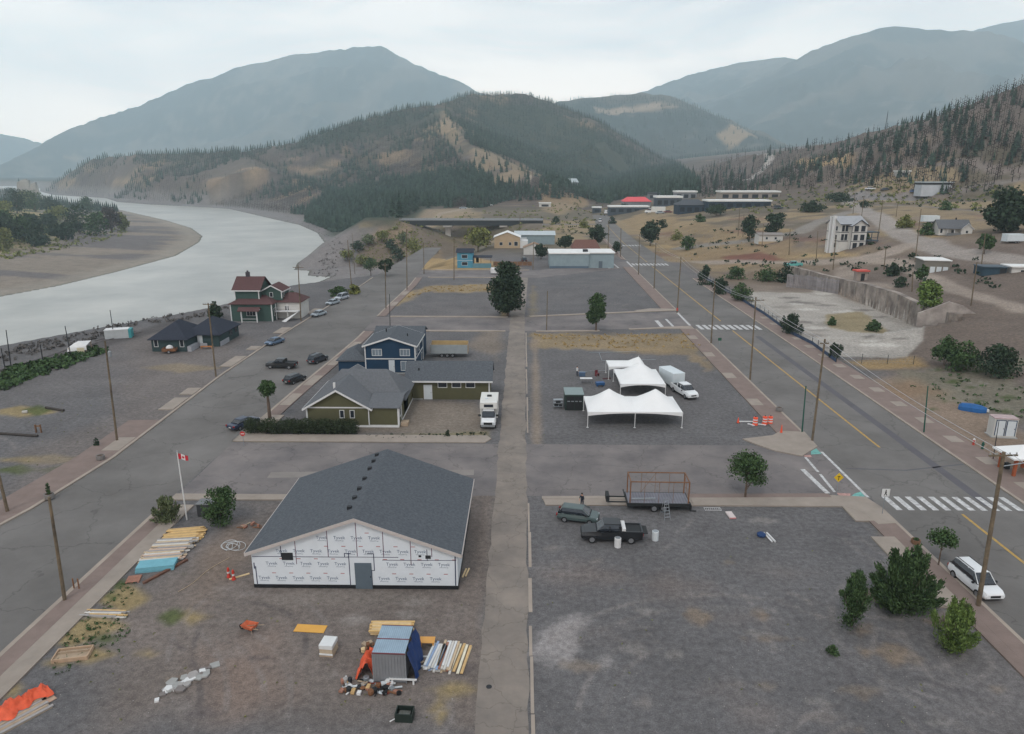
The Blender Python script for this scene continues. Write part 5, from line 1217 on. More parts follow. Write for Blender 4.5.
pbox(o, 'wall', mat('kiosk_wall', srgb(150,138,130), .9, .1, 1), (-1.3,1.3,-.8,1,0,2.4)); pbox(o, 'roof', mat('red_roof', srgb(190,80,70), .7, .1, 1), (-1.7,1.6,-1.3,1.2,2.41,2.75)); pbox(o, 'door', dark, (-.3,.6,-.86,-.81,0,1.9))
# shops at the far end of the highway
def shop(name, label, px, pyb, wpx, hpx, wm_, rm, dep=12, gable_=0, win_n=3, cat='building'):
    x, y, z = G(px, pyb); k = y/CF/CP*.98; w = wpx*k; h = hpx*k; o = thing(name, label, cat, (x, y+dep/2, z-.3))
    pbox(o, 'wall', wm_, (-w/2,w/2,-dep/2,dep/2,-3,h*.72))
    if gable_: gable(o, -w/2, w/2, -dep/2, dep/2, 0, h*.72, h+1, 'x', wm_, rm, .5, walls=False, hip=gable_)
    else: pbox(o, 'roof', rm, (-w/2-.4,w/2+.4,-dep/2-.6,dep/2+.3,h*.721,h*.72+max(.7,h*.16)))
    for i in range(win_n): win(o, 'S', -w/2+w*(i+.5)/win_n, h*.15, w/win_n*.6, h*.36, -dep/2, dark)
    return o
gw = mat('grey_shop_wall', srgb(122,124,128), .8, .1, .5); dkw = mat('dark_shop_wall', srgb(64,72,82), .8, .1, .5); redm = mat('red_metal_roof', srgb(205,78,84), .6, .06, .5)
shop('shop', 'low shop with a thin white flat roof where the highway bends', 629, 213, 38, 8, dkw, whiteroof, 10, 0, 5)
shop('red_roof_shop', 'shop with a bright red roof at the end of the highway', 637, 208, 26, 9, gw, redm, 14, 4, 0)
shop('motel', 'dark building with a white roof edge right of the red roofed shop', 669, 206, 24, 11, dkw, whiteroof, 12, 0, 4)
shop('dark_roof_lodge', 'wide low lodge with a dark hipped roof in front of the shops', 693, 213, 28, 11, mat('blue_dark_wall', srgb(44,58,72), .8, .1, 1), mat('slate_dark_roof', srgb(72,76,82), .9, .1, 1), 14, 5, 4)
shop('white_roof_shop', 'small building with a white roof behind the dark roofed lodge', 686, 199, 20, 9, gw, whiteroof, 10, 0, 3)
shop('lower_long_hall', 'long dark hall with a white roof, lower of the two by the dark tree', 739, 208, 60, 9, mat('blue_dark_wall', srgb(44,58,72)), whiteroof, 12, 0, 7)
shop('upper_long_hall', 'long pale hall with a white roof, upper of the two by the dark tree', 750, 199, 56, 9, mat('beige_shop_wall', srgb(140,132,124), .8, .1, 1), whiteroof, 12, 0, 6)
shop('hillside_house', 'small grey house alone on the tan rise above the bridge road', 571, 189, 14, 9, gw, mat('pale_metal_roof', srgb(170,178,182)), 9, 3, 2, 'house')
shop('roadside_shed', 'small white shed on the slope above the bridge', 545, 207, 11, 5, whitew, whiteroof, 6, 0, 1, 'shed')
shop('roadside_shed', 'low grey shed between the shops and the highway bend', 655, 199, 12, 7, gw, mat('slate_dark_roof', srgb(72,76,82)), 8, 0, 2, 'shed')
shop('roadside_shed', 'tiny dark shed at the left of the highway bend', 597, 213, 8, 7, dkw, whiteroof, 6, 0, 1, 'shed')
shop('hillside_house', 'pale house half hidden among the pines of the burnt slope', 905, 176, 9, 6, whitew, whiteroof, 8, 0, 1, 'house')
# white tarps and boxes by the railway
x, y, z = G(80, 352); o = thing('tarp_shelter', 'low shelter covered by white tarpaulins beside the railway', 'shelter', (x, y, z), rad(12))
q = MB(); q.add([(-1.6,-.6,.9),(1.4,-.8,1.2),(1.6,1.2,1.7),(-1.2,1.2,1.3),(0,.1,1.9),(-1.7,-.8,.3),(1.5,-1.0,.5)], [(0,1,4),(1,2,4),(2,3,4),(3,0,4),(5,6,1,0)]); q.build('tarpaulin', white, o, smooth=False)
pbox(o, 'panel', mat('beige_panel', srgb(196,186,160), .8, .05, 1), (.1,1.2,-1.3,-1.22,0,1.0)); pbox(o, 'frame', woodo, (-1.5,-1.4,-.7,-.6,0,.9), (1.3,1.4,-.8,-.7,0,1.2), (1.45,1.55,1.1,1.2,0,1.6), (-1.2,-1.1,1.1,1.2,0,1.3))
x, y, z = G(112, 339); o = thing('storage_container', 'grey storage container with a teal end beside the railway', 'container', (x+.5, y+1.2, z), rad(18))
pbox(o, 'body', mat('pale_container_wall', srgb(176,180,182), .6, .08, 1, wave=('X', 3, .15)), (-2,2,-1,1,0,1.6)); pbox(o, 'door', mat('teal_panel', srgb(60,140,145), .6, .08, 1), (2.01,2.5,-1,1,0,1.62)); pbox(o, 'roof', white, (-2.05,2.0,-1.05,1.05,1.61,1.7))
# ------------------------------------------------------------ retaining wall, slab walls, fences
wr = thing('retaining_wall', 'long stained concrete retaining wall behind the pale slab', 'wall', (0,0,0))
q = MB(); wp = [(wall_x(y_), y_) for y_ in np.linspace(WY0+1.5, WY1-.5, 40)]
for a_, b_ in zip(wp[:-1], wp[1:]):
    za, zb = hz(a_[0]+1.3, a_[1])+.35, hz(b_[0]+1.3, b_[1])+.35
    q.add([(a_[0]-.35,a_[1],-.3),(b_[0]-.35,b_[1],-.3),(b_[0]-.35,b_[1],zb),(a_[0]-.35,a_[1],za),(a_[0]+.9,a_[1],-.3),(b_[0]+.9,b_[1],-.3),(b_[0]+.9,b_[1],zb),(a_[0]+.9,a_[1],za)],
          [(0,1,2,3),(4,5,6,7),(3,2,6,7),(0,3,7,4),(1,2,6,5)])
q.build('panel', mat('stained_concrete', srgb(148,138,130), .92, .3, .25, bump=.5, bscale=2, col2=srgb(92,84,80)), wr)
q = MB()
for y_ in np.linspace(WY0+3, WY1-2, 15): x_ = wall_x(y_); q.box(x_-.62, x_-.36, y_-.2, y_+.2, -.3, hz(x_+1.3, y_)+.3)
q.build('pilaster', concw, wr)
a_ = G(960, 336); g = thing('gable_end_wall', 'roofless concrete gable wall at the near end of the retaining wall', 'wall', (79.6, 133.2, 0), rad(-17))
q = MB(); q.add([(x_, y_, z_) for y_ in (-.25, .25) for x_, z_ in ((-3.5,-.3),(9.5,2.2),(4.0,5.6),(1.5,6.3),(-1.8,4.6),(-3.5,3.8))], [(0,1,2,3,4,5),(6,7,8,9,10,11),(0,1,7,6),(1,2,8,7),(2,3,9,8),(3,4,10,9),(4,5,11,10),(5,0,6,11)])
q.build('panel', mat('pale_stained_concrete', srgb(160,152,146), .92, .25, .3, bump=.4, bscale=2, col2=srgb(118,110,106)), g)
q = MB(); q.box(-2.6,9.8,-.9,-.3,-.3,.6); q.build('footing', brown, g)
# grey board fence behind the slab
f = thing('board_fence', 'tall grey vertical board fence at the back of the pale slab', 'fence', (0,0,0)); q = MB(); pp = [P(786,287), P(807,289), P(838,294)]
tot = [Vector(p) for p in pp]
for i in range(2):
    n_ = int((tot[i+1]-tot[i]).length/.42)
    for k in range(n_):
        c_ = tot[i].lerp(tot[i+1], (k+.5)/n_); q.box(c_.x-.16, c_.x+.16, c_.y-.06, c_.y+.06, 0, 3.5+.12*math.sin(k*1.7))
q.build('boards', mat('grey_boards', srgb(140,136,138), .9, .2, .8, island=.15), f)
q = MB()
for z_ in (.8, 2.8):
    for i in range(2): q.tube((tot[i].x, tot[i].y+.12, z_), (tot[i+1].x, tot[i+1].y+.12, z_), .07, n=4)
q.build('rail', woodo, f)
# wire fence along the slab, blue screening
f = thing('wire_fence', 'wire mesh fence with dark blue screening along the highway', 'fence', (0,0,0))
pl = [P(*p) for p in [(913,366),(836,363),(812,345),(790,334),(764,315),(740,300),(716,286),(700,276)]]
q = MB(); w2 = MB(); s2 = MB()
for i in range(len(pl)-1):
    a_, b_ = Vector(pl[i]), Vector(pl[i+1]); n_ = max(2, int((b_-a_).length/3))
    for k in range(n_): c_ = a_.lerp(b_, k/n_); q = MB(); q.tube((c_.x,c_.y,0), (c_.x,c_.y,1.7), .045, n=5); q.build('fence_post', dark, f)
    for z_ in (.06, .45, .85, 1.25, 1.66): w2.tube((a_.x,a_.y,z_), (b_.x,b_.y,z_), .014, n=3)
    m_ = max(4, int((b_-a_).length/.5))
    for k in range(m_): c_ = a_.lerp(b_, k/m_); c2 = a_.lerp(b_, (k+1)/m_); w2.tube((c_.x,c_.y,.06), (c2.x,c2.y,1.66), .009, n=3, cap=False); w2.tube((c_.x,c_.y,1.66), (c2.x,c2.y,.06), .009, n=3, cap=False)
    if i >= 1:
        d_ = (b_-a_).normalized(); nn_ = Vector((-d_.y, d_.x))*.03
        s2.add([(a_.x+nn_.x,a_.y+nn_.y,.05),(b_.x+nn_.x,b_.y+nn_.y,.05),(b_.x+nn_.x,b_.y+nn_.y,.72),(a_.x+nn_.x,a_.y+nn_.y,.72)], [(0,1,2,3)])
w2.build('mesh_panel', mat('fence_wire', srgb(120,126,130), .6, .1, 2), f); s2.build('screening', mat('blue_screening', srgb(58,74,98), .9, .25, .5), f)
# bridge
br_ = thing('road_bridge', 'concrete girder bridge over the gorge carrying a road on a tall pier', 'bridge', (0,0,0))
bx0, by0, bz = -75.0, 436.0, 2.0; bx1 = 12.0
q = MB(); q.box(bx0, bx1, by0-5, by0+5, bz-.5, bz); q.build('deck', mat('bridge_deck', srgb(110,112,114), .9, .1, .3), br_)
q = MB(); q.box(bx0+1, bx1, by0-4.4, by0-3.4, bz-3.3, bz-.51); q.box(bx0+1, bx1, by0+3.4, by0+4.4, bz-3.3, bz-.51); q.box(bx0+1, bx1, by0-.5, by0+.5, bz-3.3, bz-.51); q.build('girder', mat('dark_girder', srgb(48,52,56), .8, .1, .5), br_)
q = MB(); q.box(bx0, bx1, by0-5.05, by0-4.9, bz+.01, bz+.35); q.box(bx0, bx1, by0+4.9, by0+5.05, bz+.01, bz+.35)
for k in range(50): xx = bx0+(bx1-bx0)*k/49; q.box(xx-.06, xx+.06, by0-5.04, by0-4.92, bz+.35, bz+1.1)
q.box(bx0, bx1, by0-5.03, by0-4.93, bz+1.1, bz+1.2); q.build('parapet', steel, br_)
for xx, wd in ((-46, 3.4), (-12, 3.0)):
    q = MB(); zb = hz(xx, by0)-2; q.add([(xx-wd*.5,by0-2.2,zb),(xx+wd*.5,by0-2.2,zb),(xx+wd*.5,by0+2.2,zb),(xx-wd*.5,by0+2.2,zb),(xx-wd*.42,by0-2.0,bz-4.3),(xx+wd*.42,by0-2.0,bz-4.3),(xx+wd*.42,by0+2.0,bz-4.3),(xx-wd*.42,by0+2.0,bz-4.3)], [(0,1,5,4),(1,2,6,5),(2,3,7,6),(3,0,4,7),(4,5,6,7)])
    q.box(xx-wd*.8, xx+wd*.8, by0-4.6, by0+4.6, bz-4.3, bz-3.31); q.build('pier', mat('bridge_concrete', srgb(158,152,146), .9, .12, .3), br_)
# ------------------------------------------------------------ vehicles (forward is +x, wheels on z = 0)
tyre = mat('tyre_rubber', srgb(34,34,36), .9, .1, 3); rimm = mat('wheel_rim', srgb(140,142,146), .4, .1, 3, metal=.6)
carglass = mat('car_glass', srgb(34,40,48), .08, .1, 2, spec=.7); lamp = mat('headlight_lens', srgb(200,205,210), .15, .05, 3, spec=.6); tail = mat('tail_light_lens', srgb(140,30,28), .25, .05, 3)
plastic = mat('black_plastic', srgb(36,38,40), .7, .1, 3); platem = mat('plate', srgb(200,200,196), .5, .03, 3)
PAINT = {}
def paint_m(n, c): 
    if n not in PAINT: PAINT[n] = mat('car_paint_'+n, c, .3, .03, 1, spec=.5)
    return PAINT[n]
def loft(secs, name, m, par, bevel=0, smooth=True):
    """secs: (x, half width low, half width high, z low, z high) stations along the body, octagonal sections"""
    q = MB(); n = 8
    for x, wl_, wh_, zl_, zh_ in secs:
        zm = zl_+(zh_-zl_)*.55
        q.v += [(x,-wl_*.9,zl_),(x,wl_*.9,zl_),(x,wl_,zl_+.12),(x,wl_,zm),(x,wh_,zh_),(x,-wh_,zh_),(x,-wl_,zm),(x,-wl_,zl_+.12)]
    for i in range(len(secs)-1):
        for j in range(n): q.f.append((i*n+j, i*n+(j+1) % n, (i+1)*n+(j+1) % n, (i+1)*n+j))
    q.f += [tuple(range(n)), tuple(range((len(secs)-1)*n, len(secs)*n))]
    o = q.build(name, m, par)
    return o
def wheel(par, x, y, r, w=.2):
    q = MB(); s = 1 if y > 0 else -1
    q.tube((x, y-s*w, r), (x, y, r), r, n=18); t_ = q.build('wheel', tyre, par)
    q = MB(); q.tube((x, y-s*.02, r), (x, y+s*.012, r), r*.62, n=12); q.build('rim', rimm, t_); return t_
def car(kind, label, col, loc, rz, S=.88, name=None, cat='car', group=None):
    o = thing(name or {'suv':'parked_suv','sedan':'parked_car','hatch':'parked_car','pickup':'pickup_truck'}[kind], label, cat, loc, rz, group)
    pm = paint_m(*col)
    if kind == 'pickup':
        loft([(-2.85,.86,.86,.55,1.0),(-2.8,.92,.92,.42,1.12),(-.75,.95,.93,.36,1.14),(.95,.95,.92,.36,1.12),(1.3,.95,.88,.36,1.16),(2.5,.93,.80,.38,1.08),(2.8,.86,.72,.42,.98),(2.87,.80,.66,.5,.86)], 'body', pm, o)
        loft([(-.85,.80,.74,1.12,1.3),(-.7,.84,.68,1.12,1.78),(.75,.84,.68,1.12,1.80),(1.45,.80,.74,1.12,1.16)], 'window', carglass, o)
        pbox(o, 'cab_roof', pm, (-.78,.78,-.67,.67,1.785,1.86)); pbox(o, 'pillar', pm, (-.86,-.62,-.845,-.72,1.12,1.7), (-.86,-.62,.72,.845,1.12,1.7), (.18,.27,-.85,-.74,1.12,1.7), (.18,.27,.74,.85,1.12,1.7))
        pbox(o, 'truck_bed', plastic, (-2.7,-.95,-.76,.76,1.13,1.16)); pbox(o, 'bed_rail', pm, (-2.8,-.9,-.92,-.78,1.13,1.24), (-2.8,-.9,.78,.92,1.13,1.24), (-2.84,-2.72,-.8,.8,1.13,1.22)); xs = (1.85, -1.75); wr_ = .38; hw = .96; fr = 2.86; rr_ = -2.87; fz, rz_ = .72, .85
    else:
        L_ = {'suv':2.35,'sedan':2.35,'hatch':2.15}[kind]; hh = {'suv':1.76,'sedan':1.42,'hatch':1.55}[kind]; rb = {'suv':-L_+.12,'sedan':-1.5,'hatch':-L_+.15}[kind]; bl = .98 if kind == 'suv' else .9
        loft([(-L_,.74,.7,.42,bl-.15),(-L_+.12,.87,.82,.34,bl-.02),(-L_*.5,.92,.86,.28,bl),(0,.93,.86,.26,bl),(L_*.5,.92,.85,.28,bl),(L_*.84,.90,.80,.3,bl-.07),(L_-.1,.85,.72,.34,bl-.15),(L_,.76,.62,.42,bl-.26)], 'body', pm, o)
        rt0 = rb+.42 if kind != 'sedan' else -.95
        loft([(rb,.74,.70,bl-.03,bl+.02),(rt0,.80,.62,bl-.03,hh-.05),(.5,.80,.62,bl-.03,hh-.05),(1.3,.78,.72,bl-.03,bl+.01)], 'window', carglass, o)
        q = MB(); q.add([(rt0-.06,-.62,hh-.06),(.55,-.62,hh-.06),(.55,.62,hh-.06),(rt0-.06,.62,hh-.06),(rt0+.05,-.52,hh),(.45,-.52,hh),(.45,.52,hh),(rt0+.05,.52,hh)], [(0,3,2,1),(4,5,6,7),(0,1,5,4),(1,2,6,5),(2,3,7,6),(3,0,4,7)]); q.build('car_roof', pm, o)
        q = MB()
        for s in (-1, 1):
            for xx, t_ in ((rt0+.1,.12),(-.25,.07)):
                q.add([(xx-t_,s*.812,bl-.02),(xx+t_,s*.812,bl-.02),(xx+t_,s*.632,hh-.06),(xx-t_,s*.632,hh-.06),(xx-t_,s*.76,bl-.02),(xx+t_,s*.76,bl-.02),(xx+t_,s*.58,hh-.06),(xx-t_,s*.58,hh-.06)], [(0,1,2,3),(4,5,6,7),(0,1,5,4),(2,3,7,6),(0,3,7,4),(1,2,6,5)])
                q.build('pillar', pm, o); q = MB()
            q.tube((1.3,s*.76,bl), (.51,s*.62,hh-.04), .035, n=5); q.build('pillar', pm, o); q = MB()
        if kind == 'suv': pbox(o, 'roof_rail', plastic, (rt0,.25,-.54,-.5,hh+.002,hh+.05), (rt0,.25,.5,.54,hh+.002,hh+.05))
        xs = (L_*.62, -L_*.6); wr_ = .34 if kind == 'suv' else .31; hw = .93; fr = L_; rr_ = -L_; fz, rz_ = .58, .72
    for x_ in xs:
        for s in (-1, 1): wheel(o, x_, s*(hw+.01), wr_)
    for s in (-1, 1):
        q = MB(); q.box(fr-.2, fr-.05, *sorted((s*.5, s*.78)), fz, fz+.16); q.build('headlight', lamp, o)
        q = MB(); q.box(rr_-.02, rr_+.14, *sorted((s*.62, s*.84)), rz_-.06, rz_+.16); q.build('tail_light', tail, o)
        q = MB(); q.box(.85, 1.02, *sorted((s*.9, s*1.06)), 1.0, 1.12); q.build('mirror', plastic, o)
    pbox(o, 'grille', plastic, (fr-.06,fr+.012,-.42,.42,fz-.1,fz+.1)); pbox(o, 'number_plate', platem, (rr_-.03,rr_-.002,-.22,.22,rz_-.2,rz_-.08))
    o.scale = (S,)*3; return o
def at(px, py, dz=0): x, y, z = G(px, py); return (x, y, z+dz)
BLK = ('black', srgb(30,32,36)); WHT = ('white', srgb(214,216,218)); NAVY = ('navy', srgb(40,50,72)); SILV = ('silver', srgb(150,160,168)); TEAL = ('teal', srgb(72,86,86)); DGR = ('charcoal', srgb(56,60,68)); BLU = ('steel_blue', srgb(84,104,128))
car('suv', 'white car with roof rails parked at the kerb by the near pole', WHT, at(974,588,.02), rad(-86), .9)
car('hatch', 'dusty teal hatchback parked half behind the black pickup', TEAL, at(578,521,.01), rad(-14), .86)
bp = car('pickup', 'black pickup truck with an open bed and white box behind the cab', BLK, at(611,540,.01), rad(178), .9)
pbox(bp, 'tool_box', white, (-1.25,-.9,-.8,.8,1.25,1.5)); pbox(bp, 'tailgate', plastic, (-3.3,-2.86,-.75,.75,1.0,1.06))
car('sedan', 'dark blue car with a yellow plate light parked beside the hedge', NAVY, at(244,427,.01), rad(62), .86)
car('pickup', 'black pickup truck crossing the main street', BLK, at(282,368,.01), rad(176), .84, cat='car')
car('suv', 'dark SUV parked nearest the blue two storey house', DGR, at(318,362,.01), rad(68), .84)
car('hatch', 'small black car with a pale roof stopped behind the crossing pickup', BLK, at(295,382,.01), rad(64), .84)
car('sedan', 'blue grey car parked alone before the dark bungalow pole', BLU, at(275,344,.01), rad(-112), .84)
car('sedan', 'silver blue car nearest the stairs of the red roofed river house', SILV, at(319,316,.01), rad(-112), .86)
car('sedan', 'pale silver car in the middle of the row by the riverside lot', SILV, at(333,304.5,.01), rad(-112), .86)
car('suv', 'white and grey SUV at the far end of the row by the riverside lot', ('pale_grey', srgb(170,176,184)), at(342,299.5,.01), rad(-112), .9)
car('sedan', 'small white car on the road running under the bridge', WHT, at(430,253,.01), rad(20), .95)
car('suv', 'dark SUV beside the small white car under the bridge', DGR, at(434.5,252.2,.01), rad(20), .95)
car('suv', 'black SUV parked between the tan house and the long white hall', BLK, at(524,262,.01), rad(95), 1.0)
car('pickup', 'turquoise old pickup parked behind the grey board fence', ('turquoise', srgb(96,170,165)), at(793,267,.05), rad(185), .9)
car('sedan', 'white car parked furthest left on the upper lot by the ribbed hall', WHT, at(870,190,.05), rad(10), 1.2)
car('sedan', 'dark car parked on the upper lot left of the ribbed hall', DGR, at(885,191,.05), rad(5), 1.1)
car('suv', 'blue car against the left end of the ribbed white hall', ('bright_blue', srgb(60,96,150)), at(914,193,.05), rad(5), 1.0)
car('suv', 'white car stopped where the highway bends before the shops', WHT, at(606,214,.05), rad(80), 1.6)
car('sedan', 'second white car beside the first at the highway bend', WHT, at(613,213.5,.05), rad(100), 1.5)
car('sedan', 'dark red car parked before the dark roofed lodge', ('dark_red', srgb(110,56,56)), at(668,213,.05), rad(3), 1.2)
car('suv', 'silver car parked behind the grey roofed bungalow tree', SILV, at(1000,236,.05), rad(5), .8) if 0 else None
car('suv', 'white car parked on the slope beyond the bridge, nearer of two', WHT, at(489,206,.05), rad(20), 1.4)
car('suv', 'white car farther up the slope road beyond the bridge', WHT, at(497,199,.05), rad(60), 1.5)
car('sedan', 'grey car parked beside the roadside shed behind the shops', SILV, at(660,214,.05), rad(8), 1.3)
car('suv', 'dark SUV parked at the right end of the long pale halls', DGR, at(778,209,.05), rad(8), 1.1)
car('suv', 'white SUV driving on the highway near the bend', WHT, at(600,222,.05), rad(85), 1.2)
car('sedan', 'grey car parked in the yard beyond the bridge', SILV, at(463,209,.05), rad(0), 1.4)
# camper truck
def box_truck(name, label, loc, rz, S, L_=3.3, camper=True, cat='truck'):
    o = thing(name, label, cat, loc, rz)
    loft([(.4,.95,.95,.5,1.3),(1.6,.98,.95,.42,1.35),(2.0,.98,.86,.42,1.3),(2.9,.94,.80,.45,1.15),(3.05,.86,.7,.5,1.0)], 'body', paint_m(*WHT), o)
    loft([(.6,.82,.78,1.28,1.9),(1.5,.84,.72,1.28,2.0),(2.15,.82,.78,1.28,1.33)], 'window', carglass, o)
    pbox(o, 'cab_roof', paint_m(*WHT), (.5,1.55,-.72,.72,1.97,2.07)); pbox(o, 'bumper', steel, (3.05,3.2,-.9,.9,.4,.62)); pbox(o, 'grille', plastic, (3.02,3.08,-.55,.55,.65,.95))
    b_ = pbox(o, 'camper_box', mat('camper_white', srgb(205,204,200), .5, .05, 1), (-L_,.35,-1.1,1.1,.62,2.85), bevel=.04) if not camper else pbox(o, 'camper_box', mat('camper_white', srgb(205,204,200), .5, .05, 1), (-L_,.35,-1.15,1.15,.62,3.0), (.351,1.2,-1.12,1.12,2.15,2.98), bevel=.03)
    if camper:
        pbox(b_, 'roof_hatch', plastic, (-1.8,-1.3,-.3,.3,3.0,3.12)); pbox(b_, 'roof_vent', doorw, (-.6,-.2,-.5,-.1,3.0,3.1)); pbox(b_, 'side_stripe', mat('brown_stripe', srgb(140,110,90), .5, .05, 1), (-L_+.05,.3,1.151,1.156,1.3,1.42), (-L_+.05,.3,-1.156,-1.151,1.3,1.42)); [pbox(b_, 'camper_window', carglass, bb) for bb in ((-2.2,-1.4,-1.16,-1.152,1.7,2.2), (-2.2,-1.4,1.152,1.16,1.7,2.2), (1.201,1.21,-.6,.6,2.35,2.75))]
    for x_ in (2.25, -2.0):
        for s in (-1, 1): wheel(o, x_, s*1.0, .38, .24)
    for s in (-1, 1):
        q = MB(); q.box(3.0, 3.1, *sorted((s*.6, s*.85)), .7, .95); q.build('headlight', lamp, o)
        q = MB(); q.box(1.75, 1.85, *sorted((s*.95, s*1.3)), 1.35, 1.6); q.build('mirror', plastic, o)
        q = MB(); q.box(-L_-.02, -L_+.05, *sorted((s*.85, s*1.05)), .8, 1.0); q.build('tail_light', tail, o)
    o.scale = (S,)*3; return o
a_ = at(488,430); box_truck('camper_truck', 'white camper truck parked nose out beside the long olive building', (a_[0], a_[1]+2.9, .01), rad(-90), .95)
# white pickup and cargo trailer
car('pickup', 'white pickup truck parked in front of the white cargo trailer', WHT, (at(684,394)[0]-.1, at(684,394)[1]-.5, .01), rad(-74), .92)
def cargo_trailer(name, label, loc, rz, L_=4.4, W_=2.1, H_=2.2, m=None):
    o = thing(name, label, 'trailer', loc, rz); m = m or mat('trailer_white', srgb(198,206,210), .45, .05, 1)
    b_ = pbox(o, 'body', m, (-L_/2,L_/2,-W_/2,W_/2,.42,.42+H_), bevel=.05); pbox(b_, 'trim', steel, (-L_/2-.01,L_/2+.01,-W_/2-.012,-W_/2-.001,.44,.56), (-L_/2-.01,L_/2+.01,W_/2+.001,W_/2+.012,.44,.56))
    pbox(b_, 'rear_door', doorw, (-L_/2-.03,-L_/2-.002,-W_/2+.1,W_/2-.1,.55,.3+H_))
    q = MB(); q.tube((L_/2,-.6,.45), (L_/2+1.0,0,.45), .05); q.tube((L_/2,.6,.45), (L_/2+1.0,0,.45), .05); q.tube((L_/2+.9,0,0), (L_/2+.9,0,.6), .04); q.build('drawbar', steel, o)
    for x_ in (-.1, -.8):
        for s in (-1, 1): wheel(o, x_, s*(W_/2+.02), .3)
    return o
a_ = at(675,391); cargo_trailer('cargo_trailer', 'tall white enclosed cargo trailer behind the white pickup', (a_[0]-.1, a_[1]+2.4, .01), rad(-72), 4.2, 1.9, 2.0)
a_ = at(449,358); dt = thing('dump_trailer', 'long grey high sided trailer with a yellow headboard behind the olive building', 'trailer', (a_[0], a_[1]+1.2, 0))
pbox(dt, 'floor', steel, (-3.1,3.1,-1.1,1.1,.7,.8)); pbox(dt, 'side_panel', mat('galvanised_panel', srgb(150,156,158), .5, .08, 1), (-3.1,3.1,-1.16,-1.1,.7,2.2)); pbox(dt, 'side_panel', mat('yellow_board', srgb(178,152,108), .7, .1, 1), (-3.1,3.1,1.1,1.16,.7,2.4)); pbox(dt, 'end_panel', woodo, (-3.16,-3.1,-1.1,1.1,.7,2.2), (3.1,3.16,-1.1,1.1,.7,2.2))
for x_ in (-1.2, -.3, .6):
    for s in (-1, 1): wheel(dt, x_, s*1.1, .34)
box_truck('delivery_truck', 'white box truck before the shops, left of the lodge', at(652,213.5), rad(172), 1.5, 5.5, False)
o = cargo_trailer('camper_trailer', 'white rounded camper trailer at the right edge of the upper terrace', at(1012,243,.05), rad(184), 4.6, 2.2, 1.9)
cargo_trailer('travel_trailer', 'white travel trailer parked beside the leafy bush on the upper road', at(929,223,.05), rad(180), 5.5, 2.4, 2.0)
x, y, z = G(172,353); o = thing('utility_cart', 'rust coloured cart with a white bundle at the bungalow corner', 'cart', (x-.3, y, z), rad(10))
pbox(o, 'tray', rust, (-1.1,1.1,-.7,.7,.35,.45), (-1.1,1.1,-.72,-.66,.45,.9), (-1.1,1.1,.66,.72,.45,.9), (-1.12,-1.06,-.7,.7,.45,.9), (1.06,1.12,-.7,.7,.45,.9))
for s in (-1, 1): wheel(o, 0, s*.78, .28)
q = MB(); q.lathe([(.1,.5),(.5,.55),(.6,.9),(.45,1.2),(.15,1.35)], 10); tag(q.build('bundle', white), 'white wrapped bundle lying on the rust coloured cart', 'bundle', loc=(x-.3, y, z))
# flatbed with tall steel frame
fb = thing('flatbed_trailer', 'black flatbed trailer carrying a tall rusty steel cage frame', 'trailer', (12.5, 59.6, 0), rad(-1))
pbox(fb, 'deck', mat('deck_boards_grey', srgb(112,112,120), .8, .15, 1, wave=('X', 1.2, .2)), (-2.75,2.8,-1.1,1.1,.78,.84)); pbox(fb, 'chassis', plastic, (-2.85,2.9,-1.2,-1.1,.55,.84), (-2.85,2.9,1.1,1.2,.55,.84), (-2.85,-2.75,-1.1,1.1,.55,.84), (2.8,2.9,-1.1,1.1,.55,.84))
q = MB()
for xx in (-2.6, 2.7):
    for yy in (-1.05, 1.05): q.box(xx-.05, xx+.05, yy-.05, yy+.05, .84, 2.95)
for yy in (-1.05, 1.05):
    q.box(-2.65, 2.75, yy-.04, yy+.04, 2.87, 2.95)
    for xx in (-1.3, 0, 1.3): q.tube((xx, yy, .84), (xx, yy, 2.9), .018, n=5)
for xx in (-2.6, 2.7): q.box(xx-.04, xx+.04, -1.0, 1.0, 2.87, 2.95)
q.tube((2.7,-1.05,.9), (2.7,1.05,2.85), .02, n=5); q.tube((-1.3,1.05,.9), (0,1.05,2.85), .015, n=5)
q.build('frame', rust, fb)
q = MB(); q.box(-4.6,-2.86,-.6,-.5,.6,.7); q.box(-4.6,-2.86,.5,.6,.6,.7); q.box(-4.7,-4.4,-.4,.7,.55,1.15); q.box(-3.1,-3.0,-.6,.6,1.3,1.4); q.build('gooseneck', plastic, fb)
for x_ in (-.4, .5):
    for s in (-1, 1): wheel(fb, x_, s*1.28, .36, .22)
pbox(fb, 'ramp', plastic, (2.95,3.05,-1.0,-.2,.1,.6), (2.92,3.5,-1.0,-.9,.0,.08)); 
o = MB().box(-1.1,1.1,-.06,.06,0,.14).build('beam', steel); tag(o, 'pale steel beam lying on the flatbed deck', 'beam', loc=(11.2, 59.2, .85), rz=.05)
# stepladder beside flatbed
o = thing('stepladder', 'open aluminium stepladder standing beside the black flatbed', 'ladder', (12.9, 57.4, 0), rad(15)); q = MB()
for s in (-1, 1): q.tube((s*.28,-.5,0), (s*.16,0,1.9), .025, n=5)
for k in range(6): q.box(-.27+.02*k, .27-.02*k, -.46+.075*k, -.40+.075*k, .28*k+.2, .28*k+.24)
q.build('step_side', steel, o); q = MB()
for s in (-1, 1): q.tube((s*.28,.5,0), (s*.16,0.02,1.9), .02, n=5)
q.tube((-.25,.4,.35), (.25,.4,.35), .015, n=4); q.build('rear_leg', steel, o)
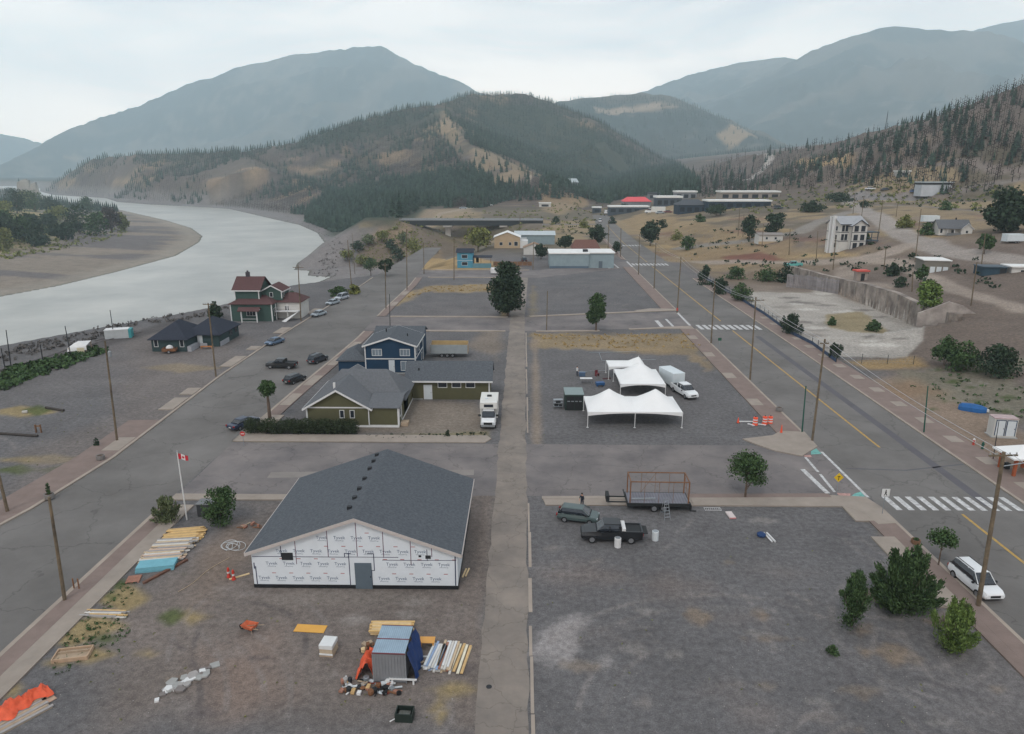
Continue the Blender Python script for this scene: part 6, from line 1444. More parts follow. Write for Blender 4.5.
# ------------------------------------------------------------ tents
tentm = mat('tent_fabric', srgb(222,222,222), .6, .03, .6, bump=.1, bscale=1)
def tent(name, label, x0, x1, y0, y1, ze, peaks, zp, loc=(0,0,0), tilt=0):
    o = thing(name, label, 'tent', ((x0+x1)/2, (y0+y1)/2, 0)); cx, cy = (x0+x1)/2, (y0+y1)/2; nx, ny = 60, 36; q = MB(); q2 = MB()
    def zf(x, y):
        u = (x-x0)/(x1-x0); v = (y-y0)/(y1-y0); edge = min(u*(x1-x0), (1-u)*(x1-x0), v*(y1-y0), (1-v)*(y1-y0)); d = min(math.hypot(x-a_, y-b_) for a_, b_ in peaks); R_ = min(x1-x0, y1-y0)*.52
        if len(peaks) > 1: R_ = (x1-x0)*.27
        t_ = max(0, 1-d/ (R_*1.25)); return ze+min(edge*.16, .35)+(zp-ze-.3)*(t_**1.7)*min(1, edge/.6)
    for j in range(ny+1):
        for i in range(nx+1): x, y = x0+(x1-x0)*i/nx, y0+(y1-y0)*j/ny; q.v.append((x-cx, y-cy, zf(x, y)))
    for j in range(ny):
        for i in range(nx): k = j*(nx+1)+i; q.f.append((k, k+1, k+nx+2, k+nx+1))
    c_ = q.build('canopy', tentm, o, smooth=True)
    # scalloped valance on all four sides
    for (ax, ay, bx, by) in ((x0,y0,x1,y0),(x1,y0,x1,y1),(x1,y1,x0,y1),(x0,y1,x0,y0)):
        L_ = math.hypot(bx-ax, by-ay); segs = max(1, len(peaks)) if abs(bx-ax) > abs(by-ay) and False else 1
        for i in range(24):
            t0, t1 = i/24, (i+1)/24; dd = lambda t_: .16+.36*abs(2*t_-1)**2.2
            p0 = (ax+(bx-ax)*t0-cx, ay+(by-ay)*t0-cy); p1 = (ax+(bx-ax)*t1-cx, ay+(by-ay)*t1-cy)
            q2.add([(*p0, ze-dd(t0)), (*p1, ze-dd(t1)), (*p1, ze), (*p0, ze)], [(0,1,2,3)])
    q2.build('valance', tentm, c_)
    xs = [x0, (x0+x1)/2, x1] if x1-x0 > 8 else [x0, x1]
    for xx in xs:
        for yy in (y0, y1): q = MB(); q.tube((xx-cx, yy-cy, 0), (xx-cx, yy-cy, ze), .045, n=8); q.box(xx-cx-.12, xx-cx+.12, yy-cy-.12, yy-cy+.12, 0, .02); q.build('pole', white, o)
    for (a_, b_) in peaks: q = MB(); q.tube((a_-cx, b_-cy, zp-.55), (a_-cx, b_-cy, zp+.02), .04, .02, 6); q.build('mast', white, c_)
    return o
tent('marquee_tent', 'large white marquee with two peaks standing nearest on the gravel lot', 7.95, 19.4, 80.4, 86.6, 2.0, [(10.8,83.6),(16.6,83.6)], 3.95)
tent('square_tent', 'white single peaked tent behind the two peaked marquee', 13.5, 19.7, 92.4, 100.0, 1.9, [(16.8,96.8)], 3.8)
tent('small_tent', 'small white tent peeking out behind the single peaked tent', 12.9, 18.4, 101.0, 104.6, 2.0, [(17.5,102.6)], 3.3)
# dark green container shed
o = thing('green_container', 'dark green container shed with pale roof left of the white marquee', 'container', (6.75, 88.2, 0))
pbox(o, 'body', mat('dark_green_wall', srgb(36,52,48), .7, .1, 1, wave=('X', 3, .2)), (-1.2,1.2,-1.5,1.5,0,2.1)); pbox(o, 'roof', mat('grey_green_roof', srgb(124,138,138), .6, .06, 1), (-1.25,1.25,-1.55,1.6,2.11,2.2)); pbox(o, 'door', plastic, (-1.0,-.05,-1.56,-1.51,.1,1.9), (.05,1.0,-1.56,-1.51,.1,1.9))
q = MB(); 
for k in range(4): q.box(-.9+.5*k, -.55+.5*k, -1.6, -1.565, 1.2, 1.32)
q.build('latch', steel, o)
def stuffbox(name, label, cat, loc, rz, m, *b, bevel=0): o_ = pbox(None, name, m, *b, bevel=bevel); return tag(o_, label, cat, loc=loc, rz=rz)
def rack(label, loc, rz=0):
    o = thing('metal_rack', label, 'rack', loc, rz); q = MB()
    for xx in (-.6, .6):
        for yy in (-.3, .3): q.tube((xx,yy,0), (xx,yy,1.2), .025, n=5)
    for z_ in (.3, .75, 1.18): q.box(-.62, .62, -.32, .32, z_, z_+.03)
    q.build('frame', steel, o); q = MB(); q.box(-.5, 0, -.2, .2, .33, .6); q.box(.1, .5, -.25, .2, .33, .5); q.box(-.3, .3, -.2, .2, .78, .98); q.build('tray', dark, o); return o
rack('metal rack of parts at the left side of the green container', (4.7, 87.6, 0), .1)
bluep = mat('blue_plastic', srgb(44,84,130), .5, .1, 2)
o = thing('folding_table', 'white folding table set up above the green container', 'table', (P(586,383)[0], P(586,383)[1], 0)); pbox(o, 'table_top', white, (-.9,.9,-.35,.35,.72,.76)); 
for xx in (-.75, .75): pbox(o, 'leg', steel, (xx-.02,xx+.02,-.3,.3,0,.72))
x, y = P(600,386); stuffbox('crate', 'blue crate on the gravel left of the white tents', 'crate', (x, y, 0), .2, bluep, (-.6,.6,-.4,.4,.25,.6), (-.5,-.4,-.3,.3,0,.25), (.4,.5,-.3,.3,0,.25))
x, y = P(597,376); stuffbox('folding_chair', 'dark red folding chair near the blue crate', 'chair', (x, y, 0), .5, mat('dark_red_fabric', srgb(110,50,56), .8, .1, 2), (-.25,.25,-.25,.25,.42,.46), (-.25,.25,.22,.26,.46,.9), (-.25,-.22,-.25,.25,0,.42), (.22,.25,-.25,.25,0,.42))
x, y = P(606,379); stuffbox('cloth', 'dark cloth bundle laid out beside the small crate', 'cloth', (x, y, 0), .1, mat('maroon_cloth', srgb(84,56,60), .9, .2, 3), (-.5,.5,-.15,.2,0,.12), (.3,.7,-.05,.15,.02,.16))
x, y = P(582,376); stuffbox('cooler', 'blue and white cooler beside the person at the lot', 'cooler', (x, y, 0), 0, mat('slate_blue_plastic', srgb(74,94,120), .6, .1, 2), (-.45,.45,-.3,.3,0,.5), (-.5,.5,-.33,.33,.5,.58))
q = MB()
for (a_, b_) in (((590,353),(636,352)),((599,353),(602,361)),((602,361),(612,361)),((578,372),(605,371)),((640,360),(656,360))):
    p0, p1 = P(*a_), P(*b_); q.tube((p0[0],p0[1],.06), (p1[0],p1[1],.06), .045, n=6)
for a_ in ((590,353),(636,352),(602,361)): p0 = P(*a_); q.tube((p0[0],p0[1],0), (p0[0],p0[1],.12), .06, n=6)
tag(q.build('frame_pipes', steel), 'pale frame pipes laid out on the gravel behind the white tents', 'pipes')
# ------------------------------------------------------------ utility poles
polem = mat('pole_wood', srgb(112,98,80), .95, .2, 1.2, bump=.3, bscale=8, col2=srgb(80,72,62)); greenp = mat('green_post', srgb(28,78,66), .6, .1, 1)
POLES = {}
def pole(key, label, px, pyb, ptx, pty, r0=.16, arm=None, m=None, extras=None, name='utility_pole', cat='pole', armw=1.1, armz=.5, fixed=None, light=None):
    x, y, z = G(px, pyb); x2, zt = zat(ptx, pty, y); H = zt-z
    dx_ = x2-x; dx_ = max(-.5, min(.5, dx_))
    o = thing(name, label, cat, (x, y, z-.05)); q = MB(); q.tube((0,0,-.3), (dx_,0,H+.05), r0, r0*.68, 10); q.build('post', m or polem, o)
    if arm is not None:
        ca_, sa_ = math.cos(arm), math.sin(arm); q = MB(); q.obox((dx_,-.0,H-armz+.05), (armw*2,.1,.1), arm); q.build('crossarm', polem, o)
        q = MB()
        for k in (-.92, -.45, .45, .92): q.lathe([(.03,0),(.05,.05),(.045,.12),(.02,.16)], 8, (dx_+ca_*armw*k, sa_*armw*k, H-armz+.1))
        q.build('insulator', mat('ceramic', srgb(150,150,146), .3, .05, 2), o)
    if light:
        q = MB(); q.tube((dx_,0,H-1.0), (dx_+light,0,H-.6), .035, n=6); q.build('lamp_arm', steel, o); q = MB(); q.box(dx_+light-.1, dx_+light+.5, -.12, .12, H-.68, -.55+H); q.build('lamp_head', steel, o)
    if extras: extras(o, dx_, H)
    POLES[key] = (x+dx_, y, z+H); return o
def planter_top(o, dx_, H): pass
pole('a', 'thick leaning wooden pole on the left pavement, cut off at its top', 65, 602, 49, 497, .14)
pole('b', 'wooden pole stub at the left edge of the picture', 8, 513, -6, 455, .15)
def can(o, dx_, H):
    q = MB(); q.lathe([(.16,-.35),(.17,-.3),(.17,.25),(.1,.32)], 10, (dx_+.3, 0, H-1.4)); q.build('transformer', steel, o)
pole('c', 'wooden pole with a grey transformer on the left gravel lot kerb', 117, 441, 105, 341, .13, extras=can)
pole('d', 'wooden pole with a single sided arm before the dark bungalow', 216, 377, 208, 303, .13, 0, armw=.8, armz=.2)
pole('e', 'crossarm pole in front of the red roofed river house', 301, 321, 298, 265, .13, rad(5))
pole('f', 'tall pole beside the riverside lot, nearer of two', 352, 291, 347.5, 240, .12)
pole('g', 'tall pole at the riverside lot, farther of two', 355, 274, 352, 233, .13)
pole('h', 'thin pole at the bend beside the twin street trees', 386, 309, 385, 263, .12, rad(0), armw=.7)
pole('i', 'short metal pole at the corner kerb before the dry verge', 390, 326, 389.5, 294, .08, m=dark)
pole('j', 'pole left of the tan verge above the street corner', 407, 290, 408, 229, .14)
pole('k', 'pole by the road leading down under the bridge', 424, 274, 423.5, 243, .13)
pole('l', 'pole left of the small turquoise house', 454, 280, 454, 238, .14, 0, armw=.8)
pole('m', 'wooden pole beside the grey lot right of the lane', 546.5, 331, 547.5, 291, .11)
pole('n', 'pole between the tan house and the white cottage', 533, 270, 533.5, 242, .14)
pole('o', 'thin pole right of the tan house', 520, 240, 520, 214, .16, 0, armw=.8)
pole('q', 'nearest highway pole, slanting, with crossarm and lamp bracket', 978, 607, 1004, 452, .17, rad(4), armw=1.0, armz=.25, light=2.2)
pole('r', 'tall highway pole at the corner apron beside the green post', 812, 442, 825, 339, .14, rad(6), armw=.5)
pole('s', 'highway pole opposite the pale slab with a crossarm', 750, 380, 756, 297, .13, rad(8), armw=1.3)
pole('t', 'highway pole left of the zebra crossing, next to a small sign', 711, 344, 715, 281, .13)
def band(o, dx_, H): pbox(o, 'reflector', mat('red_band', srgb(180,70,60), .6, .05, 2), (-.16,.16,-.16,.16,.6,1.2))
pole('u', 'highway pole with a red band near its foot', 677, 313, 681, 257, .15, extras=band)
pole('v', 'highway pole beyond the red banded one', 654, 289, 656, 243, .15)
pole('w', 'highway pole right of the long white hall', 638.5, 275, 639.5, 234, .15)
pole('x', 'farthest roadside pole left of the highway', 608, 250, 609, 220, .18)
pole('y', 'roadside pole before the lone dark tree by the highway', 620.5, 257, 621, 228, .16)
pole('A', 'green square post at the corner apron near the orange barrels', 802, 433, 806, 386, .09, m=greenp, name='green_post', cat='post')
pole('B', 'green square post on the far pavement across the highway', 924, 433, 928, 386, .09, m=greenp, name='green_post', cat='post')
for k_, (lab, a_, b_, c_, d_) in enumerate([('terrace pole left of the tall white house', 816,263,818,231),('terrace pole in front of the tall white house', 833,270,836,236),('pole behind the tall white house, left one', 853,214,855,194),('pole behind the tall white house, right one', 861,222,864,196),
    ('crossarm pole right of the tall white house', 878,237,883,200),('pole beyond the upper dirt road bend', 896,217,898,201),('pole below the upper dirt road by the kiosk bush', 884,270,886,248),('pole behind the cabin trees, left one', 738,236,740,207),('pole behind the cabin trees, right one', 743,237,744,214),
    ('pole at the left corner of the white cabin', 762,247,763.5,224),('pole right of the white cabin', 789,255,790,229),('pole behind the small block with a white roof', 915,262,920,209),('dark slanting pole on the terrace above the gable wall', 971,306,977,262),('pole holding the small tree by the grey house', 981,270,985,233),('pole stub beside the bright round tree', 912,292,913,272)]):
    pole('z%d' % k_, lab, a_, b_, c_, d_, .13, 0 if 'crossarm' in lab else None, armw=.6)
for k_, (lab, a_, b_, c_, d_) in enumerate([('leftmost dark railway pole among the bushes', 11,367,6,330),('thin railway pole second from the left edge', 43,362,40,343),('tall railway pole left of the white tarps', 71,357,65,326),('railway pole behind the grey container', 114,338,110,310),('short leaning railway post at the left edge', 5,368,1,348)]):
    pole('rw%d' % k_, lab, a_, b_, c_, d_, .09, m=dark)
# radio mast on the burnt ridge
x, y, z = PD(887, 119, 790)[:3]; z = hz(x, y)
o = thing('radio_mast', 'thin lattice radio mast on the crest of the burnt hillside', 'mast', (x, y, z)); q = MB()
for k in range(3): q.tube((math.cos(k*2.09)*.9, math.sin(k*2.09)*.9, -1), (0,0,17), .14, .08, 4)
q.build('lattice', dark, o)
# wires between the highway poles
def wire(label, a_, b_, sag=.5, off=(0,0,0), r=.022):
    A_, B_ = Vector(POLES[a_]) if isinstance(a_, str) else Vector(a_), Vector(POLES[b_]) if isinstance(b_, str) else Vector(b_); q = MB(); pr = None
    for i in range(17):
        t_ = i/16; p = A_.lerp(B_, t_)+Vector(off); p.z -= 4*sag*t_*(1-t_)+.2
        if pr is not None: q.tube(pr, p, r, n=4, cap=False)
        pr = p
    c0 = (A_+B_)/2; tag(q.build('overhead_wire', mat('aluminium_wire', srgb(170,170,172), .5, .05, 1)), label, 'wire')
ch = ['q','r','s','t','u','v','w']
nm_ = {'q':'nearest slanting pole','r':'corner apron pole','s':'pole opposite the slab','t':'pole at the zebra crossing','u':'red banded pole','v':'pole beyond the red band','w':'pole by the white hall'}
for a_, b_ in zip(ch[:-1], ch[1:]):
    for k, of in enumerate((-.42, .42)): wire('%s wire from %s to %s' % (('left','right')[k], nm_[a_], nm_[b_]), a_, b_, .5, (of,0,0))
wire('wire running off the picture from the nearest slanting pole, upper one', 'q', (POLES['q'][0]+.6, 22, POLES['q'][2]+.3), .6, (.6,0,0))
# ------------------------------------------------------------ flagpole and flag
fx, fy, fz_ = G(187, 520); o = thing('flagpole', 'white flagpole beside the spiky tree and the black box', 'flagpole', (fx, fy, 0)); q = MB(); q.tube((0,0,0), (-.05,0,6.5), .07, .04, 10); q.build('post', white, o); q = MB(); q.lathe([(.02,0),(.08,.05),(.08,.1),(.02,.16)], 8, (-.05,0,6.5)); q.build('finial', steel, o)
fl = thing('flag', 'small red and white flag with a red leaf flying from the white pole', 'flag', (fx, fy, 0)); fr_ = mat('flag_red', srgb(176,40,52), .8, .05, 2); fw_ = mat('flag_white', srgb(205,200,200), .8, .05, 2)
def wav(u): return .07*math.sin(u*7)
for nm, u0, u1, m_ in (('hoist_band', 0, .22, fr_), ('field', .221, .62, fw_), ('fly_band', .621, .86, fr_)):
    q = MB(); n_ = 5
    for i in range(n_+1): u = u0+(u1-u0)*i/n_; q.v += [(u, wav(u), 5.85-u*.15), (u, wav(u), 6.38-u*.22)]
    q.f = [(2*i, 2*i+2, 2*i+3, 2*i+1) for i in range(n_)]; q.build(nm, m_, fl)
q = MB(); leaf = [(0,-.17),(.02,-.08),(.12,-.1),(.09,-.03),(.17,.03),(.1,.05),(.09,.1),(.04,.06),(0,.17),(-.04,.06),(-.09,.1),(-.1,.05),(-.17,.03),(-.09,-.03),(-.12,-.1),(-.02,-.08)]
q.add([(.42+a_, wav(.42+a_)-.012, 6.03+b_) for a_, b_ in leaf], [tuple(range(16))]); q.build('leaf_emblem', fr_, fl)
# black box by the flagpole
x, y, z = G(205, 518); o = thing('electrical_cabinet', 'dark grey cabinet box between the flagpole and the leafy tree', 'cabinet', (x+.15, y+.6, 0)); pbox(o, 'body', mat('charcoal_metal', srgb(58,60,64), .6, .1, 2, wave=('X', 4, .15)), (-.85,.85,-.5,.6,.02,1.2)); pbox(o, 'lid', mat('grey_lid', srgb(110,112,114), .6, .1, 2), (-.9,.9,-.55,.65,1.201,1.27)); pbox(o, 'handle', steel, (-.05,.05,-.56,-.51,.6,.75))
# ------------------------------------------------------------ signs, hydrants, planters
def sign(name, label, px, py, H, draw, m=steel): 
    x, y, z = G(px, py); o = thing(name, label, 'sign', (x, y, z+.1)); q = MB(); q.tube((0,0,-.1), (0,0,H), .03, n=6); q.build('post', m, o); draw(o, H); return o
blackp = mat('sign_black', srgb(24,24,26), .6, .05, 2); yel = mat('sign_yellow', srgb(205,170,40), .6, .05, 2)
def ped(o, H):
    p = pbox(o, 'panel', white, (-.36,.36,-.06,-.035,H-.75,H)); pbox(p, 'rim', blackp, (-.38,.38,-.034,-.02,H-.77,H+.02)); q = MB(); q.box(-.05,.05,-.068,-.061,H-.2,H-.1); q.add([(-.08,-.068,H-.24),(.08,-.068,H-.24),(.06,-.068,H-.45),(.16,-.068,H-.66),(.09,-.068,H-.66),(0,-.068,H-.5),(-.09,-.068,H-.66),(-.16,-.068,H-.66),(-.06,-.068,H-.45)], [tuple(range(9))]); q.build('walker_symbol', blackp, p)
sign('crosswalk_sign', 'white pedestrian crossing sign at the kerb of the near zebra crossing', 882, 515, 2.5, ped)
def dia(o, H):
    q = MB(); q.add([(0,-.05,H-.95),(.46,-.05,H-.48),(0,-.05,H),(-.46,-.05,H-.48),(0,-.03,H-.95),(.46,-.03,H-.48),(0,-.03,H),(-.46,-.03,H-.48)], [(0,1,2,3),(4,5,6,7),(0,1,5,4),(1,2,6,5),(2,3,7,6),(3,0,4,7)]); p = q.build('panel', yel, o); pbox(p, 'arrow_symbol', blackp, (-.03,.03,-.058,-.051,H-.75,H-.3), (-.14,.14,-.058,-.051,H-.42,H-.36))
sign('warning_sign', 'yellow diamond warning sign at the side street stop line', 836, 497, 2.4, dia)
def stop(o, H):
    q = MB(); n_ = 8; q.prism([(math.cos(math.pi/8+k*math.pi/4)*.3, math.sin(math.pi/8+k*math.pi/4)*.3) for k in range(8)], -.012, .012)
    q.v = [(x_, z_-.05, y_+H-.3) for x_, y_, z_ in q.v]; p = q.build('panel', mat('sign_red', srgb(176,50,46), .6, .05, 2), o); pbox(p, 'bar', white, (-.2,.2,-.07,-.0625,H-.34,H-.26))
sign('stop_sign', 'small red sign on a thin post at the corner left of the hedge', 244, 446, 1.7, stop); 
sign('street_sign', 'tiny dark sign by the pole left of the second zebra crossing', 719, 349, 1.9, lambda o, H: pbox(o, 'panel', mat('sign_green', srgb(40,80,66), .6, .05, 2), (-.3,.3,-.06,-.03,H-.5,H)))
stn = mat('grey_stone_planter', srgb(120,116,114), .9, .15, 3, bump=.3)
def planter(label, px, py, plant=0, r=.42, h=.5, m=None):
    x, y, z = G(px, py); o = thing('planter', label, 'planter', (x, y, z+.11)); q = MB(); q.lathe([(r*.8,0),(r,.06),(r*1.05,h*.6),(r,h),(r*.85,h),(r*.8,h*.85)], 14); q.build('tub', m or stn, o)
    q = MB(); q.lathe([(.01,h*.86),(r*.8,h*.861)], 12); q.build('soil', mat('soil', srgb(80,66,56), .95, .1, 3), o)
    if plant: crown_mesh('plant', h+plant, h*.8, r*1.3, 'column', 260, .07, FOL['mid'], o, int(px)); 
    return o
planter('round stone planter with a small green plant by the leaning pole', 50, 500, 1.0); planter('empty round stone planter on the left pavement', 101, 461); planter('round planter near the kerb beside the orange barrels', 779, 412); planter('brown planter box at the foot of the slim street tree', 915, 546, .1, .35, .4, brown)
x, y, z = G(97, 446); q = MB(); shrub('potted_bush', 'dark little bush on the pavement by the transformer pole', (x, y, .1), .9, .7, 'dark', 200, .08, 301, cat='bush')
def hydrant(label, px, py, mlo, mhi, dz=0):
    x, y, z = G(px, py); o = thing('hydrant', label, 'hydrant', (x, y, z+dz)); q = MB(); q.lathe([(.16,0),(.16,.05),(.11,.08),(.11,.5),(.14,.52),(.13,.6)], 12); q.build('barrel', mlo, o); q = MB(); q.lathe([(.13,.601),(.12,.7),(.05,.78),(.03,.82)], 12); q.tube((-.2,0,.45), (.2,0,.45), .05); q.build('cap', mhi, o)
rd = mat('hydrant_red', srgb(170,60,50), .5, .08, 2)
hydrant('dark hydrant with a white cap on the far pavement', 973, 446, rd, white, .1); hydrant('dark green hydrant right of the white capped one', 982, 450, greenp, greenp, .1)
x, y, z = G(992, 460); pole('C', 'thin dark lamp post by the white cabinet on the far pavement', 993, 460, 999, 421, .05, m=dark, name='lamp_post', cat='lamp post')
# litter bin, canopy stand at right edge
x, y, z = G(1004, 438); o = thing('portable_cabinet', 'white portable cabinet with two framed doors and a blue edge', 'cabinet', (x, y+.5, z+.0), rad(-8)); pbox(o, 'body', whitew, (-1.25,1.25,-.5,.9,.1,2.3)); pbox(o, 'roof', mat('cabinet_roof', srgb(170,150,150), .6, .2, 2), (-1.3,1.3,-.55,.95,2.301,2.4)); pbox(o, 'base', concd, (-1.4,1.4,-.7,1,0,.1))
for u in (-.55, .6): d_ = door(o, 'S', u, .25, .9, 1.85, -.5, doorw, mat('navy_frame', srgb(50,70,96), .6, .05, 2))
x, y, z = G(1017, 476); o = thing('canopy_stand', 'white pyramid canopy on orange brown posts at the right edge', 'canopy', (x+.6, y+.8, .1)); q = MB(); q.add([(-1.9,-1.7,2.1),(1.9,-1.7,2.1),(1.9,1.7,2.1),(-1.9,1.7,2.1),(0,0,3.0),(-1.9,-1.7,1.95),(1.9,-1.7,1.95),(1.9,1.7,1.95),(-1.9,1.7,1.95)], [(0,1,4),(1,2,4),(2,3,4),(3,0,4),(0,5,6,1),(1,6,7,2),(2,7,8,3),(3,8,5,0),(5,8,7,6)]); q.build('canopy', tentm, o)
for a_ in (-1.2, 1.2):
    for b_ in (-1.1, 1.1): pbox(o, 'post', mat('orange_post', srgb(150,80,50), .7, .1, 2), (a_-.13,a_+.13,b_-.13,b_+.13,0,1.95))
x, y, z = G(1011, 470); stuffbox('litter_bin', 'small black bin at the foot of the orange post', 'bin', (x-.5, y, .1), 0, plastic, (-.2,.2,-.2,.2,0,.6), (-.22,.22,-.22,.22,.6,.66))
x, y, z = G(972, 411); o = thing('covered_boat', 'long low load wrapped in a bright blue tarpaulin below the slope', 'boat', (x, y, z), rad(-32)); o.scale = (1.25,)*3; q = MB(); L_ = 1.25
secs = [(-L_,.35,.4),(-L_*.8,.6,.65),(0,.68,.72),(L_*.6,.6,.65),(L_,.2,.5)]
for xx, w_, h_ in secs: q.v += [(xx,-w_,0),(xx,-w_*.9,h_*.6),(xx,-w_*.3,h_),(xx,w_*.3,h_),(xx,w_*.9,h_*.6),(xx,w_,0)]
for i in range(4):
    for j in range(5): k = i*6+j; q.f.append((k, k+1, k+7, k+6))
q.f += [tuple(range(6)), tuple(range(24,30))]; q.build('tarpaulin', mat('blue_tarpaulin', srgb(28,84,140), .6, .15, 2, bump=.4, bscale=3), o); pbox(o, 'bow_tip', white, (L_+.01,L_+.2,-.12,.12,.1,.35))
# traffic barrels and barricades
org = mat('safety_orange', srgb(224,84,54), .6, .05, 2)
def barrel(label, px, py):
    x, y, z = G(px, py); o = thing('traffic_barrel', label, 'barrel', (x, y, 0), 0, 'orange traffic barrels'); q = MB(); q.lathe([(.34,0),(.34,.08),(.3,.1),(.28,.95),(.2,1.0)], 14); q.build('body', org, o); q = MB()
    for z_ in (.3, .62): q.lathe([(.296,z_),(.292,z_+.14)], 14)
    q.build('reflective_band', white, o); q = MB(); q.box(-.08,.08,-.02,.02,1.0,1.1); q.build('handle', blackp, o)
barrel('orange barrel standing alone left of the other two', 755, 425); barrel('orange barrel in front of the pair near the planter', 764.5, 424.5); barrel('orange barrel behind its neighbour, nearest the planter', 770, 424)
def cone(label, px, py, h=.7, tall=0):
    x, y, z = G(px, py); o = thing('traffic_cone', label, 'cone', (x, y, 0)); q = MB(); q.lathe([(.16,.03),(.03,h)], 12); q.build('body', org, o); pbox(o, 'foot', blackp, (-.2,.2,-.2,.2,0,.03))
cone('orange cone at the left end of the fallen boards', 738, 423); cone('faint orange delineator nearest the corner apron', 781, 434, 1.1)
for lab, px, py, L_, rz in (('long white barricade board lying left of the barrels', 747, 422, 1.9, -.02), ('short white barricade board lying askew below the long one', 751, 425.5, .9, -.9), ('white board lying between the orange barrels', 762, 425, .9, -.4)):
    x, y, z = G(px, py); stuffbox('barricade_board', lab, 'board', (x, y, 0), rz, white, (-L_/2,L_/2,-.12,.12,.04,.09), (-L_/2+.1,-L_/2+.16,-.15,.15,0,.04), (L_/2-.16,L_/2-.1,-.15,.15,0,.04))
# things on the front gravel lot
def drum(label, px, py, m, r=.28, h=.85):
    x, y, z = G(px, py); o = thing('drum', label, 'drum', (x, y, 0)); q = MB(); q.lathe([(r*.95,0),(r,.04),(r,h*.48),(r*1.04,h*.5),(r,h*.52),(r,h-.04),(r*.93,h)], 16); q.build('body', m, o); q = MB(); q.lathe([(r*.8,h+.001),(r*.8,h+.03)], 14); q.build('lid', steel, o)
drum('white drum at the side of the black pickup', 617.5, 548, white); drum('pale blue white drum behind the tailgate of the black pickup', 655, 541, doorw)
o = thing('door_panel', 'pinkish white panel lying flat right of the flatbed', 'panel', at(730.5, 516), rad(4)); pbox(o, 'board', mat('pink_white_board', srgb(196,184,182), .6, .05, 2), (-.28,.28,-.6,.6,.02,.16)); pbox(o, 'base', plastic, (-.22,.22,-.5,.5,0,.02)); pbox(o, 'edge', mat('pink_edge', srgb(190,130,130), .6, .05, 2), (-.29,.29,-.62,-.601,.03,.15))
o = thing('wire_rack', 'white wire rack lying flat beside the flatbed ramp', 'rack', at(712.5, 510)); q = MB()
for k in range(9): q.tube((-.75+.1875*k,-.25,.08), (-.75+.1875*k,.25,.08), .015, n=4)
for yy in (-.25, .25): q.tube((-.76,yy,.08), (.76,yy,.08), .02, n=4); 
for a_ in (-.7, .7): q.tube((a_,-.2,0), (a_,-.2,.08), .02, n=4); q.tube((a_,.2,0), (a_,.2,.08), .02, n=4)
q.build('grid', white, o)
x, y, z = G(768, 538); o = thing('blue_bundle', 'navy blue bundle lying on the gravel beside white pipes', 'bundle', (x-.5, y+.25, 0)); q = MB(); q.lathe([(.2,0),(.36,.08),(.38,.25),(.2,.38),(.05,.4)], 12); q.build('cloth', mat('navy_cloth', srgb(36,60,100), .8, .2, 3), o)
for k, (dx_, lab) in enumerate(((0, 'left one of two white pipes lying beside the blue bundle'), (.26, 'right one of two white pipes lying beside the blue bundle'))):
    q = MB(); q.tube((0,-.75,.08), (0,.75,.08), .08, n=10); o = tag(q.build('pipe', white), lab, 'pipe', loc=(x+dx_-.02, y, 0), rz=rad(8))
# left lot: kerb logs, tree ring
for lab, pa, pb_ in (('long dark timber lying at the left edge of the left lot', (0,434.5), (38,437)), ('short dark timber lying beside the green patch', (46,408.5), (64,411.5))):
    A_, B_ = Vector(P(*pa)), Vector(P(*pb_)); q = MB(); c_ = (A_+B_)/2; q.tube((*(A_-c_), .16), (*(B_-c_), .16), .16, n=8); tag(q.build('timber', mat('dark_timber', srgb(64,60,58), .9, .2, 2)), lab, 'timber', loc=(c_.x, c_.y, 0))
x, y, z = G(39, 433); o = thing('wooden_stand', 'small brown wooden stand at the end of the long dark timber', 'stand', (x, y, 0)); pbox(o, 'post', brown, (-.35,-.25,-.1,.1,0,1.0)); pbox(o, 'post', brown, (.25,.35,-.1,.1,0,1.0)); pbox(o, 'rail', brown, (-.25,.25,-.05,.05,.75,.9))
x, y, z = G(25, 413); o = stuffbox('stone', 'white stone lying in the little green patch', 'stone', (x, y, 0), .4, mat('pale_stone', srgb(176,172,166), .9, .1, 2), (-.3,.3,-.25,.2,0,.3), bevel=.08)
# bollard pair by the leaning pole
for k, px in enumerate((74.5, 79.5)):
    x, y, z = G(px, 590); q = MB(); q.tube((0,0,0), (0,0,.85), .05, n=8); tag(q.build('bollard', rust), ('left','right')[k]+' one of two rusty short posts beside the leaning pole', 'post', loc=(x, y, .1))
# ------------------------------------------------------------ building material
def planks(name, label, cat, px, py, rz, L_, n, w, mats, gap=.03, th=.06, layers=1, spread=.15, base=None, group=None, loc=None, seedp=1):
    x, y, z = G(px, py); r_ = random.Random(seedp); o = thing(name, label, cat, (x, y, 0), rz, group); z0 = .0
    if base: pbox(o, 'bearer', base, (-L_*.35,-L_*.35+.1,-n*(w+gap)/2,n*(w+gap)/2,0,.1), (L_*.35-.1,L_*.35,-n*(w+gap)/2,n*(w+gap)/2,0,.1)); z0 = .1
    for l_ in range(layers):
        for k in range(n):
            q = MB(); l2 = L_*r_.uniform(.85, 1.0); yy = -n*(w+gap)/2+(k+.5)*(w+gap); q.obox((r_.uniform(-spread, spread), yy, z0+th/2+l_*(th+.004)), (l2, w, th), r_.uniform(-.02,.02)); q.build('board', mats[(k+l_) % len(mats)], o)
    return o
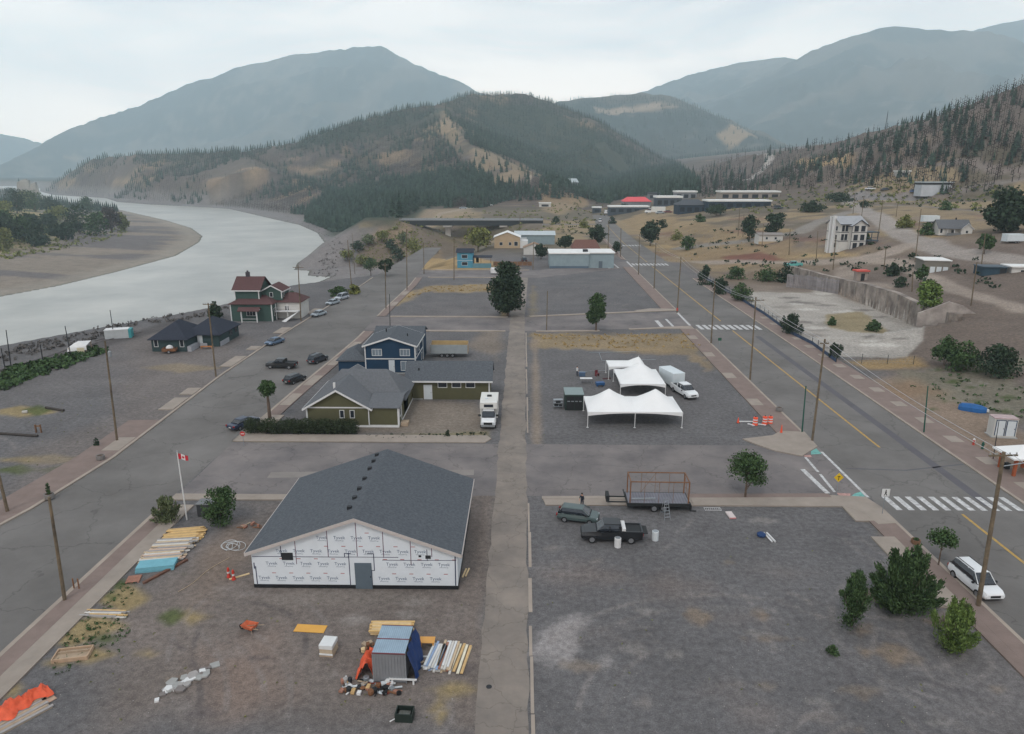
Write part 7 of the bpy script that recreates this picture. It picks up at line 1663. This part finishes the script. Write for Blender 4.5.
# stacked boards over blue foam left of the building
x, y, z = G(163, 566); fo_ = mat('blue_foam', srgb(108,162,176), .7, .08, 2)
o = thing('foam_stack', 'stack of light blue foam sheets at the end of the long board pile', 'stack', (x-.2, y, 0), rad(12)); o.location = (-28.6, 48.3, 0); pbox(o, 'sheet', fo_, (-1.5,1.3,-.5,.7,.0,.2)); pbox(o, 'sheet', fo_, (-1.45,1.35,-.45,.72,.205,.42))
bmats = [mat('board_white', srgb(196,192,186), .8, .1, 3), mat('board_pale', srgb(186,166,140), .8, .12, 3), mat('board_grey', srgb(150,146,144), .8, .1, 3), mat('board_pink', srgb(190,164,146), .8, .1, 3)]
ymats = [mat('board_yellow', srgb(206,172,118), .8, .1, 3), mat('board_tan', srgb(190,158,112), .8, .12, 3)]
planks('board_pile', 'near heap of pale siding boards piled behind the blue foam sheets', 'boards', 164, 557, rad(9), 3.1, 8, .19, bmats, layers=5, spread=.35, seedp=3).location.z = .33 if 0 else 0
planks('board_pile', 'middle heap of white and grey boards between the foam and the yellow lumber', 'boards', 175, 546, rad(8), 3.1, 7, .2, [bmats[0], bmats[2], bmats[1]], layers=5, spread=.35, seedp=4)
planks('board_pile', 'far heap of yellow lumber nearest the flagpole', 'boards', 184, 536, rad(12), 3.0, 9, .2, ymats, layers=4, spread=.35, seedp=5)
q = MB(); q.box(-1.9,1.9,-.1,.1,0,.14); q.box(-1.9,1.9,-.12,.12,.14,.17); tag(q.build('steel_beam', mat('rust_beam', srgb(104,74,62), .8, .2, 3)), 'long rusty beam lying beside the blue foam stack', 'beam', loc=(*P(166,572), 0), rz=rad(62))
def pallet(label, px, py, rz, w=1.1, l=1.2, m=None, name='pallet'):
    x, y, z = G(px, py); o = thing(name, label, 'pallet', (x, y, 0), rz); m = m or woodo; q = MB()
    for k in range(3): q.box(-w/2+(w-.1)*k/2, -w/2+(w-.1)*k/2+.1, -l/2, l/2, 0, .1)
    q.build('runner', m, o); q = MB()
    for k in range(7): q.box(-w/2, w/2, -l/2+(l-.11)*k/6, -l/2+(l-.11)*k/6+.11, .101, .125)
    q.build('slats', m, o); return o
pallet('small reddish pallet between the blue foam and the weeds', 134, 581, rad(14), .95, .95, woodr)
o = planks('board_pile', 'long white trim boards lying over old planks in the weeds', 'boards', 106, 616, rad(-2), 3.0, 5, .13, [bmats[0], bmats[2], ymats[1]], layers=2, spread=.4, seedp=8)
o = thing('wooden_crate', 'low empty wooden crate tray on the gravel, left front', 'crate', (*P(73,656), 0), rad(12)); pbox(o, 'floor', woodo, (-1.0,1.0,-.5,.55,.05,.1)); pbox(o, 'side', mat('crate_side', srgb(176,150,126), .8, .12, 3), (-1.05,1.05,-.56,-.5,0,.26), (-1.05,1.05,.55,.61,0,.26), (-1.06,-1.0,-.5,.55,0,.26), (1.0,1.06,-.5,.55,0,.26)); pbox(o, 'divider', woodo, (-.9,.9,.2,.26,.1,.24))
# bottom left corner: boards with orange tarp
planks('board_pile', 'grey weathered boards at the bottom left corner under the orange tarp', 'boards', 14, 718, rad(55), 3.6, 9, .2, [woodo, bmats[2]], layers=2, spread=.2, seedp=9)
o = stuffbox('plywood_sheet', 'brown plywood sheet beside the orange tarp, bottom left corner', 'board', (*P(38,706), 0), rad(58), mat('old_plywood', srgb(166,140,122), .8, .1, 2), (-1.0,.9,-.32,.3,.03,.06))
def tarp(name, label, loc, rz, pts, m, sub_=0, seedp=1):
    """a draped sheet: rows of (x, y, z) points"""
    q = MB(); ny, nx = len(pts), len(pts[0])
    for row in pts: q.v += list(row)
    q.v += [(a_, b_, max(0, c_-.03)) for row in pts for a_, b_, c_ in row]
    for j in range(ny-1):
        for i in range(nx-1): k = j*nx+i; q.f += [(k, k+1, k+nx+1, k+nx)]
    q.v = q.v[:ny*nx]
    return tag(q.build(name, m, smooth=True), label, 'tarpaulin', loc=loc, rz=rz)
orm = mat('orange_tarp', srgb(214,90,58), .6, .12, 3, bump=.5, bscale=6)
def bump_rows(nx, ny, L_, W_, h, s): 
    r_ = random.Random(s); return [[(-L_/2+L_*i/(nx-1)+r_.uniform(-.05,.05), -W_/2+W_*j/(ny-1)+r_.uniform(-.05,.05)+.12*math.sin(i*.9), (h*math.sin(math.pi*(j+.3)/(ny-.4))*(.7+.5*r_.random())+.02) if 0 < j < ny-1 else .03) for i in range(nx)] for j in range(ny)]
tarp('orange_tarpaulin', 'crumpled bright orange tarpaulin thrown over the grey boards', (*P(20,706), .13), rad(56), [[(a_+random.uniform(-.05,.05), b_*(1.25-.3*math.sin(a_*2.3)), c_*(.45+.9*random.random())) for a_, b_, c_ in row] for row in bump_rows(22, 9, 3.0, 1.1, .42, 3)], orm)
# rubble
o = thing('rubble_heap', 'scatter of broken white and grey concrete slabs on the gravel', 'rubble', (*P(186,682), 0)); r_ = random.Random(4)
for k in range(34):
    q = MB(); n_ = r_.choice((4,5,6)); rr_ = r_.uniform(.12,.42); a0 = r_.random()*6; t_ = k/33*2-1; px_, py_ = t_*.95+r_.uniform(-.4,.4), t_*1.2+r_.uniform(-.5,.5)
    q.prism([(math.cos(a0+j*6.283/n_)*rr_*r_.uniform(.7,1.1), math.sin(a0+j*6.283/n_)*rr_*r_.uniform(.7,1.1)) for j in range(n_)], 0, r_.uniform(.05,.14)); ob = q.build('slab_piece', [white, concd, bmats[2], mat('grey_rubble', srgb(120,114,112), .9, .1, 2)][k % 4], o); ob.location = (px_, py_, .0+.02*(k % 3))
# wheelbarrow
o = thing('wheelbarrow', 'rusty orange wheelbarrow standing on the gravel left of the building', 'wheelbarrow', (*P(250,631), 0), rad(160)); q = MB(); q.add([(-.4,-.28,.3),(.3,-.22,.25),(.3,.22,.25),(-.4,.28,.3),(-.5,-.36,.56),(.5,-.32,.52),(.5,.32,.52),(-.5,.36,.56)], [(0,3,2,1),(0,1,5,4),(1,2,6,5),(2,3,7,6),(3,0,4,7)]); q.build('tray', mat('orange_steel', srgb(196,104,72), .6, .2, 3), o)
q = MB(); q.tube((.65,-.05,.2), (.65,.05,.2), .2, n=14); q.build('wheel', tyre, o); q = MB()
for s in (-1, 1): q.tube((.65,s*.08,.2), (-1.0,s*.3,.55), .025, n=5); q.tube((-.3,s*.2,.3), (-.35,s*.22,0), .02, n=5)
q.build('handle', woodo, o)
# yellow sheet + wrapped pallet
stuffbox('yellow_sheet', 'flat yellow board lying on the gravel left of the wrapped pallet', 'board', (*P(312,629), 0), rad(-4), mat('yellow_ply', srgb(210,158,78), .7, .06, 2), (-1.15,.95,-.4,.4,.02,.05))
o = thing('wrapped_pallet', 'pallet load wrapped in white plastic beside the yellow board', 'pallet', (*P(329,652), 0), rad(-6)); pbox(o, 'pallet', woodo, (-.45,.45,-.5,.5,0,.12)); b_ = pbox(o, 'load', mat('carton', srgb(176,160,138), .8, .08, 3), (-.42,.42,-.47,.47,.121,.55)); pbox(o, 'plastic_wrap', mat('plastic_wrap', srgb(206,208,208), .35, .06, 2, bump=.4, bscale=4), (-.45,.45,-.5,.5,.551,.85), (-.45,.45,-.52,-.471,.121,.25), bevel=.03)
# small container with tarps
o = thing('small_container', 'small grey corrugated container with a pale blue roof', 'container', (-7.95, 37.1, 0), rad(-2)); corr = mat('corrugated_grey', srgb(136,138,142), .5, .1, 1, metal=.3); q = MB()
W2, L2, H2 = .98, 1.3, 2.15
for s in (-1, 1):
    for k in range(13): q.box(*sorted((s*W2, s*(W2-.05))), -L2+k*.2, -L2+k*.2+.13, .08, H2-.08)
for s in (-1, 1):
    for k in range(10): q.box(-W2+.06+k*.19, -W2+.17+k*.19, *sorted((s*L2, s*(L2-.04))), .08, H2-.08)
q.box(-W2+.03, W2-.03, -L2+.03, L2-.03, .05, H2-.05); q.build('corrugated_wall', corr, o)
pbox(o, 'roof', mat('pale_blue_roof', srgb(140,160,176), .5, .1, 2, wave=('X', 2.5, .18)), (-W2-.02,W2+.02,-L2-.02,-.03,H2-.05,H2), (-W2-.02,W2+.02,.03,L2+.02,H2-.05,H2)); pbox(o, 'edge_rail', mat('maroon_rail', srgb(110,60,66), .6, .1, 2), (-W2-.03,W2+.03,-L2-.05,-L2-.021,H2-.06,H2+.02), (-W2-.03,W2+.03,-.029,.029,H2-.06,H2+.03), (-W2-.03,W2+.03,L2+.021,L2+.06,H2-.06,H2+.03))
for sx in (-1, 1):
    for sy in (-1, 1): pbox(o, 'corner_post', steel, tuple([*sorted((sx*W2, sx*(W2+.05))), *sorted((sy*(L2-.1), sy*L2)), 0, H2-.06]))
btm = mat('blue_tarp', srgb(30,56,106), .55, .15, 3, bump=.5, bscale=5)
rows_ = [[(.0+.08*math.sin(i*1.3), -1.25+2.5*i/12, 2.12)  for i in range(13)]]
for j, (dx_, z_) in enumerate(((.18,1.6),(.32,1.0),(.42,.5),(.5,.03))): rows_.append([(dx_+.09*math.sin(i*1.7+j), -1.3+2.6*i/12, z_*(1-.12*math.sin(i*.8)**2) if z_ > .1 else .03) for i in range(13)])
tarp('blue_tarpaulin', 'deep blue tarpaulin hanging down the right side of the small container', (-6.86, 37.1, 0), rad(-2), rows_, btm)
tarp('orange_tarp_heap', 'orange tarpaulin bunched against the left side of the small container', (-9.5, 36.9, 0), rad(90), bump_rows(14, 9, 1.7, 1.15, 1.05, 8), orm)
# lumber stacks around the container
planks('lumber_stack', 'neat stack of fresh lumber lying behind the small container', 'lumber', 392, 631, rad(0), 3.0, 7, .16, [wood, ymats[0]], gap=.01, th=.07, layers=4, spread=.12, base=woodo, seedp=12)
stuffbox('orange_sheet', 'small orange yellow plywood sheet right of the blue tarpaulin', 'board', (*P(427.5,646), 0), 0, mat('orange_ply', srgb(206,152,84), .7, .06, 2), (-.5,.5,-.32,.32,.45,.49), (-.45,-.37,-.3,.3,0,.45), (.37,.45,-.3,.3,0,.45))
o = thing('window_frame_unit', 'white wooden frame lying under the orange yellow sheet', 'frame', (*P(427,662), 0), rad(0)); pbox(o, 'frame', white, (-.55,.5,-.5,-.42,.0,.08), (-.55,.5,.42,.5,.0,.08), (-.55,-.47,-.42,.42,0,.08), (.42,.5,-.42,.42,0,.08), (-.04,.04,-.42,.42,0,.08)); q = MB(); q.obox((-.0,.0,.1), (1.1,.08,.04), .5); q.build('brace', woodo, o)
planks('board_pile', 'bundle of blue white trim boards just right of the white frame', 'boards', 436, 660, rad(80), 2.5, 6, .14, [doorw, bmats[0], white, mat('board_blue', srgb(140,160,190), .8, .1, 3)], layers=4, spread=.15, seedp=14)
planks('board_pile', 'thick bundle of cream boards with brown ones, middle of three', 'boards', 448, 659, rad(83), 2.8, 6, .14, [bmats[0], white, woodr, bmats[1], white], layers=4, spread=.15, seedp=15)
planks('board_pile', 'rightmost bundle of long cream boards, spaced apart', 'boards', 461, 659, rad(81), 2.8, 4, .17, [mat('board_cream', srgb(206,200,180), .8, .1, 3), ymats[1]], gap=.07, layers=2, spread=.15, seedp=16)
# junk heaps
def junk(name, label, px, py, n, sx, sy, seedp, cols, rz=0):
    o = thing(name, label, 'scrap', (*P(px, py), 0), rz); r_ = random.Random(seedp)
    for k in range(n):
        q = MB(); t_ = r_.random(); c_ = (r_.uniform(-sx, sx), r_.uniform(-sy, sy)); h0 = .02+.22*max(0, 1-math.hypot(c_[0]/sx, c_[1]/sy))*r_.random()
        if t_ < .45: q.obox((*c_, h0+.05), (r_.uniform(.3,.9), r_.uniform(.05,.12), .05), r_.random()*3.1, 0, r_.uniform(-.2,.2)); nm = 'offcut'
        elif t_ < .7: q.obox((*c_, h0+.08), (r_.uniform(.2,.45), r_.uniform(.15,.3), r_.uniform(.08,.2)), r_.random()*3.1); nm = 'scrap_box'
        elif t_ < .85: rr_ = r_.uniform(.1,.2); q.lathe([(rr_*.8,h0),(rr_,h0+.1),(rr_,h0+.28),(rr_*.8,h0+.3)], 10, (*c_,0)); nm = 'bucket'
        else: q.prism([(c_[0]+math.cos(j*1.25)*r_.uniform(.1,.3), c_[1]+math.sin(j*1.25)*r_.uniform(.1,.3)) for j in range(5)], h0, h0+.04); nm = 'rag'
        if min(v_[2] for v_ in q.v) < 0: q.v = [(a_, b_, max(0, c2)) for a_, b_, c2 in q.v]
        q.build(nm, cols[k % len(cols)], o)
    return o
jc = [woodo, white, dark, bmats[2], rust, ymats[1], doorw, plastic, woodr, steel]
junk('scrap_heap', 'messy heap of wood offcuts and bags left of the small container front', 357, 687, 34, 1.0, .65, 31, jc)
junk('scrap_heap', 'jumble of tools, jars and buckets right in front of the small container', 386, 689, 34, .75, .45, 32, [dark, white, rust, plastic, steel, woodr, doorw, mat('dull_red', srgb(130,60,50), .7, .1, 3)])
junk('scrap_heap', 'loose scrap and brown sticks behind the orange heap by the container', 367, 648, 14, .35, .55, 33, [woodo, rust, dark, wood])
q = MB(); q.box(-.85,.85,-.05,.05,.3,.38); q.box(-.7,-.6,-.05,.05,0,.3); q.box(.6,.7,-.05,.05,0,.3); tag(q.build('white_rail', white), 'white trestle rail lying across the jumble before the container', 'trestle', loc=(*P(403,684), 0), rz=-.05)
for k, (px, py, lab) in enumerate(((385, 695, 'left one of two small black tyres before the container'), (399, 695, 'right one of two small black tyres before the container'))):
    q = MB(); q.tube((0,-.06,.15), (0,.06,.15), .15, n=14); tag(q.build('tyre', tyre), lab, 'tyre', loc=(*P(px, py), 0), rz=.2)
o = thing('dark_bin', 'dark green open metal bin alone near the bottom edge', 'bin', (*P(405,718), 0), rad(-3)); bm = mat('dark_green_metal', srgb(34,44,40), .6, .1, 2)
pbox(o, 'side', bm, (-.5,.5,-.36,-.31,0,.55), (-.5,.5,.31,.36,0,.55), (-.5,-.45,-.31,.31,0,.55), (.45,.5,-.31,.31,0,.55)); pbox(o, 'floor', bm, (-.45,.45,-.31,.31,.02,.06)); pbox(o, 'content', mat('grey_scrap', srgb(90,92,88), .7, .4, 8), (-.35,.3,-.2,.25,.061,.3)); q = MB(); q.tube((-.52,-.2,.1), (-.8,-.35,.02), .035, n=6); q.build('handle', white, o)
# delineators and cable coil beside the building
for k, (px, py) in enumerate(((229,578),(234,581))):
    x, y, z = G(px, py); o = thing('delineator', ('rear','front')[k]+' one of two red and white striped posts at the left wall', 'post', (x, y, 0)); rdm = mat('striper_red', srgb(186,60,48), .6, .05, 2)
    q = MB(); q.lathe([(.16,0),(.14,.12),(.1,.2),(.1,.35)], 10); q.build('base', rdm, o); q = MB(); q.lathe([(.1,.351),(.1,.5)], 10); q.build('band', white, o); q = MB(); q.lathe([(.1,.501),(.09,.75),(.03,.85)], 10); q.build('top', rdm, o)
q = MB(); x, y = P(232,548); pr = None
for i in range(120):
    a_ = i*.25; r_ = .5+.12*math.sin(i*.31)+.2*math.sin(i*.07); p = Vector((math.cos(a_)*r_+.3*math.sin(i*.05), math.sin(a_)*r_, .05+.25*abs(math.sin(i*.13))))
    if pr is not None: q.tube(pr, p, .018, n=4, cap=False)
    pr = p
tag(q.build('cable_coil', doorw), 'tangled coil of pale cable at the left corner of the wrapped building', 'cable', loc=(x, y, 0))
q = MB(); pr = None
for i in range(20):
    t_ = i/19; a_ = P(178+t_*50, 592-t_*34); p = Vector((a_[0]+.15*math.sin(t_*7), a_[1], .03))
    if pr is not None: q.tube(pr, p, .02, n=4, cap=False)
    pr = p
tag(q.build('hose', bmats[1]), 'thin pale hose trailing over the gravel from the cable coil', 'hose')
planks('plank', 'two fresh planks leaning on the ground by the right wall of the building', 'boards', 466, 573, rad(80), 1.3, 2, .12, [wood], gap=.08, seedp=21)
planks('plank', 'short fresh plank on the ground by the left wall corner', 'boards', 241, 577, rad(35), 1.5, 1, .16, [wood], seedp=22)
junk('scrap_heap', 'small heap of brown offcuts beside the left eave of the building', 250, 527, 10, .8, .5, 34, [woodr, woodo, rust])
# manhole on the lane, small stones over gravel
x, y = P(489,687); q = MB(); q.lathe([(.18,.0),(.18,.012)], 14); struct(tag(q.build('drain_cover', dark), 'small dark round drain cover set in the lane', 'drain cover', loc=(x, y, .02)))
rng = np.random.default_rng(77); sv = []; sf = []
for i in range(900):
    px, py = rng.uniform(0, 1020), 440+290*rng.random()**.6
    x, y = P(px, py)
    if -45 < x < -30 or -2.8 < x < 1 or 29 < x < 52 or 57 < y < 79 or (BX0-.5 < x < BX1+.5 and BY0-.5 < y < BY1+.5): continue
    r_ = rng.uniform(.02, .05); o_ = len(sv)
    sv += [(x-r_,y,0),(x,y-r_,0),(x+r_,y,0),(x,y+r_*.8,0),(x+r_*.1,y,r_*.9)]; sf += [(o_,o_+1,o_+4),(o_+1,o_+2,o_+4),(o_+2,o_+3,o_+4),(o_+3,o_,o_+4)]
struct(np_mesh('pebbles', np.array(sv), np.array(sf), mat('pebble', srgb(122,117,114), .9, .3, .8, island=.4)), 'stuff')
# white debris specks, metal beams by the railway: rails
q = MB(); A_ = [P(-80,408-16),P(0,378),P(60,360),P(110,343),P(150,333)]
for off in (-.75, .75):
    for a_, b_ in zip(A_[:-1], A_[1:]):
        d_ = (Vector(b_)-Vector(a_)).normalized(); n_ = Vector((-d_.y, d_.x))*off+Vector((-d_.y, d_.x))*3; q.tube((a_[0]+n_.x, a_[1]+n_.y, .1), (b_[0]+n_.x, b_[1]+n_.y, .1), .07, n=4)
rw = tag(q.build('railway_rails', mat('rail_steel', srgb(96,90,90), .6, .1, 1)), 'pair of railway rails along the river bank behind the bushes', 'railway track')
# ------------------------------------------------------------ people
def person(label, loc, rz, shirt, trouser, arms=0, S=.88, bend=0, hair=True):
    me = bpy.data.meshes.new('person'); b = bend
    J = [(0,0,.95),(0,b*.3,1.2),(0,b*.6,1.42),(0,b*.75,1.52),(0,b*.8,1.66),(-.1,0,.9),(-.11,.02,.5),(-.12,-.02,.08),(-.12,.14,.03),(.1,0,.9),(.11,.03,.5),(.12,0,.08),(.12,.16,.03),
         (-.19,b*.6,1.40),(-.25,b*.6+.02,1.12),(-.24,b*.7+.14+arms*.12,.90+arms*.2),(-.235,b*.7+.2+arms*.14,.84+arms*.24),(.19,b*.6,1.40),(.26,b*.6-.02,1.12),(.25,b*.6+.1,.88),(.25,b*.6+.14,.80)]
    E_ = [(0,1),(1,2),(2,3),(3,4),(0,5),(5,6),(6,7),(7,8),(0,9),(9,10),(10,11),(11,12),(2,13),(13,14),(14,15),(15,16),(2,17),(17,18),(18,19),(19,20)]
    R_ = [.15,.14,.15,.055,.1,.1,.065,.045,.04,.1,.065,.045,.04,.065,.047,.035,.035,.065,.047,.035,.035]
    me.from_pydata(J, E_, []); o = bpy.data.objects.new('person', me); COL.objects.link(o)
    sk = o.modifiers.new('s', 'SKIN'); sb = o.modifiers.new('u', 'SUBSURF'); sb.levels = 1; sb.render_levels = 1
    for i, v_ in enumerate(me.skin_vertices[0].data): v_.radius = (R_[i], R_[i]*.8 if i < 3 else R_[i]); v_.use_root = (i == 0)
    bpy.context.view_layer.update(); m2 = bpy.data.meshes.new_from_object(o.evaluated_get(bpy.context.evaluated_depsgraph_get())); o.modifiers.clear(); o.data = m2; bpy.data.meshes.remove(me)
    skin = mat('skin', srgb(186,140,116), .6, .05, 3); m2.materials.clear()
    for m_ in (shirt, trouser, skin, plastic): m2.materials.append(m_)
    for p in m2.polygons:
        z_ = p.center.z; x_ = abs(p.center.x); p.material_index = 2 if z_ > 1.47 or (x_ > .18 and z_ < 1.1 and z_ > .7) else 0 if z_ > .92 else 1 if z_ > .09 else 3; p.use_smooth = True
    tag(o, label, 'person', loc=loc, rz=rz); o.scale = (S,)*3
    q = MB(); q.lathe([(.02,1.79),(.07,1.775),(.1,1.72),(.108,1.67)], 10, (0,b*.8-.015,0)); q.build('hair', mat('hair_dark', srgb(48,38,32), .9, .1, 4), o)
    return o
tsw = mat('white_shirt', srgb(200,200,200), .9, .05, 4); tsd = mat('dark_jacket', srgb(44,48,58), .9, .08, 4); tsr = mat('red_shirt', srgb(180,60,64), .9, .05, 4); jean = mat('dark_jeans', srgb(48,54,70), .9, .08, 4)
person('person in a white top and dark trousers standing beside the cooler', (*P(577,376), 0), rad(-60), tsw, jean, 0)
person('person in a red shirt beside the white pickup and cargo trailer', (*P(678.5,388), 0), rad(200), tsr, tsw, 1)
person('person in dark clothes standing behind the teal hatchback', (*P(582,508), 0), rad(150), tsd, jean, 1, bend=.15)
# ------------------------------------------------------------ haze
hm = bpy.data.materials.new('haze'); hm.use_nodes = True; t = hm.node_tree; t.nodes.clear()
o_ = t.nodes.new('ShaderNodeOutputMaterial'); v_ = t.nodes.new('ShaderNodeVolumePrincipled')
v_.inputs['Color'].default_value = (.74, .91, 1.0, 1); v_.inputs['Density'].default_value = .000165; v_.inputs['Anisotropy'].default_value = .0
t.links.new(v_.outputs[0], o_.inputs['Volume'])
q = MB(); q.box(-9400, 9400, -1500, 9600, -62, 1750)
struct(q.build('haze', hm), 'stuff')
